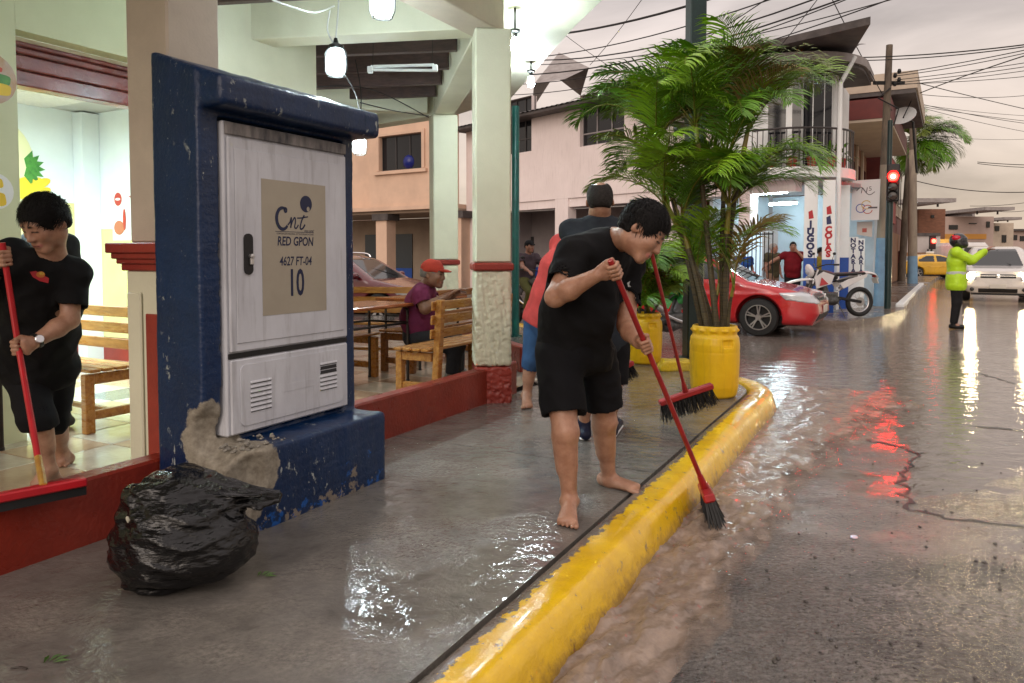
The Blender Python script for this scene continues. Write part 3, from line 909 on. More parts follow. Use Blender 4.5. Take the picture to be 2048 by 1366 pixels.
crack([g2(1835, 905), g2(1815, 940), g2(1808, 985), g2(1830, 1022), g2(1900, 1036), g2(2048, 1055), g2(2200, 1085)], 0.014, 2)
crack([g2(1940, 852), g2(2048, 862), g2(2150, 868)], 0.02, 3)
crack([g2(1950, 745), g2(2048, 772)], 0.02, 4)
# loose stones
m_stone = M('wet_stone', (0.035, 0.03, 0.03), (0.09, 0.08, 0.07), scale=30, rough=.25)
st = MB(); rg = random.Random(11)
for i in range(260):
    x = rg.uniform(1500, 2120); y = 880 + (1400 - 880) * rg.random() ** .8
    if x < 1500 + (y - 880) * .1: continue
    p = G(x, y, 0); r_ = rg.choice([.002, .0025, .003, .003, .004, .007])
    st.box((p.x, p.y, r_ * .5), (r_ * 2 * rg.uniform(.7, 1.4), r_ * 2, r_ * 1.5), Matrix.Rotation(rg.uniform(0, 6), 3, 'Z') @ Matrix.Rotation(rg.uniform(-.5, .5), 3, 'X'), r_ * .5)
tag(st.build('loose_stones', m_stone), 'scattered small loose stones lying on the wet asphalt', 'stones', kind='stuff')
m_cap = M('clear_plastic', (0.5, 0.55, 0.75), (0.75, 0.5, 0.5), scale=40, rough=.15)
p = G(1708, 1075, 0.004)
tag(MB().lathe([(0.0, 0.008), (0.014, 0.008), (0.018, 0.005), (0.018, 0.0)], 12, p).build('plastic_cap', m_cap, off=p), 'small pale plastic bottle cap lying on the wet asphalt', 'bottle cap')
p = G(1348 + 600, 1005, 0.0)
# bits of leaf and twig on the pavement
m_leafbit = M('leaf_scrap', (0.06, 0.13, 0.02), (0.03, 0.06, 0.01), rough=.4)
for (x, y, l, a, lab) in ((105, 1325, .05, .3, 'small green leaf scrap on the pavement at the bottom left corner'), (528, 1153, .05, .1, 'small green leaf scrap on the pavement beside the black rubbish bag')):
    p = G(x, y, SW + .004)
    m = MB(); 
    for q in range(4):
        aa = a + q * .5; d = Vector((math.cos(aa), math.sin(aa), 0)); n_ = Vector((-d.y, d.x, 0))
        o = p + n_ * q * .008
        m.add([o, o + d * l * .5 + n_ * .006 + Vector((0, 0, .006)), o + d * l, o + d * l * .5 - n_ * .006 + Vector((0, 0, .003))], [(0, 1, 2, 3)])
    tag(m.build('leaf_scrap', m_leafbit, off=p), lab, 'leaf', 'leaf scraps on the pavement')
m_twig = M('twig_bark', (0.03, 0.02, 0.015), rough=.5)
p = G(38, 1338, SW + .004); tag(MB().tube([p + Vector((-.025, 0, .002)), p + Vector((0, .004, .004)), p + Vector((.025, -.002, .002))], .003, 6).build('twig', m_twig, off=p), 'short dark twig on the pavement at the bottom left', 'twig', 'twigs on the pavement')
p = G(1452, 853, SW + .004); tag(MB().tube([p + Vector((-.04, .02, .002)), p + Vector((.03, -.02, .004))], .004, 6).build('twig', m_twig, off=p), 'dark twig on the pavement near the yellow drum and kerb', 'twig', 'twigs on the pavement')

# ================================================================== patio floor with tiles
def inpoly(p, poly):
    c = False; n = len(poly); j = n - 1
    for i in range(n):
        a, b_ = poly[i], poly[j]
        if (a[1] > p[1]) != (b_[1] > p[1]) and p[0] < (b_[0] - a[0]) * (p[1] - a[1]) / (b_[1] - a[1]) + a[0]: c = not c
        j = i
    return c
PW0 = Vector((0.14, 7.6)); PW1 = PW0 + W3 * 4.6
patio_poly = [ST(-1.2, -3.10).xy, ST(5.82, -3.10).xy, PW0, PW1, PW1 + Vector((-4, 1.0)), ST(5.45, -8.6).xy, ST(-1.2, -8.6).xy]
m_grout = M('grout', (0.16, 0.14, 0.12), rough=.4)
pf = MB().prism(patio_poly, 0.05, PF - 0.006).build('patio_floor', m_grout); tag(pf, kind='structure')
m_t1 = M('tile_cream', (0.50, 0.38, 0.26), (0.36, 0.24, 0.15), scale=2.5, rough=0.06, rough2=0.2, bump=0.06, bscale=30, spec=.6)
m_t2 = M('tile_pale', (0.56, 0.50, 0.40), (0.42, 0.36, 0.28), scale=3.5, rough=0.05, rough2=0.2, bump=0.06, bscale=30, spec=.6)
m_t3 = M('tile_grey', (0.16, 0.17, 0.17), (0.10, 0.11, 0.11), scale=3.5, rough=0.08, rough2=0.2, bump=0.06, bscale=30, spec=.6)
tw, gap = 0.44, 0.008
tme = []
for mm in (m_t1, m_t2, m_t3):
    me = MB().box((0, 0, 0), (tw - gap, tw - gap, 0.012), bev=0.003).mesh('tile'); me.materials.append(mm); tme.append(me)
rg = random.Random(3); cnt = 0
for i in range(-3, 24):
    for j in range(0, 16):
        c = ST(0.05 + i * tw, -3.33 - j * tw)
        if inpoly(c.xy, patio_poly) and cnt < 290:
            d = (c.y - 0) ; 
            k_ = 2 if (j % 5 == 1 and i % 4 == 1) else (0 if (i + j) % 2 else 1)
            o = link('tile', tme[k_], None, pf); o.location = (c.x, c.y, PF - 0.004); o.rotation_euler = (0, 0, ANG_U); cnt += 1
# ================================================================== restaurant building on the corner
U3 = Vector((U2.x, U2.y, 0)); N3 = Vector((N2.x, N2.y, 0)); Z3 = Vector((0, 0, 1))
MU = Matrix((U3, N3 * -1, Z3)).transposed()                 # columns: along street, into the building, up
m_cream = M('plaster_cream', (0.70, 0.69, 0.53), (0.63, 0.62, 0.47), scale=2.0, rough=.6, bump=.08, bscale=70)
m_lime = M('plaster_pale_green', (0.62, 0.65, 0.42), (0.56, 0.59, 0.37), scale=1.5, rough=.6, bump=.06, bscale=70)
m_grey = M('plaster_grey_beige', (0.60, 0.52, 0.42), (0.50, 0.43, 0.35), scale=2.5, rough=.65, bump=.08, bscale=70)
m_white = M('plaster_white', (0.78, 0.80, 0.80), (0.72, 0.74, 0.74), scale=2, rough=.55)
m_yel = M('plaster_soft_yellow', (0.72, 0.66, 0.30), (0.66, 0.60, 0.26), scale=2, rough=.55)
m_red = M('red_floor_paint', (0.26, 0.030, 0.016), (0.18, 0.022, 0.013), scale=4, rough=.2, rough2=.5, bump=.15, bscale=45)
m_redtrim = M('red_trim_paint', (0.33, 0.045, 0.03), (0.24, 0.03, 0.022), scale=5, rough=.35, bump=.1, bscale=60)
m_darkwood = M('dark_stained_wood', (0.085, 0.048, 0.040), (0.05, 0.03, 0.027), scale=6, rough=.5, stretch=(1, 8, 8), bump=.1, bscale=60)
m_redwood = M('varnished_red_wood', (0.20, 0.028, 0.018), (0.12, 0.018, 0.014), scale=5, rough=.2, rough2=.4, bump=.1, bscale=50)
m_concrete = M('grey_concrete', (0.30, 0.28, 0.24), (0.20, 0.185, 0.16), scale=9, rough=.8, bump=.4, bscale=50)
m_black = M('black_rubber', (0.012, 0.012, 0.013), rough=.5)
m_wire = M('cable_black', (0.012, 0.011, 0.011), rough=.6)
m_wirew = M('cable_white', (0.5, 0.5, 0.48), rough=.5)

def sbox(mb, s0, s1, t0, t1, z0, z1, bev=0.0):
    c = (ST(s0, t0, z0) + ST(s1, t1, z1)) / 2
    return mb.box(c, (abs(s1 - s0), abs(t1 - t0), abs(z1 - z0)), MU, bev)

# low red wall along the pavement, and its second leg round the corner
rw = ST(2.3, -3.05, SW)
low = thing('low_wall', 'low red painted wall between the pavement and the tiled patio', 'wall', rw)
sbox(MB(), -1.2, 5.82, -3.16, -3.045, SW - .02, 0.455, .012).build('wall_body', m_red, low, rw)
p2_ = PW0.to_3d(); p2_.z = SW
low2 = thing('low_wall', 'short red low wall behind the stucco corner column, beside the teal post', 'wall', p2_)
MB().beam((*PW0, .31), (*PW1, .31), .12, .29, bev=.012).build('wall_body', m_red, low2, p2_)

# front wall of the shop with its wide doorway
DT = -5.0; SJ0, SJ1 = 2.71, 4.05; ZL = 2.83
base = ST(2.4, DT, PF)
shop = thing('restaurant_wall', 'pale green restaurant front wall with a wide doorway', 'building', base)
w = MB(); sbox(w, -1.2, SJ0, DT - .15, DT, PF - .1, 3.62); w.build('wall', m_lime, shop, base)
w = MB(); sbox(w, SJ0 + .002, SJ1 - .002, DT - .15, DT - .001, ZL, 3.62); w.build('wall_over_door', m_lime, shop, base)
w = MB(); sbox(w, SJ1, 5.42, DT - .15, DT, PF - .1, 3.62); w.build('wall', m_cream, shop, base)
# red wooden cornice inside the opening
cz = [(2.52, 2.62, .04), (2.625, 2.72, .065), (2.725, 2.765, .10), (2.77, 2.80, .12)]
cp = None
for i, (z0, z1, dpt) in enumerate(cz):
    w = MB(); sbox(w, SJ0 - .1, SJ1 + .1, DT - .32, DT - .20 + dpt * .5, z0, z1, .008)
    if i == 0: cp = w.build('door_cornice', m_redwood, shop, base)
    else: w.build('moulding', m_redwood, cp, base)
w = MB(); sbox(w, SJ0 - .1, SJ1 + .1, DT - .34, DT - .153, 2.803, 2.828); w.build('shutter_slot', M('tan_board', (.42, .33, .2), rough=.6), shop, base)
# painted food pictures on the wall, left of the doorway
def wall_disc(name, label, x, y, r, cols, seed):
    rg = random.Random(seed)
    d = ray(x, y); nn = N3
    k_ = (nn.dot(ST(0, DT + .004)) - 0) / (d.dot(nn)); p = Vector((0, 0, CAMZ)) + d * k_
    t = thing(name, label, 'wall painting', p)
    def disc(c, rr, lift, mat, nm, sq=1.0, par=t, n=22, wob=0.0):
        pts = [(math.cos(a) * rr * (1 + wob * math.sin(3 * a + seed)), math.sin(a) * rr * sq * (1 + wob * math.cos(2 * a))) for a in (2 * math.pi * q / n for q in range(n))]
        return MB().polyplate(p + U3 * c[0] + Z3 * c[1] + N3 * lift, U3, Z3, pts, .0015).build(nm, mat, par, p)
    b0 = disc((0, 0), r, 0, cols[0], 'painted_round')
    for (cx, cy, rr, mi, sq) in cols[1]: disc((cx, cy), rr, .003 + .002 * rg.random() + mi * .0004, cols[2][mi], 'painted_shape', sq, t, 18, .12)
mp_w = M('paint_white', (.75, .76, .74), rough=.5); mp_y = M('paint_yolk', (.75, .52, .03), rough=.5); mp_b = M('paint_bun', (.45, .26, .13), (.5, .38, .3), scale=12, rough=.5)
mp_g = M('paint_leaf', (.08, .28, .04), (.04, .16, .03), scale=20, rough=.5); mp_r = M('paint_tomato', (.5, .05, .03), rough=.5)
wall_disc('wall_painting', 'painted egg on a white round on the restaurant wall at the left edge', -12, 382, .115, (mp_w, [(.02, .05, .035, 0, 1), (.03, -.05, .04, 0, 1.2), (-.05, 0, .05, 0, 1)], [mp_y]), 4)
wall_disc('wall_painting', 'painted sandwich on the restaurant wall at the upper left edge', -22, 155, .16, (mp_b, [(.05, .0, .08, 0, .5), (.06, -.06, .07, 1, .6), (.03, .06, .05, 2, .4)], [mp_g, mp_y, mp_r]), 5)

# bright room behind the doorway
RB, RS0, RS1, RZ = -8.34, 0.6, 5.30, 3.0
rb = ST(3.5, -7, PF)
room = thing('dining_room', 'brightly lit white and yellow dining room seen through the doorway', 'room', rb)
w = MB(); sbox(w, RS0, RS1, RB - .15, RB, 1.99, RZ + .3); w.build('upper_wall', m_white, room, rb)
w = MB(); sbox(w, RS0, RS1, RB - .15, RB, PF + .26, 1.987); w.build('lower_wall', m_yel, room, rb)
w = MB(); sbox(w, RS0, RS1, RB - .15, RB + .01, PF - .05, PF + .257); w.build('skirting', m_redtrim, room, rb)
w = MB(); sbox(w, RS1 + .001, RS1 + .11, RB, DT - .152, 1.70, RZ + .3); w.build('upper_wall', m_white, room, rb)
w = MB(); sbox(w, RS1 + .001, RS1 + .11, RB, DT - .152, PF + .26, 1.697); w.build('lower_wall', m_yel, room, rb)
w = MB(); sbox(w, RS1 - .008, RS1 + .11, RB, DT - .152, PF - .05, PF + .257); w.build('skirting', m_redtrim, room, rb)
w = MB(); sbox(w, RS1 - .20, RS1 - .002, RB + .002, RB + .18, PF, RZ); w.build('pilaster', m_white, room, rb)
w = MB(); sbox(w, RS0 - .1, RS0, RB, DT - .152, PF - .05, RZ + .3); w.build('side_wall', m_white, room, rb)
w = MB(); sbox(w, RS0, RS1, RB, DT - .16, RZ + .02, RZ + .06); cl = w.build('ceiling', M('ceiling_grid_grey', (.45, .43, .42), rough=.6), room, rb)
m_ct = M('ceiling_tile', (.66, .62, .60), (.58, .55, .53), scale=40, rough=.8)
ctm = MB().box((0, 0, 0), (.592, .592, .018), bev=.003).mesh('ceiling_tile'); ctm.materials.append(m_ct)
for i in range(8):
    for j in range(5):
        c = ST(RS0 + .3 + .6 * i, RB + .33 + .6 * j, RZ + .009)
        if RS0 + .3 + .6 * i < RS1 - .2: 
            o = link('ceiling_tile', ctm, None, cl); o.location = c - rb; o.rotation_euler = (0, 0, ANG_U)
# fluorescent ceiling lamp of the room
lp = ST(2.9, -6.4, RZ - .06)
fl = thing('ceiling_lamp', 'white fluorescent batten lamp on the dining room ceiling', 'lamp', lp)
m_tube = M('lit_tube', (.9, .95, 1), emis=(.78, .93, 1.0), estr=14)
MB().beam(lp - U3 * .62, lp + U3 * .62, .1, .05).build('batten', m_white, fl, lp)
for q in (-.03, .03): MB().tube([lp - U3 * .58 + N3 * q - Z3 * .045, lp + U3 * .58 + N3 * q - Z3 * .045], .015, 8).build('tube', m_tube, fl, lp)
def area(parent, loc, sx, sy, energy, color, rot=(0, 0, 0)):
    ld = bpy.data.lights.new('lamp_light', 'AREA'); ld.shape = 'RECTANGLE'; ld.size = sx; ld.size_y = sy; ld.energy = energy; ld.color = color
    o = bpy.data.objects.new('lamp_light', ld); COL.objects.link(o); o.parent = parent; o.location = loc; o.rotation_euler = rot; return o
area(fl, (0, 0, -.08), 1.2, .12, 230, (.70, .92, 1.0), (0, 0, ANG_U))
# fruit mural and poster on the room's back wall
def wallp(x, y, tt):
    d = ray(x, y); k_ = ST(0, tt).dot(N3) / d.dot(N3); return Vector((0, 0, CAMZ)) + d * k_
p = wallp(62, 345, RB + .003)
mur = thing('fruit_mural', 'painted yellow fruit with green leaves on the room wall', 'wall painting', p)
MB().polyplate(p - U3 * .1, U3, Z3, [(math.cos(a) * .30 - .15, math.sin(a) * .5) for a in (2 * math.pi * q / 28 for q in range(28))], .002).build('painted_ground', M('paint_cream', (.75, .70, .42), rough=.5), mur, p)
for q in range(7):
    a = R(70 - q * 24); d = Vector((math.cos(a), math.sin(a))); n_ = Vector((-d.y, d.x)); l = .2
    MB().polyplate(p + N3 * (.004 + .0006 * q) - U3 * .05 + Z3 * .05, U3, Z3, [tuple(d * 0), tuple(d * l * .4 + n_ * .05), tuple(d * l), tuple(d * l * .4 - n_ * .05)], .001).build('painted_leaf', mp_g, mur, p)
for q in range(6):
    c = Vector((-.1 + .09 * (q % 3), -.12 - .1 * (q // 3)))
    MB().polyplate(p + N3 * (.006 + .0008 * q), U3, Z3, [(c.x + math.cos(a) * .12, c.y + math.sin(a) * .055 + .05 * math.cos(a)) for a in (2 * math.pi * z / 16 for z in range(16))], .001).build('painted_fruit', mp_y, mur, p)
p = ST(RS1 - .004, 0, 0)
d = ray(252, 430); k_ = (RS1 - .004) / d.xy.dot(U2); p = Vector((0, 0, CAMZ)) + d * k_
NI = -N3
pos = thing('drink_poster', 'white poster with a red round, a bowl and a bottle on the room wall', 'poster', p)
MB().polyplate(p, NI * -1, Z3, [(-.24, -.28), (.24, -.28), (.24, .28), (-.24, .28)], -.003).build('sheet', mp_w, pos, p)
def pdisc(cx, cz_, rx, rz_, lift, mat, nm, n=20):
    MB().polyplate(p - U3 * lift, N3, Z3, [(cx + math.cos(a) * rx, cz_ + math.sin(a) * rz_) for a in (2 * math.pi * q / n for q in range(n))], -.001).build(nm, mat, pos, p)
pdisc(-.13, .18, .065, .075, .005, mp_r, 'printed_round'); pdisc(-.13, .18, .045, .015, .007, mp_w, 'printed_bar')
pdisc(-.12, -.14, .09, .08, .005, M('paint_soup', (.5, .16, .08), rough=.5), 'printed_bowl'); pdisc(-.02, -.05, .025, .12, .009, mp_r, 'printed_bottle')
pdisc(.12, .2, .07, .008, .005, mp_r, 'printed_line')

# columns
m_stucco = M('rough_stucco', (0.68, 0.66, 0.50), (0.60, 0.58, 0.43), scale=6, rough=.7, bump=.25, bscale=90)
def stucco_shaft(cx, cy, half, z0, z1, ang, vox, seed, name, mat, parent, off):
    S = SDF(vox); a = (math.cos(ang), math.sin(ang), 0); b_ = (-math.sin(ang), math.cos(ang), 0)
    S.box((cx, cy, (z0 + z1) / 2), (a, b_, (0, 0, 1)), (half, half, (z1 - z0) / 2), rnd=.02)
    S.disp(ridged(seed, .0085, 95, (1, 1, 1), 3)); S.disp(waves(seed, .004, 190))
    me = S.mesh(name, off, relax=0); return link(name, me, mat, parent)
def column(label, c, half, ang, zt, stucco=True, vox=.011):
    off = Vector((c[0], c[1], SW)); t = thing('patio_column', label, 'column', off, group='columns of the restaurant patio')
    rot = Matrix.Rotation(ang, 3, 'Z')
    MB().box((c[0], c[1], (1.34 + zt) / 2), (half * 2, half * 2, zt - 1.34), rot, .012).build('shaft', m_cream, t, off)
    MB().box((c[0], c[1], 1.305), (half * 2 + .045, half * 2 + .045, .066), rot, .014).build('red_band', m_redtrim, t, off)
    stucco_shaft(c[0], c[1], half + .005, SW + .31, 1.268, ang, vox, 3, 'stucco_base', m_stucco, t, off)
    stucco_shaft(c[0], c[1], half + .008, SW - .03, SW + .305, ang, vox, 8, 'red_foot', m_redtrim, t, off)
    return t
c1 = D(983, 735, 6.25); C1 = (c1.x, c1.y)
column('cream corner column with rough stucco lower half, in front of the teal post', C1, .148, R(8), 3.25)
c2 = D(888, 600, 9.95); C2 = (c2.x, c2.y)
column('cream column with red band standing behind the man in the red cap', C2, .165, R(16), 3.25, vox=.016)
off = ST(2.47, -3.2, SW)
t = thing('patio_column', 'beige column with red capped pedestal, behind the blue cabinet housing', 'column', off, group='columns of the restaurant patio')
w = MB(); sbox(w, 2.32, 2.62, -3.35, -3.05, 1.46, 3.25, .01); w.build('shaft', m_grey, t, off)
ped = MB(); sbox(ped, 2.305, 2.635, -3.365, -3.035, SW, 1.33, .01); pd = ped.build('pedestal', m_cream, t, off)
for (z0, z1, g) in ((1.325, 1.362, .016), (1.358, 1.386, .032), (1.382, 1.414, .048), (1.410, 1.46, .066)):
    w = MB(); sbox(w, 2.305 - g, 2.635 + g, -3.365 - g, -3.035 + g, z0, z1, .006); w.build('red_cap', m_redtrim, t, off)
w = MB(); sbox(w, 2.288, 2.304, -3.34, -3.24, .30, 1.22, .006); w.build('raised_panel', m_cream, pd, off)
w = MB(); sbox(w, 2.292, 2.304, -3.21, -3.06, .42, 1.12, .004); w.build('red_panel', m_redtrim, pd, off)

# beams, rafters and the canopy slab
b0 = Vector((C1[0], C1[1], 3.25))
can = thing('canopy', 'cream concrete canopy with dark wooden rafters over the patio', 'canopy', b0)
fA = ST(-1.2, -3.2, 0)
MB().beam((fA.x, fA.y, 3.435), (C1[0] - .02, C1[1] + .06, 3.435), .30, .37, bev=.008).build('front_beam', m_grey, can, b0)
MB().beam((C1[0] - .16, C1[1] + .02, 3.433), (-3.2, 6.72, 3.433), .26, .364, bev=.008).build('cross_beam', m_cream, can, b0)
MB().beam((C1[0] - .03, C1[1] + .13, 3.431), (C2[0], C2[1], 3.431), .26, .360, bev=.008).build('side_beam', m_cream, can, b0)
eD = Vector((C2[0], C2[1])) + Vector((-.79, .61)) * 4.4
MB().beam((C2[0], C2[1], 3.429), (eD.x, eD.y, 3.429), .26, .356, bev=.008).build('far_beam', m_cream, can, b0)
MB().beam((-3.2, 6.72, 3.2), (eD.x, eD.y, 3.2), .2, .84, bev=.008).build('back_wall', m_cream, can, b0)
MB().beam((C2[0] - .2, C2[1] - .15, 3.427), (-3.5, 9.2, 3.427), .2, .35, bev=.008).build('cross_beam', m_cream, can, b0)
for i, yy in enumerate((4.3, 5.0, 5.65, 7.25, 7.95, 8.65, 9.3)):
    f_ = (yy - C1[1]) / (C2[1] - C1[1]); xr = C1[0] + (C2[0] - C1[0]) * f_ - .16 if yy > 6 else (ST(-1.2, -3.36).x + (C1[0] - .2 - ST(-1.2, -3.36).x) * (yy - ST(-1.2, -3.36).y) / (C1[1] - ST(-1.2, -3.36).y))
    MB().beam((xr, yy, 3.475), (-3.3, yy + .42, 3.475), .075, .2, bev=.005).build('rafter', m_darkwood, can, b0)
zc = 3.622
e0, e1, e2, e3 = G(1204, 0, zc), G(1150, 52, zc), G(1090, 118, zc), G(1022, 196, zc)
edge = [ST(-1.4, -2.05).xy, ST(3.2, -2.05).xy, (e0 + (ST(3.2, -2.05, zc) - e0) * .45 + Vector((.16, 0.1, 0))).xy, e0.xy, e1.xy, e2.xy, e3.xy, (e3 + Vector((-1.1, 1.6, 0))).xy, (eD.x, eD.y + .8)]
slab = edge + [ST(5.6, -9).xy, ST(-1.4, -9).xy]
m_soffit = M('soffit_plaster', (0.66, 0.64, 0.52), (0.58, 0.56, 0.46), scale=3, rough=.65, bump=.15, bscale=60)
MB().prism(slab, zc, zc + .16).build('roof_slab', m_soffit, can, b0)
# red bracket sign end under the front beam
w = MB(); sbox(w, 4.35, 4.75, -3.04, -3.00, 3.30, 3.5, .006)
bp_ = ST(4.55, -3.02, 3.3); tag(w.build('red_sign_board', m_redtrim, off=bp_), 'small red board fixed on the front beam above the pavement', 'board')
# unlit tube lamp on a rafter
p = D(805, 138, 7.05)
tl = thing('tube_lamp', 'unlit white fluorescent tube hanging under the dark rafters', 'lamp', p)
MB().tube([p + Vector((-.30, .03, .0)), p + Vector((.30, -.03, -.02))], .014, 8).build('tube', M('tube_glass_off', (.75, .77, .78), rough=.2), tl, p)
for q in (-1, 1): MB().box(p + Vector((.31 * q, -.03 * q, .0)), (.05, .05, .06), bev=.006).build('end_cap', m_white, tl, p)
MB().beam(p + Vector((-.3, .03, .03)), p + Vector((.3, -.03, .03)), .035, .02).build('batten', m_white, tl, p)
for q in (-1, 1): MB().tube([p + Vector((.28 * q, 0, .03)), p + Vector((.28 * q, .05, .36))], .003, 5).build('hanger', m_wire, tl, p)

# lit lamps
m_bulb = M('lit_bulb', (1, 1, 1), emis=(.80, .95, 1.0), estr=380)
m_jar = M('lamp_jar_glass', (.9, 1, 1), rough=.05, alpha=.18, spec=.6)
m_iron = M('black_iron', (.02, .02, .02), rough=.45, metal=.6)
def point(parent, loc, energy, color, radius=.05):
    ld = bpy.data.lights.new('lamp_light', 'POINT'); ld.energy = energy; ld.color = color; ld.shadow_soft_size = radius
    o = bpy.data.objects.new('lamp_light', ld); COL.objects.link(o); o.parent = parent; o.location = loc; return o
def jar_lamp(label, x, y, Y, s=1.0, e=38):
    p = D(x, y, Y); t = thing('jar_lamp', label, 'lamp', p, group='caged jar lamps hanging under the canopy')
    MB().lathe([(.0, -.09), (.055, -.09), (.066, -.06), (.07, .02), (.062, .07), (.05, .09)], 16, capt=False).build('glass_jar', m_jar, t, smooth=True)
    MB().lathe([(.0, -.06), (.02, -.055), (.034, -.02), (.034, .01), (.022, .045), (.016, .06)], 14).build('bulb', m_bulb, t, smooth=True)
    MB().lathe([(.056, .09), (.056, .115), (.02, .135), (.012, .17)], 14).build('cap', m_iron, t, smooth=True)
    for q in range(6):
        a = q * math.pi / 3; cx, cy = math.cos(a), math.sin(a)
        MB().tube([(cx * .056, cy * .056, .1), (cx * .078, cy * .078, .06), (cx * .078, cy * .078, -.06), (cx * .06, cy * .06, -.1)], .003, 5).build('guard_bar', m_iron, t)
    MB().tube([(math.cos(a) * .06, math.sin(a) * .06, -.1) for a in (q * math.pi / 8 for q in range(16))], .003, 5, closed=True).build('guard_ring', m_iron, t)
    hang = min(3.6 - p.z, .9)
    MB().tube(spline([(0, 0, .17), (.02, .01, .17 + (hang - .17) * .5), (-.04, .02, hang)], 5), .006, 6).build('cord', m_wirew if label.startswith('middle') else m_wire, t)
    t.scale = (s, s, s)
    return t
jar_lamp('caged jar lamp at the top edge, nearest of the hanging lamps', 765, 2, 4.6, e=24)
jar_lamp('middle caged jar lamp on a white cord above the blue housing', 672, 124, 5.4, e=24)
jar_lamp('farthest caged jar lamp, just right of the blue housing roof', 719, 290, 7.9, e=24)
def bare_bulb(label, p, e, L=.10):
    t = thing('bulb_lamp', label, 'lamp', p, group='bare bulbs under the canopy slab')
    MB().lathe([(.0, -.10), (.03, -.09), (.042, -.05), (.036, 0), (.02, .03)], 14).build('bulb', m_bulb, t, smooth=True)
    MB().lathe([(.021, .03), (.021, .07), (.045, .08), (.045, .1)], 12).build('socket', m_iron, t, smooth=True)
    MB().tube([(0, 0, .1), (0, 0, zc - p.z)], .012, 6).build('stem', m_iron, t)
bare_bulb('bare bulb glaring on the canopy slab beside the corner column', D(1030, 82, 6.75), 24)
bare_bulb('small bare bulb at the far edge of the canopy slab', D(1062, 158, 8.6), 18)
# cables strung under the canopy
for k_, pts in enumerate(([D(660, 20, 5.3), D(655, 60, 5.35), D(668, 88, 5.4)], [D(690, 150, 5.5), D(705, 175, 6.2), D(716, 205, 7), D(720, 250, 7.8)], [D(720, 205, 7.6), D(790, 222, 8.6), D(858, 232, 9.7)], [D(545, 0, 4.4), D(585, 14, 4.6), D(630, 25, 4.9), D(668, 12, 5.3)], [D(560, 180, 8), D(680, 172, 8), D(760, 185, 8.4), D(857, 235, 9.6)])):
    pp = spline(pts, 6); tag(MB().tube(pp, .006, 6).build('lamp_cable', m_wirew if k_ in (0, 3) else m_wire, off=pp[0]), ('short white cable dropping to the middle jar lamp', 'black cable running from the middle jar lamp back to the farthest one', 'thin cable from the farthest jar lamp to the column behind the red cap', 'white cable looping along the ceiling at the top edge', 'long slack cable below the dark rafters to the far column')[k_], 'cable', 'cables under the canopy')
# teal post
p = G(1031, 672, SW); p.y = 11.2; p.x = D(1031, 600, 11.2).x; p.z = SW
m_teal = M('teal_enamel', (0.006, 0.10, 0.085), (0.004, 0.07, 0.062), scale=6, rough=.3)
tp = thing('teal_post', 'slim round teal post holding the far canopy edge', 'post', p)
MB().lathe([(.058, 0), (.058, 3.46)], 18, p).build('pipe', m_teal, tp, p, smooth=True)
MB().lathe([(.10, 0), (.10, .02)], 18, p).build('foot_plate', m_teal, tp, p)

# ================================================================== telecom cabinet in its blue housing
hb = ST(2.73, -2.8, SW)
cab = thing('telecom_cabinet', 'white telecom cabinet in a chipped dark blue concrete housing', 'cabinet', hb)
S = SDF(.0115)
AX = (U3, N3, Z3)
def sb(s0, s1, t0, t1, z0, z1, rnd=.012, op='u', k=.006):
    S.box((ST(s0, t0, z0) + ST(s1, t1, z1)) / 2, AX, ((s1 - s0) / 2, (t1 - t0) / 2, (z1 - z0) / 2), rnd, k, op)
sb(2.22, 3.25, -3.042, -2.73, SW - .02, 2.335)
sb(2.22, 3.235, -3.0, -2.51, SW - .02, SW + .37)
sb(2.228, 3.31, -3.03, -2.585, 2.045, 2.40, .03)
S.plane(ST(2.2, -3.04, 2.325), nrm(Vector(N3) * .33 + Vector(Z3)), ST(2.75, -2.8, 7.0), 4.87, k=.02)
sb(2.325, 3.165, -2.80, -2.60, SW + .395, 2.02, .004, 's', .004)
S.ell(ST(2.23, -2.66, .60), AX, (.10, .14, .12), k=.04, op='s')
S.ell(ST(2.24, -2.52, .42), AX, (.13, .07, .13), k=.03, op='s')
S.ell(ST(2.28, -2.48, .2), AX, (.12, .045, .12), k=.03, op='s')
S.disp(waves(3, .0025, 40)); S.disp(waves(5, .0015, 120))
m_blue = M('chipped_blue_paint', (0.0035, 0.024, 0.085), (0.003, 0.017, 0.06), scale=4, rough=.32, rough2=.55, bump=.18, bscale=55)
nt = m_blue.node_tree; N = nt.nodes; L = nt.links; b = N['Principled BSDF']
src = b.inputs['Base Color'].links[0].from_socket
tcn = N.new('ShaderNodeTexCoord')
def nmask(scale, a, b_, det=6, stretch=None, rough=.65):
    n = N.new('ShaderNodeTexNoise'); n.inputs['Scale'].default_value = scale; n.inputs['Detail'].default_value = det; n.inputs['Roughness'].default_value = rough
    if stretch:
        mp_ = N.new('ShaderNodeMapping'); mp_.inputs['Scale'].default_value = stretch; L.new(tcn.outputs['Object'], mp_.inputs['Vector']); L.new(mp_.outputs['Vector'], n.inputs['Vector'])
    else: L.new(tcn.outputs['Object'], n.inputs['Vector'])
    r_ = N.new('ShaderNodeMapRange'); r_.inputs['From Min'].default_value = a; r_.inputs['From Max'].default_value = b_; L.new(n.outputs['Fac'], r_.inputs['Value']); return n.outputs['Fac'], r_.outputs['Result']
def mth(op, a, b_, clamp=False):
    q = N.new('ShaderNodeMath'); q.operation = op; q.use_clamp = clamp
    for i, v in enumerate((a, b_)):
        if isinstance(v, (int, float)): q.inputs[i].default_value = v
        else: L.new(v, q.inputs[i])
    return q.outputs[0]
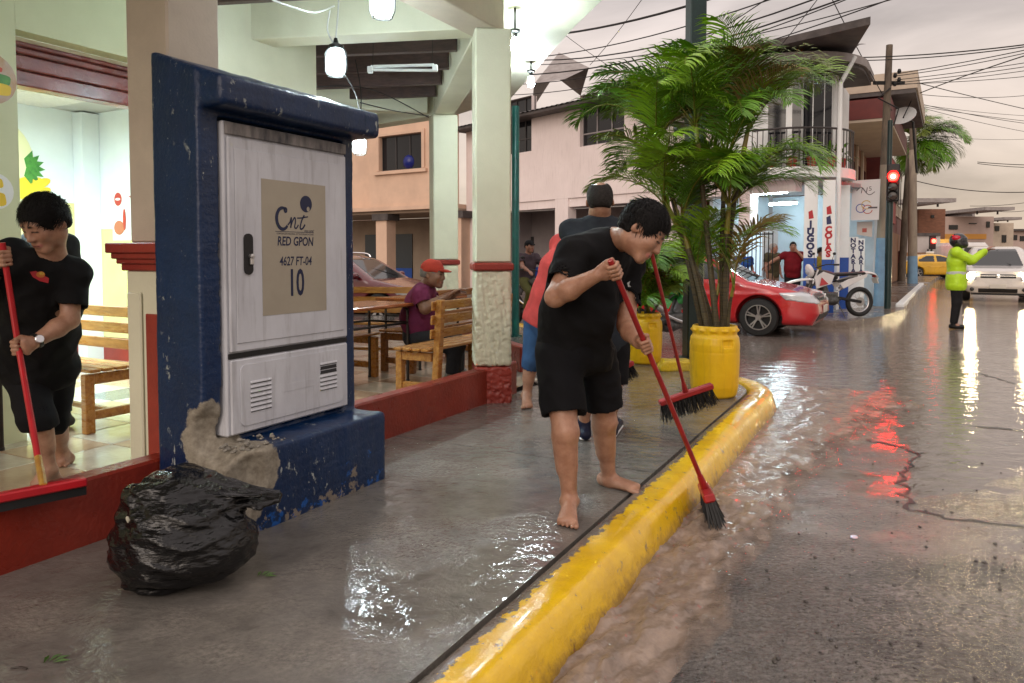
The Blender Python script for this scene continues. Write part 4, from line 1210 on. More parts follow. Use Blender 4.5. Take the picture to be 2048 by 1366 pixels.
def mixc(f_, c1, c2):
    x = N.new('ShaderNodeMixRGB'); L.new(f_, x.inputs['Fac'])
    for k_, c in (('Color1', c1), ('Color2', c2)):
        if isinstance(c, tuple): x.inputs[k_].default_value = c + (1,)
        else: L.new(c, x.inputs[k_])
    return x.outputs['Color']
_, chip = nmask(30, .60, .63, 6, (1, 1, .5))
_, zone = nmask(3.6, .53, .60, 3)
col_ = mixc(mth('MULTIPLY', chip, zone), src, (0.30, 0.33, 0.32))
_, sc1 = nmask(70, .70, .72, 3)
col_ = mixc(sc1, col_, (0.22, 0.25, 0.27))
# brighter older blue and bare render showing near the foot of the base
sp = N.new('ShaderNodeSeparateXYZ'); L.new(tcn.outputs['Object'], sp.inputs[0])
lowz = N.new('ShaderNodeMapRange'); lowz.inputs['From Min'].default_value = .26; lowz.inputs['From Max'].default_value = .0; L.new(sp.outputs['Z'], lowz.inputs['Value'])
nf, _ = nmask(13, 0, 1, 6)
wear = N.new('ShaderNodeMapRange'); wear.inputs['From Min'].default_value = .74; wear.inputs['From Max'].default_value = .78
L.new(mth('ADD', nf, mth('MULTIPLY', lowz.outputs[0], .24)), wear.inputs['Value'])
col_ = mixc(wear.outputs[0], col_, (0.006, 0.075, 0.30))
nf2, _ = nmask(9, 0, 1, 6, None, .7)
wear2 = N.new('ShaderNodeMapRange'); wear2.inputs['From Min'].default_value = .78; wear2.inputs['From Max'].default_value = .80
L.new(mth('ADD', nf2, mth('MULTIPLY', lowz.outputs[0], .26)), wear2.inputs['Value'])
col_ = mixc(wear2.outputs[0], col_, (0.20, 0.17, 0.14))
nf3, _ = nmask(14, 0, 1, 6)
tot = None
for (pp, rr) in ((ST(2.24, -2.68, .57), .185), (ST(2.28, -2.60, .50), .17), (ST(2.30, -2.50, .44), .15), (ST(2.24, -2.52, .26), .10)):
    vd = N.new('ShaderNodeVectorMath'); vd.operation = 'DISTANCE'; L.new(tcn.outputs['Object'], vd.inputs[0]); vd.inputs[1].default_value = pp - hb
    dd = mth('SUBTRACT', mth('ADD', vd.outputs['Value'], mth('MULTIPLY', nf3, .10)), rr + .05)
    tot = dd if tot is None else mth('MINIMUM', tot, dd)
pm = N.new('ShaderNodeMapRange'); pm.inputs['From Min'].default_value = .006; pm.inputs['From Max'].default_value = -.004; L.new(tot, pm.inputs['Value'])
_, cv = nmask(30, .3, .7, 6)
conc = mixc(cv, (0.34, 0.31, 0.25), (0.17, 0.145, 0.11))
col_ = mixc(pm.outputs[0], col_, conc)
L.new(col_, b.inputs['Base Color'])
rmx = N.new('ShaderNodeMapRange'); rmx.inputs['To Min'].default_value = .34; rmx.inputs['To Max'].default_value = .85; L.new(pm.outputs[0], rmx.inputs['Value'])
L.new(rmx.outputs[0], b.inputs['Roughness'])
link('blue_housing', S.mesh('blue_housing', hb, relax=1), m_blue, cab)
# rubble edge of the broken render
rgk = random.Random(4); rm = MB()
for i in range(70):
    pp = ST(2.25 + rgk.uniform(0, .28), -2.70 + rgk.uniform(0, .16), SW + .355 + rgk.uniform(0, .03)); r_ = rgk.uniform(.004, .014)
    rm.box(pp, (r_ * 2, r_ * 1.5, r_), Matrix.Rotation(rgk.uniform(0, 6), 3, 'Z') @ Matrix.Rotation(rgk.uniform(-.6, .6), 3, 'X'), r_ * .4)
tag(rm.build('rubble', m_concrete, cab, hb), kind='stuff')
m_cabw = M('dirty_white_paint', (0.64, 0.66, 0.71), (0.51, 0.52, 0.56), scale=3.2, rough=.38, rough2=.55, bump=.04, bscale=50, stretch=(1, 1, .5))
def dirt(m, amt, col2):
    nt = m.node_tree; N = nt.nodes; L = nt.links; b = N['Principled BSDF']; src = b.inputs['Base Color'].links[0].from_socket
    t_ = N.new('ShaderNodeTexCoord'); mp_ = N.new('ShaderNodeMapping'); mp_.inputs['Scale'].default_value = (14, 14, 1.2); L.new(t_.outputs['Object'], mp_.inputs['Vector'])
    n = N.new('ShaderNodeTexNoise'); n.inputs['Scale'].default_value = 1.6; n.inputs['Detail'].default_value = 8; n.inputs['Roughness'].default_value = .7; L.new(mp_.outputs['Vector'], n.inputs['Vector'])
    r_ = N.new('ShaderNodeMapRange'); r_.inputs['From Min'].default_value = .52; r_.inputs['From Max'].default_value = .75; r_.inputs['To Max'].default_value = amt; L.new(n.outputs['Fac'], r_.inputs['Value'])
    x = N.new('ShaderNodeMixRGB'); x.inputs['Color2'].default_value = col2 + (1,); L.new(r_.outputs[0], x.inputs['Fac']); L.new(src, x.inputs['Color1']); L.new(x.outputs[0], b.inputs['Base Color'])
dirt(m_cabw, .55, (.22, .21, .21))
TF = -2.700
w = MB(); sbox(w, 2.335, 3.155, -2.80, TF - .012, SW + .398, 2.005, .008); body = w.build('cabinet_body', m_cabw, cab, hb)
w = MB(); sbox(w, 2.350, 3.145, TF - .011, TF + .004, .955, 1.935, .006); door = w.build('door', m_cabw, cab, hb)
w = MB(); sbox(w, 2.385, 3.11, TF + .0045, TF + .009, .995, 1.885, .004); w.build('door_panel', m_cabw, door, hb)
w = MB(); sbox(w, 2.345, 3.15, TF - .0115, TF - .004, .925, .950, .002); w.build('door_gap', m_black, cab, hb)
w = MB(); sbox(w, 2.345, 3.15, TF - .0115, TF + .002, 1.945, 2.0, .003); w.build('stained_top_strip', M('stained_white', (.30, .28, .27), (.05, .05, .06), scale=14, rough=.6, stretch=(1, 1, .3)), cab, hb)
w = MB(); sbox(w, 2.350, 3.145, TF - .0112, TF + .003, .575, .92, .006); lpn = w.build('lower_panel', m_cabw, cab, hb)
pts = []
def rrect(w_, h_, r_, n=5):
    P = []
    for (cx, cy, a0) in ((w_ / 2 - r_, h_ / 2 - r_, 0), (-w_ / 2 + r_, h_ / 2 - r_, 90), (-w_ / 2 + r_, -h_ / 2 + r_, 180), (w_ / 2 - r_, -h_ / 2 + r_, 270)):
        for q in range(n + 1):
            a = R(a0 + 90 * q / n); P.append((cx + r_ * math.cos(a), cy + r_ * math.sin(a)))
    return P
MB().polyplate(ST(2.75, TF + .0035, .75), U3, Z3, rrect(.70, .285, .03), .005).build('vent_plate', m_cabw, lpn, hb)
m_gap = M('dark_slot', (.03, .03, .035), rough=.6)
for (s0, z0, n_, dark) in ((2.52, .74, 7, 0), (2.985, .765, 7, 1)):
    for q in range(n_):
        zz = z0 - .066 + q * .022
        MB().box(ST(s0, TF + .0088, zz - .007), (.125, .002, .006), MU).build('slot', m_gap, lpn, hb)
        if not (dark and q in (4, 5)):
            MB().box(ST(s0, TF + .0105, zz), (.13, .006, .012), MU @ Matrix.Rotation(R(-28), 3, 'X'), .002).build('louver', m_cabw, lpn, hb)
        else: MB().box(ST(s0, TF + .0095, zz), (.12, .002, .016), MU).build('slot', m_gap, lpn, hb)
MB().polyplate(ST(2.762, TF + .0087, .745), U3, Z3, [(-.11, -.018), (.11, -.018), (.11, .018), (-.11, .018)], .0012).build('name_plate', m_cabw, lpn, hb)
hp_ = ST(2.452, TF + .0092, 1.405)
hd = MB().polyplate(hp_, U3, Z3, rrect(.05, .19, .0245), .008).build('handle', m_black, door, hb)
MB().lathe([(.0, 0), (.012, 0), (.012, .014), (.0, .016)], 10, hp_ + N3 * .008 + Z3 * -.01 + U3 * .008, N3).build('lock', M('steel', (.6, .6, .6), rough=.3, metal=.9), door, hb)
MB().box(hp_ + N3 * .014 + Z3 * -.032 + U3 * .01, (.02, .012, .034), MU, .003).build('padlock', MATS['steel'], door, hb)
# sticker with its print
sc_ = ST(2.755, TF + .0095, 1.437)
m_stick = M('beige_vinyl', (.40, .36, .285), (.37, .33, .26), scale=5, rough=.4); m_ink = M('navy_ink', (.008, .014, .055), rough=.45)
stk = MB().polyplate(sc_, U3, Z3, [(-.218, -.325), (.218, -.325), (.218, .325), (-.218, .325)], .0012).build('sticker', m_stick, door, hb)
so = sc_ + N3 * .0022
def ink(mb, name):
    return MB().add([so + U3 * v[0] + Z3 * v[1] + N3 * (v[2] - .0009) for v in mb.v], mb.f).build(name, m_ink, stk, hb)
kt = dict(off=hb)
text('print', 'RED GPON', m_ink, stk, so + Z3 * .03, U3, Z3, sx=.80, size=.062, bold=.0012, shear=.12, **kt)
text('print', '4627 FT-04', m_ink, stk, so + Z3 * -.068, U3, Z3, sx=.76, size=.062, bold=.0008, shear=.12, **kt)
text('print', '10', m_ink, stk, so + Z3 * -.180, U3, Z3, sx=.62, size=.185, bold=.0035, **kt)
text('print', 'nos une!', m_ink, stk, so + Z3 * .087 + U3 * .095, U3, Z3, size=.020, shear=.2, **kt)
text('print', 'CORPORACIÓN NACIONAL DE TELECOMUNICACIONES', m_ink, stk, so + Z3 * .068, U3, Z3, sx=.86, size=.0115, **kt)
def arc(cx, cy, rx, ry, a0, a1, n=18): return [(cx + rx * math.cos(R(a0 + (a1 - a0) * q / n)), cy + ry * math.sin(R(a0 + (a1 - a0) * q / n))) for q in range(n + 1)]
lg = MB()
cc = arc(-.085, .142, .040, .052, 62, 320)
lg2 = ribbon(cc, .013, taper=[1.0 + .5 * math.sin(q / 18 * 3.14) for q in range(19)]); lg.add(lg2.v, lg2.f)
for q in (ribbon(arc(-.066, .184, .007, .009, 0, 360, 12), .012), ribbon(spline([(-.052, .112), (-.036, .128), (-.028, .150), (-.030, .118), (-.033, .098)], 4), .0085),
          ribbon(spline([(-.033, .103), (-.018, .135), (-.004, .150), (.000, .132), (-.006, .102), (.006, .098), (.020, .115)], 4), .0075),
          ribbon(spline([(.062, .205 - .04), (.045, .14), (.033, .108), (.036, .094), (.052, .10), (.066, .118)], 4), .0085), ribbon([(.012, .148), (.04, .150), (.088, .158)], .0065),
          ribbon([(-.135, .0785), (.128, .0785)], .0025)): lg.add(q.v, q.f)
ink(lg, 'logo_lettering')
el = MB(); n = 28; vs_ = []
for q in range(n):
    a = 2 * math.pi * q / n; vs_.append((.075 + .042 * math.cos(a), .222 + .042 * math.sin(a), .001))
for q in range(n):
    a = 2 * math.pi * q / n; vs_.append((.090 + .0105 * math.cos(a), .197 + .0125 * math.sin(a), .001))
el.add(vs_, [(q, (q + 1) % n, n + (q + 1) % n, n + q) for q in range(n)])
ink(el, 'logo_dot')

# ================================================================== black rubbish bag
bc = G(334, 1200, SW); bc += Vector((-.015, .15, 0))
S = SDF(.0052)
c = bc + Vector((0, 0, .165))
X_, Y_ = Vector((1, 0, 0)), Vector((0, 1, 0))
S.ell(c + Vector((0, 0, -.02)), (X_, Y_, Z3), (.270, .23, .165), k=.05)
S.ell(c + Vector((-.02, 0, .08)), (X_, Y_, Z3), (.205, .19, .10), k=.08)
S.ell(c + Vector((-.06, .0, .17)), (Vector((1, .0, .1)), Y_, Vector((-.1, 0, 1))), (.15, .13, .055), k=.05)
S.ecap(c + Vector((-.02, .02, .165)), c + Vector((.34, .10, .135)), (0, 1, .2), .15, .045, .05, .010, k=.05)
S.ecap(c + Vector((.05, .0, .17)), c + Vector((.30, .0, .16)), (0, 1, -.3), .08, .022, .03, .008, k=.03)
S.ell(c + Vector((-.09, -.05, .215)), (X_, Y_, Z3), (.075, .06, .03), k=.02, op='s')
S.disp(waves(41, .022, 11, (1, 1, 1.2))); S.disp(ridged(21, .0115, 16, (1.0, 1.0, 1.7), 2)); S.disp(ridged(31, .0048, 40, (.8, .8, 2.0), 2))
S.plane((0, 0, SW + .004), (0, 0, -1), bc - Vector((0, 0, .6)), .75, k=.02)
m_bag = M('black_bin_bag', (0.003, 0.003, 0.0035), (0.006, 0.006, 0.0065), scale=6, rough=.13, rough2=.24, bump=.22, bscale=34, bump2=.22, b2scale=13, stretch=(.8, .8, 2.4), spec=.5)
bag = thing('rubbish_bag', 'full black plastic rubbish bag on the pavement against the blue housing', 'rubbish bag', bc)
link('sack', S.mesh('sack', bc, relax=1), m_bag, bag)
m_paper = M('wet_paper', (.55, .52, .42), (.35, .33, .26), scale=30, rough=.6)
for (dx, dz, r_) in ((-.075, .185, .034), (-.10, .135, .03)):
    S = SDF(.0055); pp = c + Vector((dx, -.105 - .03 * (dz < .15), dz)); S.ell(pp, (Vector((1, 0, .6)), Y_, Vector((-.6, 0, 1))), (r_ * 1.2, r_ * .5, r_ * .6), k=.005); S.disp(ridged(int(dz * 99), .011, 70))
    link('paper_scrap', S.mesh('paper_scrap', bc), m_paper, bag)
# ================================================================== furniture on the patio
m_wood = M('varnished_wood', (0.44, 0.20, 0.045), (0.28, 0.105, 0.022), scale=4, rough=.22, rough2=.4, stretch=(1.5, 9, 9), bump=.08, bscale=40)
m_wood2 = M('varnished_wood_dark', (0.30, 0.12, 0.03), (0.18, 0.065, 0.018), scale=4, rough=.25, rough2=.4, stretch=(1.5, 9, 9), bump=.08, bscale=40)
m_steel = M('dark_steel_tube', (.03, .025, .022), rough=.35, metal=.5)
def bench(label, loc, rz, L=1.25, mat=None):
    mat = mat or m_wood
    t = thing('wooden_bench', label, 'bench', loc, rz, 'wooden slatted benches of the restaurant')
    h, dpt, bh = .42, .40, .84
    for q in (-1, 1):
        x = q * (L / 2 - .07)
        MB().box((x, -dpt / 2 + .03, h / 2 - .01), (.06, .065, h - .02), bev=.006).build('leg', mat, t)
        MB().beam((x, dpt / 2 - .02, 0.0), (x, dpt / 2 + .035, bh), .062, .06, up=(1, 0, 0), bev=.006).build('back_post', mat, t)
        MB().box((x, .005, h - .055), (.045, dpt - .1, .07), bev=.005).build('side_rail', mat, t)
        MB().box((x, .005, .12), (.04, dpt - .1, .06), bev=.005).build('stretcher', mat, t)
    for k_ in range(4):
        MB().box((0, -dpt / 2 + .045 + k_ * .093, h + .006), (L, .075, .022), bev=.005).build('seat_slat', mat, t)
    for k_ in range(3):
        z = .56 + k_ * .115; y = dpt / 2 - .055 + (z / bh) * .055
        MB().box((0, y, z), (L, .02, .075), Matrix.Rotation(R(-4), 3, 'X'), bev=.005).build('back_slat', mat, t)
    MB().box((0, .02, .12), (L - .16, .045, .03), bev=.004).build('long_stretcher', mat, t)
    return t
def table(label, loc, rz, L=1.2, W=.7):
    t = thing('patio_table', label, 'table', loc, rz, 'tables of the restaurant')
    MB().box((0, 0, .735), (L, W, .032), bev=.008).build('table_top', M('table_varnish', (.34, .10, .03), (.24, .07, .02), scale=4, rough=.1, rough2=.25, stretch=(1, 6, 6)), t)
    for sx in (-1, 1):
        for sy in (-1, 1):
            x, y = sx * (L / 2 - .08), sy * (W / 2 - .08)
            MB().tube(spline([(x * .88, y, .715), (x * .97, y, .69), (x, y, .62), (x, y, .012)], 4), .014, 8).build('leg', m_steel, t, smooth=True)
            MB().lathe([(.017, 0), (.017, .02)], 8, (x, y, 0)).build('foot', m_black, t)
    for sy in (-1, 1): MB().tube([(-L / 2 + .08, sy * (W / 2 - .08), .56), (L / 2 - .08, sy * (W / 2 - .08), .56)], .012, 6).build('rail', m_steel, t)
    for sx in (-1, 1): MB().tube([(sx * (L / 2 - .08), -W / 2 + .08, .56), (sx * (L / 2 - .08), W / 2 - .08, .56)], .012, 6).build('rail', m_steel, t)
    return t
q = Vector((-0.97, 6.16)) + N2 * .2 + U2 * .60
bench('wooden bench backing onto the low red wall beside the corner column', (q.x, q.y, PF), ANG_U + math.pi, 1.3)
q = Vector((-1.0, 7.43)) - N2 * .2 + U2 * .62
bench('darker wooden bench directly behind the front bench, second from the low wall', (q.x, q.y, PF), ANG_U + math.pi, 1.35, m_wood2)
bench('pale wooden bench between the table and the parked maroon car', (-1.62, 8.5, PF), R(-6), 1.15)
bench('wooden bench half hidden at the right side of the blue housing', (-1.72, 6.9, PF), R(64), 1.1)
bench('wooden bench in the doorway behind the man with the squeegee', (-3.22, 5.34, PF), R(-30), 1.2)
table('red varnished table between the benches, beside the blue housing', (-1.42, 6.72, PF), ANG_U, 1.1, .62)
table('table where the man in the red cap leans', (-.98, 8.1, PF), ANG_U, .9, .6)
table('low red brown table cut by the left edge of the picture', (-3.42, 4.35, PF), R(60), .7, .5)

# ================================================================== yellow drums with palms
m_drum = M('yellow_plastic', (0.80, 0.50, 0.008), (0.72, 0.42, 0.008), scale=3, rough=.3, rough2=.42, bump=.04, bscale=40)
m_soil = M('wet_soil', (.03, .02, .014), (.06, .04, .025), scale=20, rough=.8, bump=.6, bscale=40)
dirt(m_drum, .5, (.30, .17, .03))
def drum(label, p, s=1.0, ang=0.0):
    S = SDF(.0085)
    pr = [(0, .17), (.02, .19), (.10, .205), (.30, .213), (.46, .213), (.52, .205), (.545, .186), (.565, .190), (.60, .192), (.612, .19), (.622, .186)]
    zs = np.array([z for z, r_ in pr], dtype=f32); rs = np.array([r_ for z, r_ in pr], dtype=f32)
    def fn(X, Y, Z):
        r_ = np.sqrt(X * X + Y * Y); w_ = np.interp(Z, zs, rs).astype(f32)
        d = np.maximum(r_ - w_, np.maximum(-Z, Z - .622)); ring = np.maximum(w_ - .012 - r_, .57 - Z)
        return np.maximum(d, -np.maximum(-ring * -1 if False else (r_ - (w_ - .014)), .575 - Z))
    S.fn(fn, (-.22, -.22, 0), (.22, .22, .625))
    for k_ in range(12):
        a = k_ * math.pi / 6 + .2; S.ell((math.cos(a) * .192, math.sin(a) * .192, .582), ((-math.sin(a), math.cos(a), 0), (math.cos(a), math.sin(a), 0), (0, 0, 1)), (.032, .017, .014), k=.008)
    for a in (ang, ang + math.pi):
        d = (math.cos(a), math.sin(a), 0); l_ = (-math.sin(a), math.cos(a), 0)
        S.box((d[0] * .215, d[1] * .215, .475), (l_, d, (0, 0, 1)), (.046, .026, .028), .006, .006, 's')
    def seam(X, Y, Z): return (0.0022 * np.exp(-((Z - .40) / .004) ** 2) - .0015 * np.exp(-((Z - .2) / .006) ** 2)).astype(f32)
    S.disp(seam)
    t = thing('yellow_drum', label, 'drum', p); t.scale = (s, s, s)
    link('drum_body', S.mesh('drum_body'), m_drum, t)
    m = MB(); n = 20; rg = random.Random(2)
    m.lathe([(.0, .60), (.06, .595), (.12, .588), (.172, .582)], n, capb=False, capt=False); m.v = [(v[0], v[1], v[2] + rg.uniform(-.006, .006)) for v in m.v]
    m.build('soil', m_soil, t)
    return t
D1 = G(1429, 800, SW); D1.y += .2; D1.x = D(1429, 700, D1.y).x
D2 = G(1290, 730, SW); D2.y += .17; D2.x = D(1289, 700, D2.y).x
drum('near yellow plastic drum with the big palm at the kerb corner', D1, 1.0, R(-72))
drum('far yellow plastic drum with the small palm, left of the dark post', D2, .93, R(-72))

m_leaf = [M('palm_leaf', (0.115, 0.265, 0.013), (0.06, 0.155, 0.009), scale=5, rough=.3, rough2=.45, spec=.5),
          M('palm_leaf_light', (0.23, 0.40, 0.018), (0.14, 0.27, 0.013), scale=5, rough=.3, rough2=.45, spec=.5),
          M('palm_leaf_olive', (0.15, 0.19, 0.022), (0.08, 0.12, 0.014), scale=5, rough=.35, rough2=.5, spec=.5)]
m_leaf.append(M('palm_leaf_dry', (0.24, 0.17, 0.04), (0.14, 0.085, 0.025), scale=6, rough=.6))
m_rach = M('palm_rachis', (0.13, 0.17, 0.02), (0.2, 0.14, 0.02), scale=8, rough=.4)
m_cane = M('palm_cane', (0.10, 0.075, 0.028), (0.035, 0.026, 0.014), scale=7, rough=.5, stretch=(1, 1, 14), bump=.3, bscale=30)
m_cane2 = M('palm_crownshaft', (0.17, 0.20, 0.03), (0.24, 0.15, 0.02), scale=9, rough=.4)
def frond(base, az, el, L, droop, rg, lmat, parent, off, nl=30, lf=.30, wid=.019, name='frond'):
    m = MB(); n = 16; P = [Vector(base)]; e = el; T = []
    for i in range(n):
        d = Vector((math.cos(az) * math.cos(e), math.sin(az) * math.cos(e), math.sin(e))); T.append(d); P.append(P[-1] + d * L / n)
        e -= droop / n * (.35 + 1.3 * i / n); az += rg.uniform(-.02, .02)
    T.append(T[-1])
    m.tube(P[::2], [.009 * (1 - .85 * i / 8) for i in range(9)], 5)
    lv = MB()
    for i in range(nl):
        q = .16 + .84 * i / (nl - 1); k_ = q * n; i0 = min(int(k_), n - 1); p = P[i0].lerp(P[i0 + 1], k_ - i0); d = T[i0]
        sd = d.cross(Vector((0, 0, 1)))
        if sd.length < .1: sd = Vector((-math.sin(az), math.cos(az), 0))
        sd.normalize(); up = sd.cross(d)
        ll = lf * (math.sin(math.pi * min(1, .12 + .88 * q)) ** .6 * .85 + .18) * rg.uniform(.85, 1.1)
        for s_ in (-1, 1):
            dd = (d * (.55 + .35 * q) + sd * s_ * .85 + up * rg.uniform(.05, .42)).normalized(); w = wid * rg.uniform(.75, 1.1)
            p1 = p + dd * ll * .38; g = Vector((0, 0, -1)); d2 = (dd + g * rg.uniform(.18, .45)).normalized(); p2 = p1 + d2 * ll * .36; d3 = (d2 + g * rg.uniform(.3, .7)).normalized(); p3 = p2 + d3 * ll * .3
            nn = dd.cross(up).normalized() * w * .5; fold = up * w * .22
            lv.add([p - nn * .5, p + nn * .5, p1 - nn + fold, p1 + nn - fold, p2 - nn * .75 + fold, p2 + nn * .75 - fold, p3], [(0, 1, 3, 2), (2, 3, 5, 4), (4, 5, 6)])
    me = MB(); me.add(m.v, m.f); nf = len(me.f); me.add(lv.v, lv.f)
    mesh = bpy.data.meshes.new(name); o_ = Vector(off); mesh.from_pydata([(v[0] - o_.x, v[1] - o_.y, v[2] - o_.z) for v in me.v], [], me.f); mesh.update()
    mesh.materials.append(m_rach); mesh.materials.append(lmat)
    mi = np.zeros(len(me.f), dtype=np.int32); mi[nf:] = 1; mesh.polygons.foreach_set('material_index', mi); mesh.shade_smooth()
    ob = bpy.data.objects.new(name, mesh); COL.objects.link(ob); ob.parent = parent; return ob
def palm(name, label, base, stems, seed, cat='palm', lf=.30, wid=.019, lean=0.0):
    rg = random.Random(seed); t = thing(name, label, cat, base)
    for (dx, dy, h, bend, nfr, Lf, el0, el1, azc, azs) in stems:
        b = base + Vector((rg.uniform(-.09, .09), rg.uniform(-.09, .09), 0)); top = b + Vector((dx - lean * h, dy, h))
        mid = b.lerp(top, .5) + Vector((-dx * bend, -dy * bend, 0)); P = spline([b, mid, top], 7)
        rr = .026 if h > .8 else .017
        if h > .12:
            cut = int(len(P) * .72)
            MB().tube(P[:cut + 1], [rr * (1.15 - .35 * i / cut) for i in range(cut + 1)], 8).build('cane', m_cane, t, base, smooth=True)
            MB().tube(P[cut:], [rr * (.95 - .4 * i / (len(P) - cut)) for i in range(len(P) - cut)], 8).build('crownshaft', m_cane2, t, base, smooth=True)
        for k_ in range(nfr):
            az = (azc + rg.uniform(-azs, azs)) if azs < 3 else (k_ * 2.4 + rg.uniform(-.5, .5))
            el = rg.uniform(el0, el1)
            lm = m_leaf[0 if rg.random() < .42 else (1 if rg.random() < .72 else (2 if rg.random() < .72 else 3))]
            frond(P[-1] - Vector((0, 0, .1 * rg.random() * min(1, h * 3))), az, el, Lf * rg.uniform(.8, 1.15), rg.uniform(1.4, 2.5), rg, lm, t, base, nl=46, lf=lf, wid=wid)
    return t
pb = D1 + Vector((0, 0, .585))
stems = [(-.32, .0, 1.15, .12, 9, .95, R(45), R(82), 0, 9), (-.24, .05, 1.68, .10, 10, 1.0, R(50), R(86), 0, 9), (-.02, -.05, 1.80, .05, 10, 1.02, R(52), R(87), 0, 9),
         (.18, .05, 1.50, .10, 9, 1.02, R(45), R(82), 0, 9), (.40, .0, 1.82, .14, 10, 1.0, R(50), R(86), 0, 9), (.12, -.1, 1.12, .1, 8, .95, R(45), R(82), 0, 9),
         (-.12, .1, .95, .1, 6, .9, R(48), R(82), 0, 9), (.26, .1, 1.2, .1, 6, .92, R(48), R(80), 0, 9), (.06, -.12, .4, .1, 2, .85, R(82), R(89), 0, 9), (-.08, .0, .45, .1, 3, .85, R(80), R(89), 0, 9), (.10, .05, .4, .1, 2, .85, R(82), R(89), 0, 9)]
palm('areca_palm', 'tall bushy feathery palm growing from the near yellow drum', pb, stems, 12, lf=.38, wid=.0125, lean=.11)
pb2 = D2 + Vector((0, 0, .54))
st2 = [(-.02, 0, .42, .1, 7, .72, R(35), R(80), 0, 9), (.08, .02, .58, .1, 7, .72, R(30), R(80), 0, 9), (-.1, 0, .25, .1, 7, .72, R(50), R(85), 0, 9), (.12, 0, .18, .1, 6, .6, R(50), R(85), 0, 9), (-.06, -.05, .05, .1, 6, .55, R(60), R(88), 0, 9)]
palm('areca_palm', 'smaller feathery palm in the far yellow drum behind the sweepers', pb2, st2, 5, lf=.30, wid=.014)

# dark green street post and its yellow block
pp = D(1385, 700, 8.75); pp.z = SW
m_dgreen = M('dark_green_steel', (0.010, 0.030, 0.028), (0.007, 0.02, 0.02), scale=5, rough=.35, bump=.05, bscale=30)
t = thing('street_post', 'thick dark green square street post behind the big palm', 'post', pp)
MB().box((pp.x, pp.y, SW + 3.2), (.20, .16, 6.4), R(12), .012).build('shaft', m_dgreen, t, pp)
MB().box((pp.x, pp.y, SW + .012), (.34, .3, .024), R(12), .004).build('base_plate', m_dgreen, t, pp)
MB().lathe([(.06, -.04), (.075, -.02), (.075, .02), (.05, .05)], 14, (pp.x - .2, pp.y - .12, 2.86), (0, -1, 0)).build('small_speaker', m_black, t, pp, smooth=True)
MB().beam((pp.x - .2, pp.y - .1, 2.86), (pp.x, pp.y, 2.86), .03, .03).build('bracket', m_dgreen, t, pp)
pq = G(1352, 742, SW); 
S = SDF(.012); S.box(pq + Vector((.0, .10, .05)), (Vector((1, .15, 0)), Vector((-.15, 1, 0)), Z3), (.19, .13, .06), .02); S.plane(pq + Vector((-.14, 0, .08)), (-.8, 0, .6), pq + Vector((-.3, .1, .15)), .22); S.disp(waves(4, .006, 30)); 
yb = link('yellow_block', S.mesh('yellow_block', pq), M('yellow_block_paint', (.72, .50, .01), (.5, .36, .06), scale=8, rough=.4, bump=.4, bscale=40), None, pq)
tag(yb, 'low worn yellow concrete block at the foot of the dark post', 'concrete block')
# ================================================================== buildings across the cross street
def facing(o, d):
    """facade frame: o corner (2D), d direction along it; outward normal looks at the camera side"""
    o = Vector(o); d = Vector(d).normalized(); n = Vector((d.y, -d.x))
    if n.dot(-o) < 0: n = -n
    class F: pass
    f_ = F(); f_.o, f_.d, f_.n = o, d, n
    f_.d3 = Vector((d.x, d.y, 0)); f_.n3 = Vector((n.x, n.y, 0))
    def pix(x, y, dep=0.0):
        r_ = ray(x, y); k_ = ((o + n * dep).dot(n)) / r_.xy.dot(n); p = r_ * k_
        return ((p.xy - o).dot(d), p.z + CAMZ)
    f_.pix = pix
    f_.at = lambda a, z, dep=0.0: Vector((o.x + d.x * a + n.x * dep, o.y + d.y * a + n.y * dep, z))
    f_.rot = Matrix((f_.d3, f_.n3, Z3)).transposed() if f_.d3.cross(f_.n3).z > 0 else Matrix((f_.d3 * -1, f_.n3, Z3)).transposed()
    return f_
def fbox(F, a0, a1, z0, z1, d0, d1, mb=None, bev=0.0):
    mb = mb or MB(); c = F.at((a0 + a1) / 2, (z0 + z1) / 2, (d0 + d1) / 2)
    return mb.box(c, (abs(a1 - a0), abs(d1 - d0), abs(z1 - z0)), F.rot, bev)
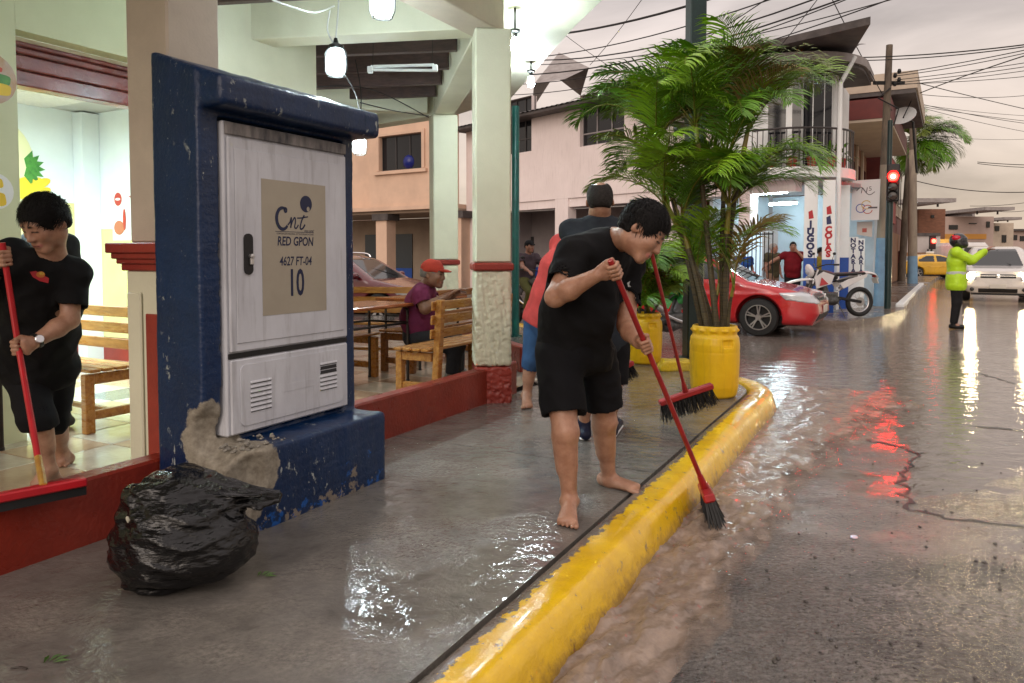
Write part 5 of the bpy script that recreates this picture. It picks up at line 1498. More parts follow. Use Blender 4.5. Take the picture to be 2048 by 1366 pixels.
def holed_wall(F, a0, a1, z0, z1, holes, dep=0.0, rev=.22):
    A_ = sorted({a0, a1} | {h[0] for h in holes} | {h[1] for h in holes}); Z_ = sorted({z0, z1} | {h[2] for h in holes} | {h[3] for h in holes})
    A_ = [a for a in A_ if a0 <= a <= a1]; Z_ = [z for z in Z_ if z0 <= z <= z1]
    mb = MB()
    for i in range(len(A_) - 1):
        for j in range(len(Z_) - 1):
            ca, cz_ = (A_[i] + A_[i + 1]) / 2, (Z_[j] + Z_[j + 1]) / 2
            if any(h[0] < ca < h[1] and h[2] < cz_ < h[3] for h in holes): continue
            mb.add([F.at(A_[i], Z_[j], dep), F.at(A_[i + 1], Z_[j], dep), F.at(A_[i + 1], Z_[j + 1], dep), F.at(A_[i], Z_[j + 1], dep)], [(0, 1, 2, 3)])
    for h in holes:
        c = [(h[0], h[2]), (h[1], h[2]), (h[1], h[3]), (h[0], h[3])]
        for q in range(4):
            if (q == 0 and h[2] <= z0): continue
            p, r_ = c[q], c[(q + 1) % 4]
            mb.add([F.at(*p, dep), F.at(*r_, dep), F.at(*r_, dep - rev), F.at(*p, dep - rev)], [(0, 1, 2, 3)])
    mb.add([F.at(a0, z1, dep), F.at(a1, z1, dep), F.at(a1, z1, dep - .25), F.at(a0, z1, dep - .25)], [(0, 1, 2, 3)])
    mb.add([F.at(a0, z0, dep), F.at(a1, z0, dep), F.at(a1, z0, dep - .25), F.at(a0, z0, dep - .25)], [(0, 1, 2, 3)])
    for a in (a0, a1): mb.add([F.at(a, z0, dep), F.at(a, z1, dep), F.at(a, z1, dep - .25), F.at(a, z0, dep - .25)], [(0, 1, 2, 3)])
    return mb
m_glass = M('dark_window_glass', (0.012, 0.013, 0.016), rough=.06, spec=.6)
m_frame = M('dark_window_frame', (0.05, 0.045, 0.045), rough=.4)
m_framel = M('light_window_frame', (0.30, 0.27, 0.27), rough=.4)
def window(F, a0, a1, z0, z1, dep, parent, off, nm=3, nt_=1, fm=None, tr=.25):
    fm = fm or m_frame
    if a0 > a1: a0, a1 = a1, a0
    w = fbox(F, a0, a1, z0, z1, dep - .02, dep - .0).build('window', m_glass, parent, off)
    for q in range(nm + 1):
        a = a0 + (a1 - a0) * q / nm; fbox(F, a - .02, a + .02, z0, z1, dep + .001, dep + .03).build('mullion', fm, w, off)
    for z in (z0 + .02, z1 - .02) + ((z0 + (z1 - z0) * tr,) if nt_ else ()): fbox(F, a0, a1, z - .02, z + .02, dep + .002, dep + .026).build('bar', fm, w, off)
    return w
K2 = Vector((7.18, 15.95))
FP_ = facing(K2, W2)                     # pink building, cross-street side
a_of = lambda x, y=400: FP_.pix(x, y)[0]
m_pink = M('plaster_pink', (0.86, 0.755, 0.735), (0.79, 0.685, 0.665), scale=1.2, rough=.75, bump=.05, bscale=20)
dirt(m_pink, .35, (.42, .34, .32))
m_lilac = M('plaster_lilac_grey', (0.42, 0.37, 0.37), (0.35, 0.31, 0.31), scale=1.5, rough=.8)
m_bluep = M('blue_dado', (0.012, 0.075, 0.36), (0.01, 0.06, 0.3), scale=3, rough=.45)
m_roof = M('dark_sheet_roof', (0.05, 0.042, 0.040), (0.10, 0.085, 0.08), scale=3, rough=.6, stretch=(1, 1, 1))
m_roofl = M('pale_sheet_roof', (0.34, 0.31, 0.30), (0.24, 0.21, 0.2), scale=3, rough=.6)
kb = Vector((K2.x, K2.y, .15))
pink = thing('pink_building', 'two storey pale pink corner building with dark windows', 'building', kb)
AE = 13.6; ZO = 3.12; ZR = 5.75
wins = []
for (x0, x1, y0, y1) in ((1010, 1063, 197, 312), (1160, 1249, 182, 290)):
    a0, zt0 = FP_.pix(x0, y0); a1, zt1 = FP_.pix(x1, y0); _, zb = FP_.pix((x0 + x1) / 2, y1 - (3 if x0 > 1100 else 6))
    wins.append((min(a0, a1), max(a0, a1), zb, (FP_.pix(x1, y0)[1] + FP_.pix(x0, y0)[1]) / 2))
a_w2 = wins[1][0]
wins.append((a_w2 - 3.6, a_w2 - 2.0, wins[1][2], wins[1][3]))
holes_u = wins
holed_wall(FP_, 1.2, AE, ZO, ZR, holes_u).build('upper_wall', m_pink, pink, kb)
for i, h in enumerate(wins): window(FP_, h[0], h[1], h[2], h[3], -.16, pink, kb, nm=3, fm=m_framel if i else m_frame)
pil = [(a_of(1136), a_of(1110)), (a_of(1345), a_of(1300)), (a_of(1500), a_of(1478)), (AE - .4, AE)]
for (a0, a1) in pil:
    fbox(FP_, a0, a1, .15, ZO - .002, -.35, -.002).build('pillar', m_pink, pink, kb)
fbox(FP_, 1.2, AE, ZO - .26, ZO - .003, -.34, -.05).build('lintel', m_pink, pink, kb)
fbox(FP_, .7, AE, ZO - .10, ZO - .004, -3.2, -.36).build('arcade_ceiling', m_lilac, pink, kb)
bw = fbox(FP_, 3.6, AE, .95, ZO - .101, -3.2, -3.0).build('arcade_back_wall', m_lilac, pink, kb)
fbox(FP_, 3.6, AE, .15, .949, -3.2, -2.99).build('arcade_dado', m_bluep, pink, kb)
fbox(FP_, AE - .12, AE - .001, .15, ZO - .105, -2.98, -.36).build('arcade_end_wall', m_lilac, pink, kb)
a0, z0 = FP_.pix(1068, 480, -3.0); fbox(FP_, a0, a0 + 1.25, .16, 2.1, -2.985, -2.95).build('doorway', M('door_dark', (.05, .048, .05), rough=.5), pink, kb)
a0, z0 = FP_.pix(1030, 418, -2.9)
ac = fbox(FP_, a0 - .4, a0 + .45, z0 - .22, z0 + .3, -2.98, -2.6, bev=.02).build('air_conditioner', M('ac_grey', (.18, .17, .17), rough=.5), pink, kb)
q0 = FP_.at(a0 - .4, z0 + .2, -2.7); MB().tube(spline([q0, q0 + FP_.d3 * -.5 + Z3 * .12, q0 + FP_.d3 * -1.2 - Z3 * .02, q0 + FP_.d3 * -2 - Z3 * .0], 5), .035, 6).build('duct', m_black, pink, kb)
MB().tube([FP_.at(AE - .3, 2.86, -.2), FP_.at(6.5, 2.80, -.3), FP_.at(2, 2.84, -.2)], .02, 5).build('pipe', m_white, pink, kb)
# eaves and roof over the long front
rp = MB()
for q in range(0, 60):
    a = 1.0 + q * .215
    rp.add([FP_.at(a, ZR + .06, .55), FP_.at(a + .12, ZR + .10, .55), FP_.at(a + .215, ZR + .06, .55), FP_.at(a, ZR + .9, -3), FP_.at(a + .12, ZR + .94, -3), FP_.at(a + .215, ZR + .9, -3)], [(0, 1, 4, 3), (1, 2, 5, 4)])
rp.build('sheet_roof', m_roof, pink, kb)
fbox(FP_, .8, AE + .2, ZR - .02, ZR + .055, -.3, .52).build('eave_board', m_roof, pink, kb)
# upper terrace roof
zt = 6.3
tr = MB(); a1, a0 = FP_.pix(1322, 42, 1.0)[0], FP_.pix(1700, 60, 1.0)[0]
aB = FP_.pix(1690, 60, -2.2)[0] + .4
tr.add([FP_.at(a0 - .4, zt - .25, 1.0), FP_.at(a1, zt - .25, 1.0), FP_.at(a1 + 1.2, zt - 1.0, 1.0), FP_.at(aB - .4, zt - .15, -2.2), FP_.at(a1, zt - .1, -5), FP_.at(a1 + 1.2, zt - .85, -5)], [(0, 1, 4, 3), (1, 2, 5, 4)])
tr.add([FP_.at(a0 - .4, zt - .40, 1.0), FP_.at(a1, zt - .40, 1.0), FP_.at(a1 + 1.2, zt - 1.15, 1.0), FP_.at(aB - .4, zt - .3, -2.2), FP_.at(a1, zt - .25, -5), FP_.at(a1 + 1.2, zt - 1.0, -5), FP_.at(a0 - .4, zt - .25, 1.0), FP_.at(a1, zt - .25, 1.0), FP_.at(a1 + 1.2, zt - 1.0, 1.0)], [(0, 3, 4, 1), (1, 4, 5, 2), (0, 1, 7, 6), (1, 2, 8, 7)])
tr.build('terrace_roof', m_roof, pink, kb)
for a in (a0 + 1.6, (a0 + a1) / 2, a1 - .2): fbox(FP_, a - .06, a + .06, ZR, zt - .3, .0, .12).build('terrace_post', m_roof, pink, kb)
fbox(FP_, FP_.pix(1660, 60, -2.9)[0], a1, ZR + .06, zt - .2, -3.0, -2.8).build('terrace_wall', m_roof, pink, kb)
# rounded corner: eaves, wall and balcony
def arcpoly(c, r_, a0, a1, n=12): return [Vector((c.x + r_ * math.cos(a0 + (a1 - a0) * q / n), c.y + r_ * math.sin(a0 + (a1 - a0) * q / n))) for q in range(n + 1)]
D2V = Vector((.51, .86)).normalized(); NS = Vector((D2V.y, -D2V.x))
angF = math.atan2(FP_.n.y, FP_.n.x); angS = math.atan2(NS.y, NS.x)
ci = K2 + W2 * 1.6 + D2V * .9
def corner(nm, r_, z0, z1, mat, ext=0.6, par=pink):
    pts = arcpoly(ci, r_, angF, angS); pts = pts + [pts[-1] + D2V * ext, ci + D2V * ext, ci + W2 * ext, pts[0] + W2 * ext]
    return MB().prism(pts, z0, z1).build(nm, mat, par, kb)
rc = 1.1
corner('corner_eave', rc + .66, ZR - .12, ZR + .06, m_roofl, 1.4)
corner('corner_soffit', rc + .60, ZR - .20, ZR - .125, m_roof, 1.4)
corner('corner_wall', rc, ZO, ZR - .21, m_white, 1.2)
bs = corner('balcony_slab', rc + .42, ZO + .02, ZO + .24, m_white, .25)
pts = arcpoly(ci, rc + .38, angF, angS, 22)
for q, p in enumerate(pts): MB().tube([(p.x, p.y, ZO + .24), (p.x, p.y, ZO + 1.1)], .012, 5).build('baluster', m_frame, bs, kb)
MB().tube([(p.x, p.y, ZO + 1.1) for p in pts], .025, 6).build('balcony_rail', m_frame, bs, kb)
for (an, zz) in ((.25, 1.0), (.6, 1.0)):
    a = angF + (angS - angF) * an; c = ci + Vector((math.cos(a), math.sin(a))) * (rc + .02)
    MB().box((c.x, c.y, ZO + 1.35), (.06, .7, 2.1), a).build('balcony_door', m_glass, pink, kb)
for q in range(5):
    a = angF + (angS - angF) * (.1 + .2 * q); c = ci + Vector((math.cos(a), math.sin(a))) * (rc + .01); MB().box((c.x, c.y, (ZO + ZR) / 2), (.1, .16, ZR - ZO - .45), a).build('pilaster', m_white, pink, kb)
rgp = random.Random(8)
ORD = ('leftmost', 'second from the left', 'middle', 'second from the right', 'rightmost')
for q in range(5):
    p = pts[3 + q * 4]; b0_ = Vector((p.x, p.y, ZO + .45)) - (Vector((p.x, p.y, 0)) - Vector((ci.x, ci.y, 0))).normalized() * .18
    pl = thing('balcony_plant', 'leafy potted plant on the rounded balcony, %s of five' % ORD[q], 'plant', b0_, group='plants on the rounded balcony')
    MB().lathe([(.09, -.21), (.13, .03)], 10, b0_).build('pot', m_redtrim, pl, b0_)
    lf_ = MB()
    for z in range(46):
        a = rgp.uniform(0, 6.28); e = rgp.uniform(-.3, 1.4); d = Vector((math.cos(a) * math.cos(e), math.sin(a) * math.cos(e), math.sin(e))); o = b0_ + Vector((0, 0, .05)) + d * rgp.uniform(.05, .25); s_ = d.cross(Vector((.3, .2, 1))).normalized() * .022
        lf_.add([o, o + d * .09 + s_, o + d * .2 - Z3 * .06, o + d * .09 - s_], [(0, 1, 2, 3)])
    lf_.build('leaves', m_leaf[z % 3], pl, b0_)
# street side of the pink corner building
FS_ = facing(K2, D2V); FS0 = facing(K2 - NS * .45, D2V)
holed_wall(FS0, .9, 4.2, ZO, ZR - .1, [(1.9, 2.9, 3.9, 5.1)]).build('side_wall', m_white, pink, kb)
window(FS0, 1.9, 2.9, 3.9, 5.1, -.16, pink, kb, 2)
MB().tube([FS0.at(.6, ZR, .5), FS0.at(.35, ZR - .6, .25), FS0.at(.35, .2, .25)], .05, 8).build('drainpipe', m_white, pink, kb)
# corner shop: pillars with lettering, bright ceiling tubes
m_paleb = M('plaster_pale_blue', (.55, .62, .68), (.48, .55, .6), scale=2, rough=.6)
fbox(FP_, .8, 3.6, .15, ZO - .12, -3.4, -3.2).build('shop_back_wall', m_paleb, pink, kb)
fbox(FP_, 3.602, 3.7, .15, ZO - .12, -3.4, -.36).build('shop_side_wall', m_paleb, pink, kb)
m_shopf = M('shop_fridge_white', (.6, .65, .68), rough=.4)
m_lblue = M('lettering_navy', (.012, .018, .09), rough=.5); m_lred = M('lettering_red', (.40, .012, .02), rough=.5)
def letter_pillar(label, x0, x1, yb, Yd, chars, ys, ink_, cx=None, w_=None, hgt=.17):
    p0 = D((x0 + x1) / 2, 500, Yd); p0.z = .15; toC = Vector((-p0.x, -p0.y, 0)).normalized(); xd = Vector((-toC.y, toC.x, 0))
    wid_ = (x1 - x0) / FPX * Yd; zb = D(0, yb, Yd).z
    t = thing('shop_pillar', label, 'pillar', p0, group='lettered pillars of the corner shop')
    rot = Matrix((xd, -toC, Z3)).transposed()
    MB().box(p0 + Z3 * (zb - .15) / 2 - toC * .13, (wid_, .26, zb - .15), rot).build('blue_dado', m_bluep, t, p0)
    MB().box(p0 + Z3 * ((ZO - .1 + zb) / 2 - .15) - toC * .13, (wid_, .258, ZO - .1 - zb), rot).build('white_shaft', m_white, t, p0)
    for ch, y in zip(chars, ys):
        z = D(0, y, Yd).z; text('letter', ch, ink_, t, Vector((p0.x, p0.y, z)) + toC * .003, xd, Z3, off=p0, size=hgt * 1.38, bold=.012, extrude=.002)
    return t, p0, toC, xd
lp1 = letter_pillar('white pillar with blue base lettered JUGOS at the corner shop', 1608, 1633, 516, 16.2, 'JUGOS', (449, 463.5, 477.5, 493, 508.5), m_lblue, hgt=.145)
lp2 = letter_pillar('white pillar with blue base lettered COLAS nearest the parked motorbike', 1645, 1668, 519, 16.0, 'COLAS', (459.5, 471.5, 484, 496, 508.5), m_lred, hgt=.13)
for (t_, p0, toC, xd), y, c in ((lp1, 428, m_lred), (lp2, 440, m_lblue), (lp2, 420, m_lred)):
    z = D(0, y, 16).z; MB().polyplate(Vector((p0.x, p0.y, z)) + toC * .002, xd, Z3, [(-.04, -.1), (.06, -.08), (.03, .1), (-.05, .06)], .002).build('small_emblem', c, t_, p0)
letter_pillar('plain white pillar with blue base between COLAS and the notary banners', 1676, 1697, 515, 17.2, '', (), m_lblue)
m_tube2 = M('lit_shop_tube', (.9, 1, 1), emis=(.75, .95, 1.0), estr=70)
for (x, y, Yd, L_, lab) in ((1535, 386, 17.6, 1.0, 'left bright ceiling tube in the corner shop'), (1566, 407, 19.2, .75, 'right bright ceiling tube in the corner shop')):
    p = D(x, y, Yd); t = thing('shop_lamp', lab, 'lamp', p, group='ceiling tubes in the corner shop')
    MB().beam(p - FP_.d3 * L_ / 2 + Z3 * .05, p + FP_.d3 * L_ / 2 + Z3 * .05, .14, .05).build('batten', m_white, t, p)
    MB().tube([p - FP_.d3 * L_ / 2, p + FP_.d3 * L_ / 2], .035, 8).build('tube', m_tube2, t, p)
p = D(1510, 470, 17.9); t = thing('shop_fridge', 'pale glowing drinks fridge inside the corner shop', 'fridge', Vector((p.x, p.y, .16)))
o_ = t.location.copy(); MB().box((p.x, p.y, 1.15), (.9, .6, 1.95), math.atan2(FP_.d.y, FP_.d.x), .03).build('fridge_body', m_shopf, t, o_)
MB().box((p.x + FP_.n.x * .31, p.y + FP_.n.y * .31, 1.25), (.74, .02, 1.4), math.atan2(FP_.d.y, FP_.d.x), .005).build('glass_door', M('fridge_glass_lit', (.5, .65, .75), emis=(.6, .85, 1), estr=.55, rough=.1), t, o_)
gr = Vector((D(1480, 500, 16.6).x, 16.6, .16)); t = thing('shop_gate', 'folding black iron gate in front of the corner shop', 'gate', gr)
for q in range(9):
    a = q * .1; c = gr + FP_.d3 * -a; MB().tube([c, c + Z3 * 1.75], .012, 5).build('bar', m_iron, t, gr)
for z in (.1, 1.7): MB().beam(gr + Z3 * z, gr - FP_.d3 * .8 + Z3 * z, .02, .03).build('rail', m_iron, t, gr)

# peach building further along the cross street
KP = FP_.o + W2 * (AE + .02)
FQ = facing(KP + FP_.n * .1, (-.835, .55))
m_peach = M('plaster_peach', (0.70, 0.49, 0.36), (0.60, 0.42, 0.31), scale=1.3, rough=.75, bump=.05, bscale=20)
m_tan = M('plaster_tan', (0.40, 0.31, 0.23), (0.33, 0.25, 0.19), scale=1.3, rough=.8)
qb = FQ.at(0, .15); pch = thing('peach_building', 'peach two storey house with an arcade behind the patio', 'building', qb)
zq = 3.2
a0, zt0 = FQ.pix(862, 268); a1, zt1 = FQ.pix(778, 275); _, zb = FQ.pix(820, 342)
wq = (min(a0, a1), max(a0, a1), zb, zt0)
aE = FQ.pix(757, 300)[0]
holed_wall(FQ, 0.02, aE, zq, 6.6, [wq], .5).build('upper_wall', m_peach, pch, qb)
holed_wall(FQ, aE, aE + 6, zq, 6.6, [], .12).build('upper_wall', m_peach, pch, qb)
ww = window(FQ, *wq, .34, pch, qb, 3, 0)
fbox(FQ, wq[0] - .25, wq[1] + .25, wq[2] - .14, wq[2] - .02, .5, .62).build('window_sill', m_peach, ww, qb)
for (x0_, x1_, z0_, z1_) in ((wq[0] - .14, wq[0] - .01, wq[2], wq[3] + .12), (wq[1] + .01, wq[1] + .14, wq[2], wq[3] + .12), (wq[0] - .009, wq[1] + .009, wq[3] + .005, wq[3] + .12)): fbox(FQ, x0_, x1_, z0_, z1_, .5, .56).build('window_surround', m_peach, ww, qb)
MB().ball if False else None
S = SDF(.05); c = FQ.at((wq[0] * .62 + wq[1] * .38), wq[2] + .28, .2); S.ball(c, .3); 
blb = link('exercise_ball', S.mesh('exercise_ball', c), M('blue_rubber_ball', (.004, .012, .16), rough=.3), None, c); tag(blb, 'big blue exercise ball behind the peach house window', 'ball')
fbox(FQ, 0.02, aE + 6, zq - .15, zq - .002, -.2, .62).build('cornice', m_peach, pch, qb)
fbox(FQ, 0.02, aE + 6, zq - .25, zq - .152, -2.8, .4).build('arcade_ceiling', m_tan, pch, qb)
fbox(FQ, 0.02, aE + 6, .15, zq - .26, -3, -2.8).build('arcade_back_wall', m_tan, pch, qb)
for x in (773, 920):
    a, _ = FQ.pix(x, 500, .2); fbox(FQ, a - .27, a + .27, .15, zq - .26, -.02, .48).build('column', m_peach, pch, qb); fbox(FQ, a - .4, a + .4, zq - .5, zq - .255, -.1, .56).build('capital', m_roof, pch, qb)
for x, wd in ((750, .55), (806, .55)):
    a, _ = FQ.pix(x, 500, -2.8); d_ = fbox(FQ, a - wd, a + wd, .16, 2.3, -2.79, -2.75).build('doorway', M('door_glass_dark', (.03, .04, .05), rough=.2), pch, qb); fbox(FQ, a - wd, a + wd, .16, .85, -2.745, -2.73).build('door_panel', m_bluep, d_, qb)
MB().tube([FQ.at(.1, 6.5, .55), FQ.at(.12, 4.5, .6), FQ.at(.1, .2, .58)], .06, 6).build('drainpipe', m_pink, pch, qb)

# ground on the far side
fp_ = [K2 + W2 * 40 + FP_.n * 1.7, K2 + W2 * 8 + FP_.n * 1.7, K2 + W2 * 1.0 + FP_.n * 1.5, G(1640, 640, .15).xy, G(1700, 642, .15).xy, G(1765, 632, .15).xy, G(1806, 619, .15).xy, G(1812, 608, .15).xy, G(1862, 562, .15).xy, G(1905, 536, .15).xy, K2 + D2V * 60 + Vector((0, 12)), K2 + D2V * 30 + Vector((-20, 20)), K2 + W2 * 40 + Vector((-10, 20))]
m_fpav = wet_mat('wet_far_pavement', (0.17, 0.14, 0.12), (0.24, 0.20, 0.17), (0.15, 0.12, 0.10), .9, .2, 60, .2, 6, .10, .35, .5, 0.03)
far_pav = MB().prism(fp_, -.05, .15).build('far_pavement', m_fpav); tag(far_pav, kind='structure')
wk = thing('white_kerb_stone', 'long white painted kerb edge along the far street', 'kerb stone', G(1800, 614, 0))
MB().beam(G(1799, 613, .16), G(1843, 569, .16), .18, .14, bev=.02).build('stone', m_white, wk, wk.location.copy())

# ================================================================== row along the far street
m_brown = M('brown_orange_wall', (0.30, 0.15, 0.075), (0.22, 0.11, 0.06), scale=1.5, rough=.7)
m_maroon = M('maroon_board', (0.16, 0.03, 0.025), (0.11, 0.022, 0.02), scale=2, rough=.6)
m_ivory = M('ivory_plaster', (0.55, 0.46, 0.36), (0.46, 0.38, 0.30), scale=2, rough=.7)
b2 = FS_.at(4.3, .15, 0); bl2 = thing('notary_building', 'brown building with overhanging upper floor and dark eaves', 'building', b2)
fbox(FS_, 4.25, 14, .15, 5.2, -5, -.9).build('lower_wall', m_brown, bl2, b2)
fbox(FS_, 5.6, 14, 5.2, 5.75, -5, .45).build('maroon_band', m_maroon, bl2, b2)
fbox(FS_, 5.62, 14, 5.12, 5.197, -4.9, .44).build('overhang_soffit', m_ivory, bl2, b2)
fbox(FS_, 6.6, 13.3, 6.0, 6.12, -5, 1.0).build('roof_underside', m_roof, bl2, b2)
fbox(FS_, 6.58, 13.32, 6.125, 6.62, -5, 1.04).build('roof_fascia', m_ivory, bl2, b2)
for a in (6.9, 9.5, 12.6): fbox(FS_, a, a + .25, 5.75, 6.0, .1, .35).build('roof_post', m_maroon, bl2, b2)
for a in (5.2, 7.0, 8.8, 10.6, 12.4):
    fbox(FS_, a, a + 1.0, .2, 2.5, -.89, -.85).build('doorway', m_redwood, bl2, b2)
    fbox(FS_, a, a + 1.0, 3.2, 4.5, -.89, -.86).build('window', m_glass, bl2, b2)
    fbox(FS_, a - .45, a - .15, .2, 5.1, -.89, -.82).build('wall_strip', m_ivory, bl2, b2)
acb = fbox(FS_, 4.9, 5.6, 3.6, 4.15, -.88, -.5, bev=.03).build('air_conditioner', m_white, bl2, b2); fbox(FS_, 5.0, 5.5, 3.68, 4.07, -.499, -.48).build('grille', m_frame, acb, b2)
# red and cream building beyond
b3 = FS_.at(14, .15, .6); bl3 = thing('red_building', 'red and cream two storey shop building behind the traffic light', 'building', b3)
fbox(FS_, 14.4, 26, .15, 5.6, -4, -.3).build('wall', m_maroon, bl3, b3)
m_redwall = M('red_wall_paint', (0.36, 0.045, 0.04), (0.28, 0.035, 0.03), scale=2, rough=.6)
for (a0, a1, z0, z1, mm) in ((14.6, 16.4, 2.6, 4.2, m_ivory), (17, 20.5, 2.8, 5.4, m_redwall), (21, 25, 3.2, 5.2, m_ivory), (14.6, 25, .2, 2.4, m_brown)):
    fbox(FS_, a0, a1, z0, z1, -.3, -.24).build('panel', mm, bl3, b3)
for a in (18, 19.3, 21.6, 23.4): fbox(FS_, a, a + 1.2, 3.7, 5.0, -.239, -.2).build('window', m_glass, bl3, b3)
def far_building(label, x0, x1, yt, Y, mat, z0=0.0, depth=8, wins=(), roof=None, canopy=None, cat='building', name='far_building'):
    A0 = D(x0, 500, Y); A1 = D(x1, 500, Y); zt = D(0, yt, Y).z; o = Vector(((A0.x + A1.x) / 2, Y, z0))
    t = thing(name, label, cat, o)
    MB().add([], []); MB().box(((A0.x + A1.x) / 2, Y + depth / 2, (z0 + zt) / 2), (A1.x - A0.x, depth, zt - z0)).build('wall', mat, t, o)
    for (wx0, wx1, wy0, wy1, mm) in wins:
        a, b_ = D(wx0, wy0, Y - .05), D(wx1, wy1, Y - .05); MB().box(((a.x + b_.x) / 2, Y - .05, (a.z + b_.z) / 2), (b_.x - a.x, .12, a.z - b_.z)).build('window' if mm is m_glass else 'panel', mm, t, o)
    if roof: MB().box(((A0.x + A1.x) / 2, Y + depth / 2 - .4, zt + .14), (A1.x - A0.x + .7, depth + .9, .25)).build('roof', roof, t, o)
    if canopy:
        cx0, cx1, cy, dep_ = canopy; a, b_ = D(cx0, cy, Y - dep_), D(cx1, cy, Y - dep_)
        MB().box(((a.x + b_.x) / 2, Y + .5, a.z), (b_.x - a.x, dep_ * 2 + 4, .3)).build('canopy', m_roofl, t, o)
        for x in (a.x + .4, b_.x - .4): MB().tube([(x, Y - dep_ + .3, a.z), (x, Y - dep_ + .3, zt)], .08, 6).build('canopy_post', m_roof, t, o)
    return t
m_brick = M('far_brick', (0.25, 0.115, 0.07), (0.17, 0.08, 0.05), scale=2.5, rough=.8, stretch=(1, 1, 3))
m_dust = M('far_pink_plaster', (0.50, 0.38, 0.33), (0.42, 0.32, 0.28), scale=.6, rough=.8)
m_awn = M('orange_awning', (0.55, 0.26, 0.05), rough=.6); m_wwall = M('far_white_wall', (.52, .47, .45), (.42, .38, .36), scale=.8, rough=.8)
far_building('brick house with a flat roof canopy beyond the second pole', 1836, 1889, 418, 62, m_brick, wins=((1862, 1868, 430, 436, m_glass), (1796 + 42, 1886, 478, 481, m_roof)), canopy=(1800, 1890, 403, 3))
far_building('white plastered wall house below the brick house', 1790, 1880, 468, 56, m_wwall, wins=((1800, 1850, 505, 530, m_brown), (1855, 1878, 498, 532, m_frame), (1790, 1880, 466, 472, m_roof)))
far_building('long pinkish house with small windows and a roof canopy behind the helmet', 1889, 1986, 433, 74, m_dust, wins=((1898, 1915, 450, 459, m_glass), (1938, 1953, 446, 448, m_glass), (1973, 1979, 443, 455, m_glass), (1868 + 22, 1972, 468, 478, m_awn), (1892, 1906, 484, 520, m_frame), (1912, 1930, 488, 520, m_wwall), (1940, 1966, 484, 522, m_frame)), roof=None, canopy=(1950, 2008, 419, 4))
far_building('grey roof room on top of the long pinkish house', 1890, 1948, 422, 78, m_roofl, z0=5.0, depth=5, wins=((1894, 1944, 424, 431, m_frame),))
far_building('small ochre topped house right of the pinkish house', 1984, 2026, 446, 88, m_ivory, wins=((1990, 1998, 452, 462, m_glass), (2004, 2012, 470, 485, m_glass)), canopy=(1992, 2026, 438, 3))
far_building('dim grey house behind the white car roof', 2020, 2075, 462, 104, m_dust, wins=((2026, 2034, 470, 480, m_glass), (2040, 2050, 472, 482, m_glass)), roof=m_roof)
far_building('dark low house row at the end of the street', 1980, 2230, 474, 150, m_wwall, wins=((2000, 2016, 484, 500, m_frame), (2024, 2040, 484, 500, m_glass)), roof=m_roof)
far_building('pale low house closing the end of the cross street behind the peach house', 300, 760, 380, 60, m_dust, roof=m_roof)
far_building('orange shop front with lit sign at the far crossing', 1858, 1902, 478, 58, m_awn, wins=((1868, 1886, 496, 524, m_frame), (1890, 1900, 500, 524, m_wwall)), depth=3)
p = D(1885, 497, 57); t = thing('shop_lights', 'row of white lights under the far orange shop front', 'lamp', p)
for q in range(5): MB().box((p.x - .7 + q * .32, p.y, p.z - .03 * q), (.16, .05, .1)).build('light', m_tube2, t, p)

# poles
m_pole = M('weathered_pole', (0.17, 0.135, 0.10), (0.085, 0.065, 0.05), scale=5, rough=.8, stretch=(1, 1, .3), bump=.2, bscale=20)
m_polel = M('pale_concrete_pole', (0.34, 0.29, 0.22), (0.24, 0.20, 0.16), scale=5, rough=.8, stretch=(1, 1, .3))
m_lbl = M('light_blue_paint', (0.20, 0.36, 0.52), (0.16, 0.28, 0.42), scale=4, rough=.6)
def pole(label, xb, yb, xt, yt, Y, wb, wt, ysplit, ydark):
    b_ = D(xb, yb, Y); tp_ = D(xt, yt, Y); b_.z = .15; t = thing('utility_pole', label, 'pole', b_, group='utility poles along the far street')
    def at(y): k_ = (D(0, y, Y).z - b_.z) / (tp_.z - b_.z); return b_.lerp(tp_, k_), wb + (wt - wb) * k_
    def seg(y0, y1, nm, mat, g=0):
        (p0, w0), (p1, w1) = at(y0), at(y1); MB().tube([p0, p1], [w0 / 2 + g, w1 / 2 + g], 10).build(nm, mat, t, b_, smooth=True)
    seg(yb + 8, ysplit, 'painted_foot', m_lbl, .004); seg(ysplit, ydark, 'shaft', m_polel); seg(ydark, yt, 'upper_shaft', m_pole)
    return t, at
up1, at1 = pole('leaning utility pole with light blue foot behind the traffic light', 1757, 606, 1779, 90, 18.2, .24, .15, 476, 330)
up2, at2 = pole('second utility pole with light blue foot, standing farther down the street', 1825, 562, 1826, 225, 33, .42, .26, 512, 300)
pA, _ = at1(170); o = up1.location.copy()
for q in range(4): MB().lathe([(.03, -.05), (.05, 0), (.03, .06)], 8, pA + Vector((.12 + .1 * (q % 2), -.1, .1 * q))).build('insulator', m_iron, up1, o)
MB().beam(pA + Vector((-.35, 0, .05)), pA + Vector((.4, 0, .05)), .06, .08).build('crossarm', m_iron, up1, o)
MB().tube([pA + Vector((0, -.12, -.1)), pA + Vector((-.3, -.15, -.35)), pA + Vector((.2, -.15, -.6)), pA + Vector((.1, -.12, -1.0))], .02, 5).build('cable_loop', m_wire, up1, o)
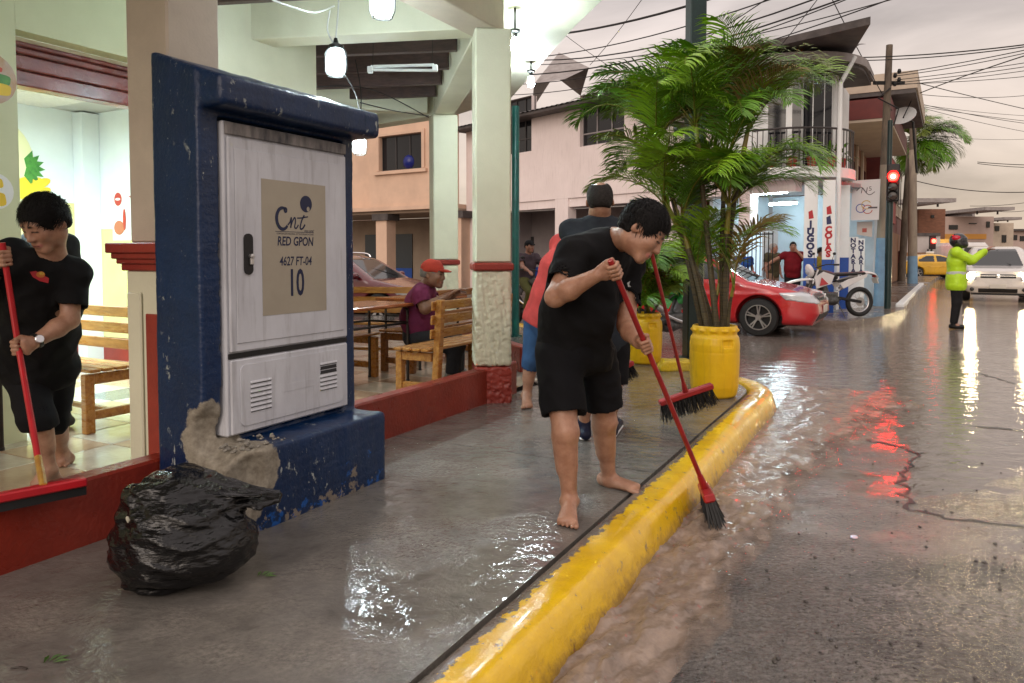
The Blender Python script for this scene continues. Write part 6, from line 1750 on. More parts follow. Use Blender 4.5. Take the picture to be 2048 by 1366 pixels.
# traffic light
tb = D(1775, 614, 17.3); tb.z = .15
tlg = thing('traffic_light', 'dark green pole with a lit red traffic light', 'traffic light', tb)
m_sig = M('signal_housing', (.015, .012, .012), rough=.5); m_redlit = M('lit_red_lens', (1, .05, .03), emis=(1.0, .0012, .0008), estr=200); m_redcore = M('lit_red_core', (1, .5, .4), emis=(1.0, .30, .16), estr=9); m_lensoff = M('unlit_lens', (.03, .012, .008), rough=.2)
ztop = D(0, 330, 17.3).z
MB().lathe([(.075, 0), (.075, D(0, 402, 17.3).z - .15)], 14, tb).build('pole', m_dgreen, tlg, tb, smooth=True)
MB().tube([tb + Vector((.03, .12, 1)), tb + Vector((.03, .12, ztop + .9))], .055, 10).build('upper_pole', m_dgreen, tlg, tb, smooth=True)
hc = D(1786, 366, 17.2); 
MB().box(hc, (.27, .2, .86), R(-24), .03).build('housing', m_sig, tlg, tb)
toC = Vector((-hc.x, -hc.y, 0)).normalized()
for q, y in enumerate((354, 374, 392)):
    c = D(1785.5, y, 17.2); c = Vector((hc.x, hc.y, c.z)) + toC * .105
    lens = MB().lathe([(.105, 0), (.09, .025), (.0, .035)], 18, c, toC, capt=False).build('lens', m_redlit if q == 0 else m_lensoff, tlg, tb, smooth=True)
    if q == 0: MB().lathe([(.055, .03), (.03, .045), (.0, .05)], 14, c, toC, capt=False).build('lens_glow', m_redcore, lens, tb, smooth=True)
    up_ = Vector((0, 0, 1)); sd_ = up_.cross(toC)
    vis = MB(); n = 9
    for i in range(n + 1):
        a = math.pi * i / n; r_ = .118
        for l_ in (0, .16): vis.v.append(tuple(c + sd_ * math.cos(a) * r_ + up_ * math.sin(a) * r_ + toC * l_))
    vis.f = [(2 * i, 2 * i + 1, 2 * i + 3, 2 * i + 2) for i in range(n)]
    vis.build('visor', m_sig, tlg, tb)
for (x, y, Y, r_, lab) in ((1868, 482, 54, .16, 'far small red signal light above the taxis'), (1975, 497, 60, .10, 'red tail light glow of a far vehicle above the white car')):
    p = D(x, y, Y); tag(MB().lathe([(0, -.05), (r_, -.03), (r_, .0), (.0, .05)], 14, p, (0, -1, 0)).build('red_signal', M('far_red_signal', (1, .1, .05), emis=(1, .02, .012), estr=26), off=p), lab, 'signal light')
p = D(1868, 482, 54); t = thing('signal_post', 'thin dark post carrying the far red signal', 'post', Vector((p.x, 54.3, 0)))
MB().tube([(p.x, 54.3, 0), (p.x, 54.3, p.z + .3)], .07, 8).build('shaft', m_dgreen, t, t.location.copy()); MB().box((p.x, 54.2, p.z - .1), (.4, .2, 1.0)).build('housing', m_sig, t, t.location.copy())

# notary boards
p = D(1731, 400, 17.9); toC = Vector((-p.x, -p.y, 0)).normalized(); xd = Vector((-toC.y, toC.x, 0))
sg = thing('notary_sign', 'white hanging notary sign board with two emblems', 'sign', p)
hw, hh = 26 / FPX * 17.9, 40 / FPX * 17.9
MB().polyplate(p, xd, Z3, [(-hw, -hh), (hw * .94, -hh), (hw, hh), (-hw * .94, hh * .98)], .05).build('board', M('sign_white', (.62, .60, .60), rough=.5), sg, p)
m_inkg = M('ink_grey', (.09, .07, .08), rough=.5); m_inkb = M('ink_blue', (.03, .06, .3), rough=.5); m_inky = M('ink_ochre', (.5, .33, .08), rough=.5); m_inkr = M('ink_rust', (.4, .08, .06), rough=.5)
so_ = p + toC * .0012 + toC * .05
def sgn(mb, nm, mat): MB().add([so_ + xd * v[0] + Z3 * v[1] + toC * .004 for v in mb.v], mb.f).build(nm, mat, sg, p)
sgn(ribbon(spline([(-.2, .22), (-.12, .30), (-.06, .28), (.02, .16), (.10, .12), (.2, .19)], 6), .018), 'emblem_swash', m_inkg)
text('emblem_letter', 'N', m_inkg, sg, so_ + xd * -.04 + Z3 * .22 + toC * .003, xd, Z3, off=p, size=.2, shear=.15); text('emblem_letter', '5', m_inkg, sg, so_ + xd * .1 + Z3 * .26 + toC * .003, xd, Z3, off=p, size=.15)
for (cx, cy, mm) in ((-.1, -.2, m_inkb), (.02, -.12, m_inky), (.05, -.23, m_inkr)): sgn(ribbon(arc(cx, cy, .10, .10, 30, 350, 20), .02), 'emblem_ring', mm)
MB().polyplate(so_ + toC * .003 + xd * .06 + Z3 * -.19, xd, Z3, [(0, -.02), (.2, -.02), (.2, .02), (0, .02)], .002).build('emblem_bar', m_inkg, sg, p)
MB().tube([p + Vector((-.2, .05, hh)), p + Vector((-.6, .5, hh))], .02, 5).build('bracket', m_iron, sg, p)
p = D(1729, 459, 18.2); sg2 = thing('small_sign', 'small beige board below the notary sign', 'sign', p)
MB().polyplate(p, xd, Z3, [(-.17, -.12), (.17, -.19), (.17, .19), (-.17, .19)], .03).build('board', M('sign_beige', (.55, .47, .43), rough=.6), sg2, p)
MB().polyplate(p + toC * .032 + Z3 * -.02, xd, Z3, [(-.05, -.05), (.05, -.05), (.05, .05), (-.05, .05)], .002).build('printed_mark', m_inkr, sg2, p)
for (x, Yd, ys, s_, x0, x1, yt, lab) in ((1706.5, 17.5, (481, 491.5, 502, 513, 523.5, 532, 541.5, 553), .115, 1698, 1715, 474, 'left white NOTARIA banner beside the shop pillar'),
                               (1722, 17.7, (485.5, 496, 505, 515, 524.5, 534, 543, 553), .115, 1716, 1728.5, 477, 'middle white NOTARIA banner'),
                               (1733.5, 19, (485, 494, 503, 511.5, 520.5, 529, 537.5, 549), .10, 1729, 1740, 478, 'right white NOTARIA banner next to the utility pole')):
    p = D((x0 + x1) / 2, 520, Yd); p.z = .15; toC = Vector((-p.x, -p.y, 0)).normalized(); xd = Vector((-toC.y, toC.x, 0))
    t = thing('notary_banner', lab, 'banner', p); w_ = (x1 - x0) / FPX * Yd / 2; zt = D(0, yt, Yd).z - .15
    MB().polyplate(p, xd, Z3, [(-w_, 0), (w_, 0), (w_, zt), (-w_, zt)], .04).build('panel', m_white, t, p)
    for ch, y in zip('NOTARIA5', ys):
        z = D(0, y, Yd).z; pp = D(x, y, Yd); text('letter', ch, m_lblue, t, Vector((pp.x, pp.y, z)) + toC * .045, xd, Z3, off=p, size=s_ * 1.3, bold=.006)
# satellite dish
p = D(1806, 236, 22); t = thing('satellite_dish', 'small white satellite dish under the dark eaves', 'satellite dish', p)
MB().lathe([(.0, .0), (.2, .025), (.36, .09), (.38, .1)], 18, p, Vector((-.5, -.55, .65)), capb=False, capt=False).build('dish', m_white, t, p, smooth=True)
MB().tube([p, p + Vector((.35, .1, -.1)), p + Vector((.5, .1, -1.6))], .035, 6).build('mast', m_iron, t, p); MB().tube([p, p + Vector((.1, -.25, .45))], .015, 5).build('arm', m_iron, t, p)

# far palm
pbF = D(1822, 285, 35.5)
t = thing('palm_tree', 'drooping palm tree behind the second utility pole', 'palm', Vector((pbF.x, pbF.y, .1))); o = t.location.copy()
MB().tube(spline([(pbF.x - .3, pbF.y, .1), (pbF.x - .2, pbF.y, 3), tuple(pbF)], 6), .16, 10).build('trunk', m_pole, t, o, smooth=True)
rgf = random.Random(4)
for q in range(26):
    az = rgf.uniform(-2.0, 1.4); frond(pbF, az, rgf.uniform(-.15, 1.1), rgf.uniform(1.9, 2.9), rgf.uniform(1.3, 2.2), rgf, m_leaf[rgf.choice([0, 0, 2])], t, o, nl=46, lf=.95, wid=.038)

# power lines
def line(p0, p1, sag, r_=.012, lab=None, grp='power lines over the crossing', ext=(0.0, 1.7)):
    pts = []
    for i in range(25):                                  # the span runs on beyond the picture to the next pole
        q = ext[0] + (ext[1] - ext[0]) * i / 24; p = p0 + (p1 - p0) * q; p.z -= sag * 4 * q * (1 - q); pts.append(p)
    tag(MB().tube(pts, r_, 5).build('power_line', m_wire, off=p0), lab or 'thin black overhead power line against the sky', 'power line', grp)
L1 = lambda x0, y0, Y0, x1, y1, Y1, sag, r_, lab: line(D(x0, y0, Y0), D(x1, y1, Y1), sag, r_, lab, ext=(0.0, 2.2) if x1 > 2000 else ((-.3, 1.9) if Y0 > 16 and x0 < 1100 else (0.0, 1.3)))
left = [(1040, 75, 17, 1480, -22, 12, .15, .022), (1030, 118, 20, 1560, -8, 13, .2, .013), (1060, 120, 20, 1640, -6, 13, .3, .016), (1035, 130, 21, 1700, 22, 14, .25, .011), (1045, 150, 21, 1700, -8, 14, .3, .018), (1020, 190, 22, 1420, 118, 15, .15, .011), (1090, 165, 20, 1690, 0, 14, .25, .012),
        (1270, 150, 20, 1545, -10, 13, .1, .01), (1130, 70, 20, 1230, 140, 20, .02, .008), (1660, -10, 15, 1760, 180, 18, .03, .01), (1180, 130, 18, 1290, -10, 14, .05, .007), (1500, 160, 16, 1640, -8, 14, .05, .008)]
NTH = ['topmost'] + ['%s from the top' % w for w in 'second third fourth fifth sixth seventh eighth ninth tenth eleventh twelfth thirteenth fourteenth fifteenth sixteenth seventeenth eighteenth nineteenth twentieth'.split()] + ['lowest']
for i, q in enumerate(sorted(left, key=lambda q: q[1])): L1(*q, 'power line above the pink building, %s counted at its left end' % NTH[i])
right = [(1718, 115, 18, 2060, 88, 15, .05, .014), (1720, 121, 18, 2060, 92, 15, .06, .012), (1790, 148, 18, 2060, 98, 15, .02, .01), (1790, 152, 18, 2060, 104, 15, .04, .009), (1840, 186, 22, 2060, 108, 16, -.03, .014), (1790, 160, 18, 2060, 124, 17, .02, .009), (1790, 166, 18, 2060, 132, 17, .02, .009), (1780, 171, 18, 2060, 140, 17, .03, .008), (1800, 168, 18, 2060, 152, 18, .03, .008),
         (1822, 162, 24, 2060, 220, 30, .02, .014), (1842, 189, 24, 2060, 190, 28, .1, .01), (1842, 208, 26, 2060, 248, 30, .05, .011), (1842, 213, 26, 2060, 243, 30, .03, .01), (1842, 215, 26, 2060, 265, 30, .05, .009), (1840, 209, 26, 2060, 232, 30, .05, .008), (1955, 324, 32, 2060, 330, 32, .02, .016), (1955, 327, 32, 2060, 335, 32, .03, .014), (1832, 362, 34, 2060, 384, 30, .18, .018), (1940, 412, 60, 2060, 404, 55, .1, .02), (1990, 422, 60, 2060, 420, 55, .1, .02), (1860, 270, 34, 2060, 278, 34, .1, .008)]
for i, q in enumerate(sorted(right, key=lambda q: q[4])): L1(*q, 'power line at the right of the sky, %s at the picture edge' % NTH[i])
# neighbouring sheet roof peak seen above the pink eaves
p = D(1130, 165, 26); t = thing('roof_peak', 'pale sheet roof peak behind the pink building eaves', 'roof', p)
a, b_, c, d_ = D(1068, 168, 25), D(1118, 105, 27), D(1178, 135, 25), D(1130, 158, 24)
MB().add([a, b_, c, d_, a + Vector((0, 3, -.3)), b_ + Vector((0, 3, -.1)), c + Vector((0, 3, -.3))], [(0, 3, 2, 1), (1, 2, 6, 5), (0, 1, 5, 4)]).build('sheet', m_roofl, t, p)
# ================================================================== vehicles
def poly2(px, pz, poly):
    """signed distance to a polygon, vectorised"""
    n = len(poly); d = None; s = None
    for i in range(n):
        ax, az = poly[i]; bx, bz = poly[(i + 1) % n]; ex, ez = bx - ax, bz - az
        wx, wz = px - ax, pz - az
        t = np.clip((wx * ex + wz * ez) / (ex * ex + ez * ez + 1e-9), 0, 1)
        q = (wx - ex * t) ** 2 + (wz - ez * t) ** 2
        d = q if d is None else np.minimum(d, q)
        c1 = (pz >= az) & (pz < bz); c2 = (pz < az) & (pz >= bz); cr_ = ex * wz - ez * wx
        f = np.where((c1 & (cr_ > 0)) | (c2 & (cr_ < 0)), -1.0, 1.0); s = f if s is None else s * f
    return (np.sqrt(d) * s).astype(f32)
def smax(a, b, k):
    q = np.maximum(k - np.abs(a - b), 0) / k; return np.maximum(a, b) + q * q * k * .25
SEDAN = dict(L=4.6, H=1.48, W=.90, wb=1.36, wr=.33, belt=.92,
    prof=[(2.20, .20), (2.31, .40), (2.29, .60), (2.18, .72), (1.85, .82), (1.15, .95), (.45, 1.36), (.10, 1.45), (-.40, 1.48), (-.95, 1.43), (-1.45, 1.26), (-1.85, 1.08), (-2.15, 1.02), (-2.28, .95), (-2.30, .60), (-2.22, .22)],
    side=[[(.98, .97), (.38, 1.31), (.08, 1.37), (-.22, 1.39), (-.24, .95)], [(-.31, .95), (-.29, 1.39), (-.85, 1.36), (-1.40, 1.12), (-1.30, .97)]],
    wind=[(1.10, .90), (1.30, 1.00), (.40, 1.50), (.20, 1.38)], rear=[(-1.15, 1.42), (-1.95, 1.10), (-1.75, 1.0), (-1.0, 1.3)], tumble=.26)
SUVP = dict(L=4.2, H=1.68, W=.90, wb=1.28, wr=.35, belt=1.02,
    prof=[(1.98, .26), (2.08, .45), (2.08, .75), (2.0, .92), (1.7, 1.0), (1.10, 1.08), (.55, 1.52), (.25, 1.64), (-.4, 1.68), (-1.3, 1.66), (-1.85, 1.56), (-2.0, 1.1), (-2.08, .8), (-2.05, .45), (-1.95, .26)],
    side=[[(.95, 1.10), (.45, 1.50), (.2, 1.56), (-.1, 1.57), (-.12, 1.06)], [(-.2, 1.06), (-.18, 1.57), (-1.1, 1.56), (-1.15, 1.06)], [(-1.22, 1.08), (-1.2, 1.55), (-1.7, 1.48), (-1.8, 1.08)]],
    wind=[(1.08, 1.02), (1.3, 1.12), (.5, 1.72), (.3, 1.56)], rear=[(-1.8, 1.55), (-2.2, 1.5), (-2.2, 1.1), (-1.9, 1.1)], tumble=.22)
m_tyre = M('tyre_rubber', (.012, .012, .012), rough=.6, bump=.2, bscale=60); m_alloy = M('alloy_wheel', (.45, .44, .44), rough=.3, metal=.8); m_cglass = M('car_glass', (.03, .035, .038), rough=.04, spec=.7)
m_trim = M('black_trim', (.012, .012, .013), rough=.4); m_chrome = M('chrome_trim', (.7, .7, .7), rough=.12, metal=1.0); m_lamp = M('headlamp_clear', (.55, .57, .6), rough=.08, spec=.8, metal=.3)
m_drl = M('lit_daylight_strip', (1, 1, 1), emis=(.9, .95, 1.0), estr=9); m_hl = M('lit_headlight', (1, 1, .9), emis=(1.0, .80, .45), estr=170); m_plate = M('number_plate', (.55, .53, .48), rough=.5)
def car(name, label, loc, heading, paint, T, vox=.022, lit=False, drl=False, front=True, cat='car', group=None, suv=False, rails=False, seed=0, taxi=False):
    rz = math.atan2(heading[1], heading[0]); t = thing(name, label, cat, loc, rz, group)
    L, H, W, wb, wr, belt = (T[k] for k in ('L', 'H', 'W', 'wb', 'wr', 'belt')); hl = L / 2
    def body(X, Y, Z, grow=0.0):
        ds = poly2(X, Z, T['prof']) - .0
        ax_ = np.maximum(np.abs(X) - (hl - .75), 0) / .75
        fx = 1 - .16 * ax_ ** 2.2
        fz = np.where(Z < belt, 1 - .05 * np.clip((.55 - Z) / .4, 0, 1) ** 2 - .012 * np.clip((Z - .6) / .3, 0, 1), 1 - .012 - T['tumble'] * np.clip((Z - belt) / (H - belt), 0, 1.2) ** 1.15)
        dy = np.abs(Y) - W * fx * fz
        crease = -.012 * np.exp(-((Z - (.70 + .03 * X / hl)) / .035) ** 2)
        return smax(ds, dy + crease * 0, .14) + crease * (np.abs(Y) > .5) - grow
    def arches(X, Y, Z):
        a = np.minimum(np.sqrt((X - wb) ** 2 + (Z - wr) ** 2), np.sqrt((X + wb) ** 2 + (Z - wr) ** 2)) - (wr + .055)
        return np.maximum(a, .60 - np.abs(Y))
    lo, hi = (-hl - .1, -W - .05, .1), (hl + .1, W + .05, H + .08)
    S = SDF(vox); S.fn(lambda X, Y, Z: np.maximum(body(X, Y, Z), -arches(X, Y, Z)), lo, hi)
    bodyo = link('body', S.mesh('body', relax=0), paint, t)
    def skin(nm, region, mat, g=.006, par=t, v=vox):
        S = SDF(v); S.fn(lambda X, Y, Z: np.maximum(np.maximum(body(X, Y, Z, g), -arches(X, Y, Z)), region(X, Y, Z)), lo, hi)
        me = S.mesh(nm, relax=0)
        if len(me.vertices): return link(nm, me, mat, par)
    for sgn in (-1, 1):
        for pl in T['side']: skin('side_window', lambda X, Y, Z, pl=pl: np.maximum(poly2(X, Z, pl), .35 - sgn * Y), m_cglass)
    b0_ = lambda Z: .70 - .22 * (Z - belt) / (H - belt)
    skin('windscreen', lambda X, Y, Z: np.maximum(poly2(X, Z, T['wind']), np.abs(Y) - b0_(Z)), m_cglass)
    skin('rear_window', lambda X, Y, Z: np.maximum(poly2(X, Z, T['rear']), np.abs(Y) - b0_(Z) + .04), m_cglass)
    zf = belt - .26
    for sgn in (-1, 1):
        skin('headlight', lambda X, Y, Z: np.maximum(poly2(X, Z, [(hl - .62, zf + .10), (hl - .5, zf - .02), (hl + .1, zf - .10), (hl + .1, zf + .04), (hl - .2, zf + .12)] if not suv else [(hl - .5, zf + .12), (hl - .45, zf - .12), (hl + .2, zf - .12), (hl + .2, zf + .12)]), (.44 if not suv else .54) - sgn * Y), m_lamp, .008)
        skin('tail_light', lambda X, Y, Z: np.maximum(poly2(X, Z, [(-hl - .1, belt - .22), (-hl + .35, belt - .18), (-hl + .3, belt), (-hl - .1, belt - .02)]), .5 - sgn * Y), M('tail_lamp_red', (.25, .01, .01), rough=.15), .008)
        yy = sgn * (W - .02)
        m = MB(); S2 = SDF(vox * .8); S2.ell((T['side'][0][0][0] - .12, sgn * (W + .06), belt + .1), ((1, 0, 0), (0, 1, 0), (0, 0, 1)), (.07, .11, .075)); link('mirror', S2.mesh('mirror'), paint, t)
        for z in (belt - .18,):
            for x in (.15, -.75): MB().box((x, sgn * (W + .001), z), (.2, .03, .03), bev=.01).build('door_handle', m_chrome if not taxi else paint, t)
    if front:
        g = skin('grille', lambda X, Y, Z: np.maximum(poly2(X, Z, [(hl - .35, zf - .06), (hl + .2, zf - .06), (hl + .2, zf + .07), (hl - .35, zf + .07)]), np.abs(Y) - .46), m_trim, .012)
        skin('lower_intake', lambda X, Y, Z: np.maximum(poly2(X, Z, [(hl - .35, .27), (hl + .2, .27), (hl + .2, .41), (hl - .35, .41)]), np.abs(Y) - (.5 if suv else .62)), m_trim, .01)
        MB().beam((hl - .02, -.44, zf + .02), (hl - .02, .44, zf + .02), .02, .022).build('grille_bar', m_chrome, t)
        MB().lathe([(0, 0), (.065, .005), (.06, .02), (0, .025)], 14, (hl + .005, 0, zf + .01), (1, 0, 0)).build('badge', m_chrome, t)
        MB().box((hl + .02, 0, .47), (.02, .42, .13), bev=.004).build('number_plate', m_plate, t)
        for sgn in (-1, 1):
            if suv: MB().lathe([(0, 0), (.06, 0), (.05, .02), (0, .03)], 12, (hl - .02, sgn * .66, .37), (1, 0, 0)).build('fog_lamp', m_trim, t)
            if lit: MB().lathe([(.0, 0), (.115, .0), (.09, .04), (0, .055)], 16, (hl - .045, sgn * .68, zf), (1, 0, 0)).build('lit_lamp', m_hl, t)
            if drl:
                MB().beam((hl - .08, sgn * .52, .40), (hl - .30, sgn * .815, .41), .05, .055, bev=.01).build('daylight_strip', m_drl, t)
                MB().tube([(hl - .05, sgn * .40, .43), (hl - .10, sgn * .52, .33), (hl - .34, sgn * .83, .34)], .016, 6).build('chrome_line', m_chrome, t)
    # wheels
    for wx in (wb, -wb):
        for sgn in (-1, 1):
            c = (wx, sgn * (W - .10), wr); axd = (0, sgn, 0)
            w = MB().lathe([(wr * .62, -.10), (wr * .92, -.105), (wr, -.07), (wr, .07), (wr * .93, .10), (wr * .66, .105), (wr * .64, .06), (wr * .64, -.10)], 30, c, axd, False, False).build('wheel', m_tyre, t, smooth=True)
            rim = MB().lathe([(wr * .66, .10), (wr * .62, .085), (wr * .60, .02), (.0, .015)], 30, c, axd, False, False); rim_o = rim.build('rim', m_trim, w, smooth=True)
            sp_ = MB().lathe([(0, .085), (.05, .085), (.06, .06), (.06, .02)], 12, c, axd)
            for q in range(5):
                for dq in (-.13, .13):
                    a = q * 2 * math.pi / 5 + .3 + dq; r0, r1 = .05, wr * .63
                    sp_.beam((c[0] + math.cos(a - dq * .5) * r0, c[1] + sgn * .075, c[2] + math.sin(a - dq * .5) * r0), (c[0] + math.cos(a) * r1, c[1] + sgn * .085, c[2] + math.sin(a) * r1), .022, .03, up=(0, 1, 0))
            sp_.lathe([(wr * .665, .07), (wr * .665, .105), (wr * .62, .105), (wr * .61, .07)], 30, c, axd, False, False)
            sp_.build('spokes', m_alloy, w)
    # dark underside
    MB().box((0, 0, .27), (L * .86, W * 1.5, .16)).build('underside', m_trim, t)
    if rails:
        for sgn in (-1, 1): MB().tube(spline([(.3, sgn * .52, H - .06), (.1, sgn * .53, H + .03), (-.9, sgn * .53, H + .03), (-1.15, sgn * .53, H - .08)], 4), .018, 6).build('roof_rail', m_chrome, t)
    if taxi: MB().box((-.1, 0, H + .08), (.22, .5, .14), bev=.03).build('taxi_sign', m_white, t)
    # wipers
    MB().beam((1.08, .35, belt + .09), (.75, -.2, belt + .26), .02, .015).build('wiper', m_trim, t)
    return t
def paint(name, c): return M(name, c, tuple(x * .85 for x in c), scale=2, rough=.22, rough2=.32, coat=.9, spec=.5, bump=.03, bscale=180)
m_redcar = paint('red_car_paint', (.50, .012, .018)); m_maroonc = paint('maroon_car_paint', (.12, .008, .014)); m_whitec = paint('white_car_paint', (.66, .63, .60)); m_taxi = paint('taxi_yellow_paint', (.78, .44, .02))
hd_ = Vector((.866, -.5)); wpos = G(1518, 672, 0).xy
side_ = Vector((hd_.y, -hd_.x)) * .80          # right hand side of the car faces us
cc = wpos - hd_ * SEDAN['wb'] - side_
car('red_car', 'glossy red saloon car turning at the crossing behind the big palm', (cc.x, cc.y, .0), hd_, m_redcar, SEDAN, .02, drl=True)
p = G(1998, 604, 0)
car('white_car', 'white off road car with lit headlights coming up the street', (p.x + 1.05, p.y + 1.8, 0), (-.52, -.854), m_whitec, SUVP, .024, lit=True, suv=True)
car('maroon_car', 'dark maroon car parked beyond the patio benches', (-3.75, 16.8, -.06), (.93, -.37), m_maroonc, SEDAN, .03, rails=True)
p = G(1862, 556, 0); car('taxi', 'yellow taxi crossing side on in the distance beside the second pole', (p.x, p.y, 0), (1, .06), m_taxi, SEDAN, .05, taxi=True, group='yellow taxis far down the street')
p = G(1815, 562, 0); car('taxi', 'yellow taxi seen from behind left of the second pole', (p.x, p.y + 2, 0), (.5, .86), m_taxi, SEDAN, .05, taxi=True, group='yellow taxis far down the street')
# far bus top behind the helmet
p = D(1948, 508, 52); t = thing('far_bus', 'white van roof showing behind the traffic officer', 'van', Vector((p.x, 53, 0)))
o = t.location.copy(); MB().box((p.x, 54, 1.25), (2.0, 4.5, 2.1), bev=.25).build('body', m_whitec, t, o); MB().box((p.x, 51.74, 1.6), (1.7, .03, .7), bev=.01).build('windscreen', m_cglass, t, o)
for q in (-1, 1): MB().lathe([(.2, -.1), (.34, -.1), (.34, .1), (.2, .1)], 14, (p.x + q * .85, 52.6, .34), (1, 0, 0)).build('wheel', m_tyre, t, o)

def motorbike(name, label, loc, heading, c_body, c_acc, dirt=True, rider=False):
    rz = math.atan2(heading[1], heading[0]); t = thing(name, label, 'motorbike', loc, rz)
    fx, rx, wr = .70, -.66, .325
    m_b = M('bike_' + name + label[:6].replace(' ', '_'), c_body, tuple(x * .9 for x in c_body), rough=.3, coat=.5); m_a = M('bikeacc_' + name + label[:6].replace(' ', '_'), c_acc, rough=.35, coat=.3)
    for x, rr in ((fx, wr + .015), (rx, wr)):
        w = MB().tube([(x + math.cos(a) * (rr - .05), 0, rr + math.sin(a) * (rr - .05)) for a in (2 * math.pi * q / 36 for q in range(36))], .05, 10, closed=True).build('wheel', m_tyre, t, smooth=True)
        MB().tube([(x + math.cos(a) * (rr - .10), 0, rr + math.sin(a) * (rr - .10)) for a in (2 * math.pi * q / 36 for q in range(36))], .016, 6, closed=True).build('rim', m_alloy, w)
        sp_ = MB()
        for q in range(18):
            a = 2 * math.pi * q / 18; s_ = (-1) ** q; sp_.tube([(x + math.cos(a + .5 * s_) * .04, .03 * s_, rr + math.sin(a + .5 * s_) * .04), (x + math.cos(a) * (rr - .1), 0, rr + math.sin(a) * (rr - .1))], .0035, 4)
        sp_.lathe([(.035, -.05), (.035, .05)], 10, (x, 0, rr), (0, 1, 0)); sp_.lathe([(.10, .03), (.10, .036)], 16, (x, 0, rr), (0, 1, 0)); sp_.build('spokes', m_alloy, w)
    for s_ in (-1, 1):
        MB().tube([(fx, s_ * .09, wr + .02), (fx - .2, s_ * .09, .72)], .03, 8).build('fork_slider', m_trim if dirt else m_alloy, t, smooth=True)
        MB().tube([(fx - .17, s_ * .09, .65), (fx - .32, s_ * .09, 1.02)], .022, 8).build('fork_tube', m_alloy, t, smooth=True)
        MB().beam((rx, s_ * .08, wr), (-.12, s_ * .07, .42), .03, .06, bev=.008).build('swingarm', m_trim, t)
        MB().tube([(fx - .3, s_ * .03, .95), (.1, s_ * .06, .45), (-.15, s_ * .1, .38)], .022, 6).build('frame_tube', m_trim, t)
        MB().tube([(fx - .3, s_ * .03, 1.0), (-.1, s_ * .1, .76), (-.62, s_ * .09, .84)], .018, 6).build('subframe', m_trim, t)
    def blob(nm, mat, prims, vox=.014):
        S = SDF(vox)
        for kind, *a in prims: getattr(S, kind)(*a)
        return link(nm, S.mesh(nm), mat, t)
    e = ((1, 0, 0), (0, 1, 0), (0, 0, 1))
    blob('fuel_tank', m_trim if dirt else m_b, [('ell', (.12, 0, .90), ((1, 0, .25), (0, 1, 0), (-.25, 0, 1)), (.26, .13, .10)), ('ell', (.30, 0, .80), ((1, 0, 1), (0, 1, 0), (-1, 0, 1)), (.20, .16, .08))])
    for s_ in (-1, 1):
        MB().polyplate((0, s_ * .17, 0), (1, 0, 0), (0, 0, 1), [(.12, .72), (.46, .62), (.50, .86), (.30, .98), (.05, .90)], .02).build('shroud', m_b, t)
        MB().polyplate((0, s_ * .15, 0), (1, 0, 0), (0, 0, 1), [(-.18, .62), (-.72, .86), (-.75, .93), (-.3, .82), (-.1, .72)], .02).build('side_panel', m_b, t)
        MB().polyplate((0, s_ * .195, 0), (1, 0, 0), (0, 0, 1), [(.2, .72), (.40, .68), (.36, .86)], .006).build('decal', m_a, t)
    blob('seat', m_trim, [('ecap', (.02, 0, .91), (-.72, 0, .94), (0, 1, 0), .085, .045, .11, .04)])
    blob('engine', M('engine_metal', (.12, .12, .12), (.06, .06, .06), scale=20, rough=.4, metal=.6), [('box', (.08, 0, .42), e, (.17, .13, .12), .04), ('cone', (.14, 0, .48), (.22, 0, .70), .09, .08), ('ell', (.0, 0, .36), e, (.16, .16, .11))])
    MB().tube(spline([(.25, -.05, .62), (.38, -.1, .48), (.2, -.17, .40), (-.2, -.17, .52), (-.35, -.17, .62)], 5), .024, 8).build('exhaust_pipe', m_chrome, t, smooth=True)
    MB().tube([(-.3, -.17, .60), (-.74, -.17, .82)], [.045, .055], 10).build('silencer', m_alloy, t, smooth=True)
    def fender(nm, pts, w_, mat):
        P = spline(pts, 5); m = MB(); n = len(P)
        for i, p in enumerate(P):
            k_ = w_[0] + (w_[1] - w_[0]) * i / (n - 1)
            for y, dz in ((-1, -.03), (-.6, .005), (0, .015), (.6, .005), (1, -.03)): m.v.append((p.x, y * k_, p.z + dz))
        for i in range(n - 1):
            for j in range(4): a = i * 5 + j; m.f.append((a, a + 1, a + 6, a + 5))
        o = m.build(nm, mat, t, smooth=True); md = o.modifiers.new('thick', 'SOLIDIFY'); md.thickness = .012
    if dirt: fender('front_fender', [(.30, 0, .80), (.55, 0, .83), (.85, 0, .80), (1.12, 0, .72)], (.09, .05), m_b); fender('tail_fender', [(-.55, 0, .93), (-.8, 0, .97), (-1.0, 0, .93), (-1.08, 0, .84)], (.10, .06), m_b)
    else: fender('front_fender', [(.45, 0, .62), (.6, 0, .69), (.8, 0, .69), (.98, 0, .56)], (.08, .07), m_b); fender('tail_fender', [(-.6, 0, .88), (-.85, 0, .86), (-1.0, 0, .70)], (.09, .08), m_trim)
    blob('headlight_mask', m_b, [('ell', (.52, 0, 1.0), ((1, 0, -.4), (0, 1, 0), (.4, 0, 1)), (.07, .11, .15))]); MB().lathe([(0, 0), (.07, 0), (.05, .02), (0, .03)], 12, (.575, 0, .97), (1, 0, -.3)).build('headlight', m_lamp, t)
    MB().tube(spline([(.18, -.40, 1.13), (.28, -.22, 1.13), (.38, 0, 1.06), (.28, .22, 1.13), (.18, .40, 1.13)], 4), .012, 6).build('handlebar', m_trim, t, smooth=True)
    for s_ in (-1, 1):
        MB().tube([(.20, s_ * .36, 1.13), (.14, s_ * .46, 1.13)], .02, 8).build('grip', m_black, t); MB().tube([(.22, s_ * .3, 1.15), (.2, s_ * .36, 1.33)], .006, 5).build('mirror_stem', m_trim, t)
        S = SDF(.012); S.ell((.2, s_ * .38, 1.36), e, (.015, .06, .035)); link('mirror', S.mesh('mirror'), m_trim, t)
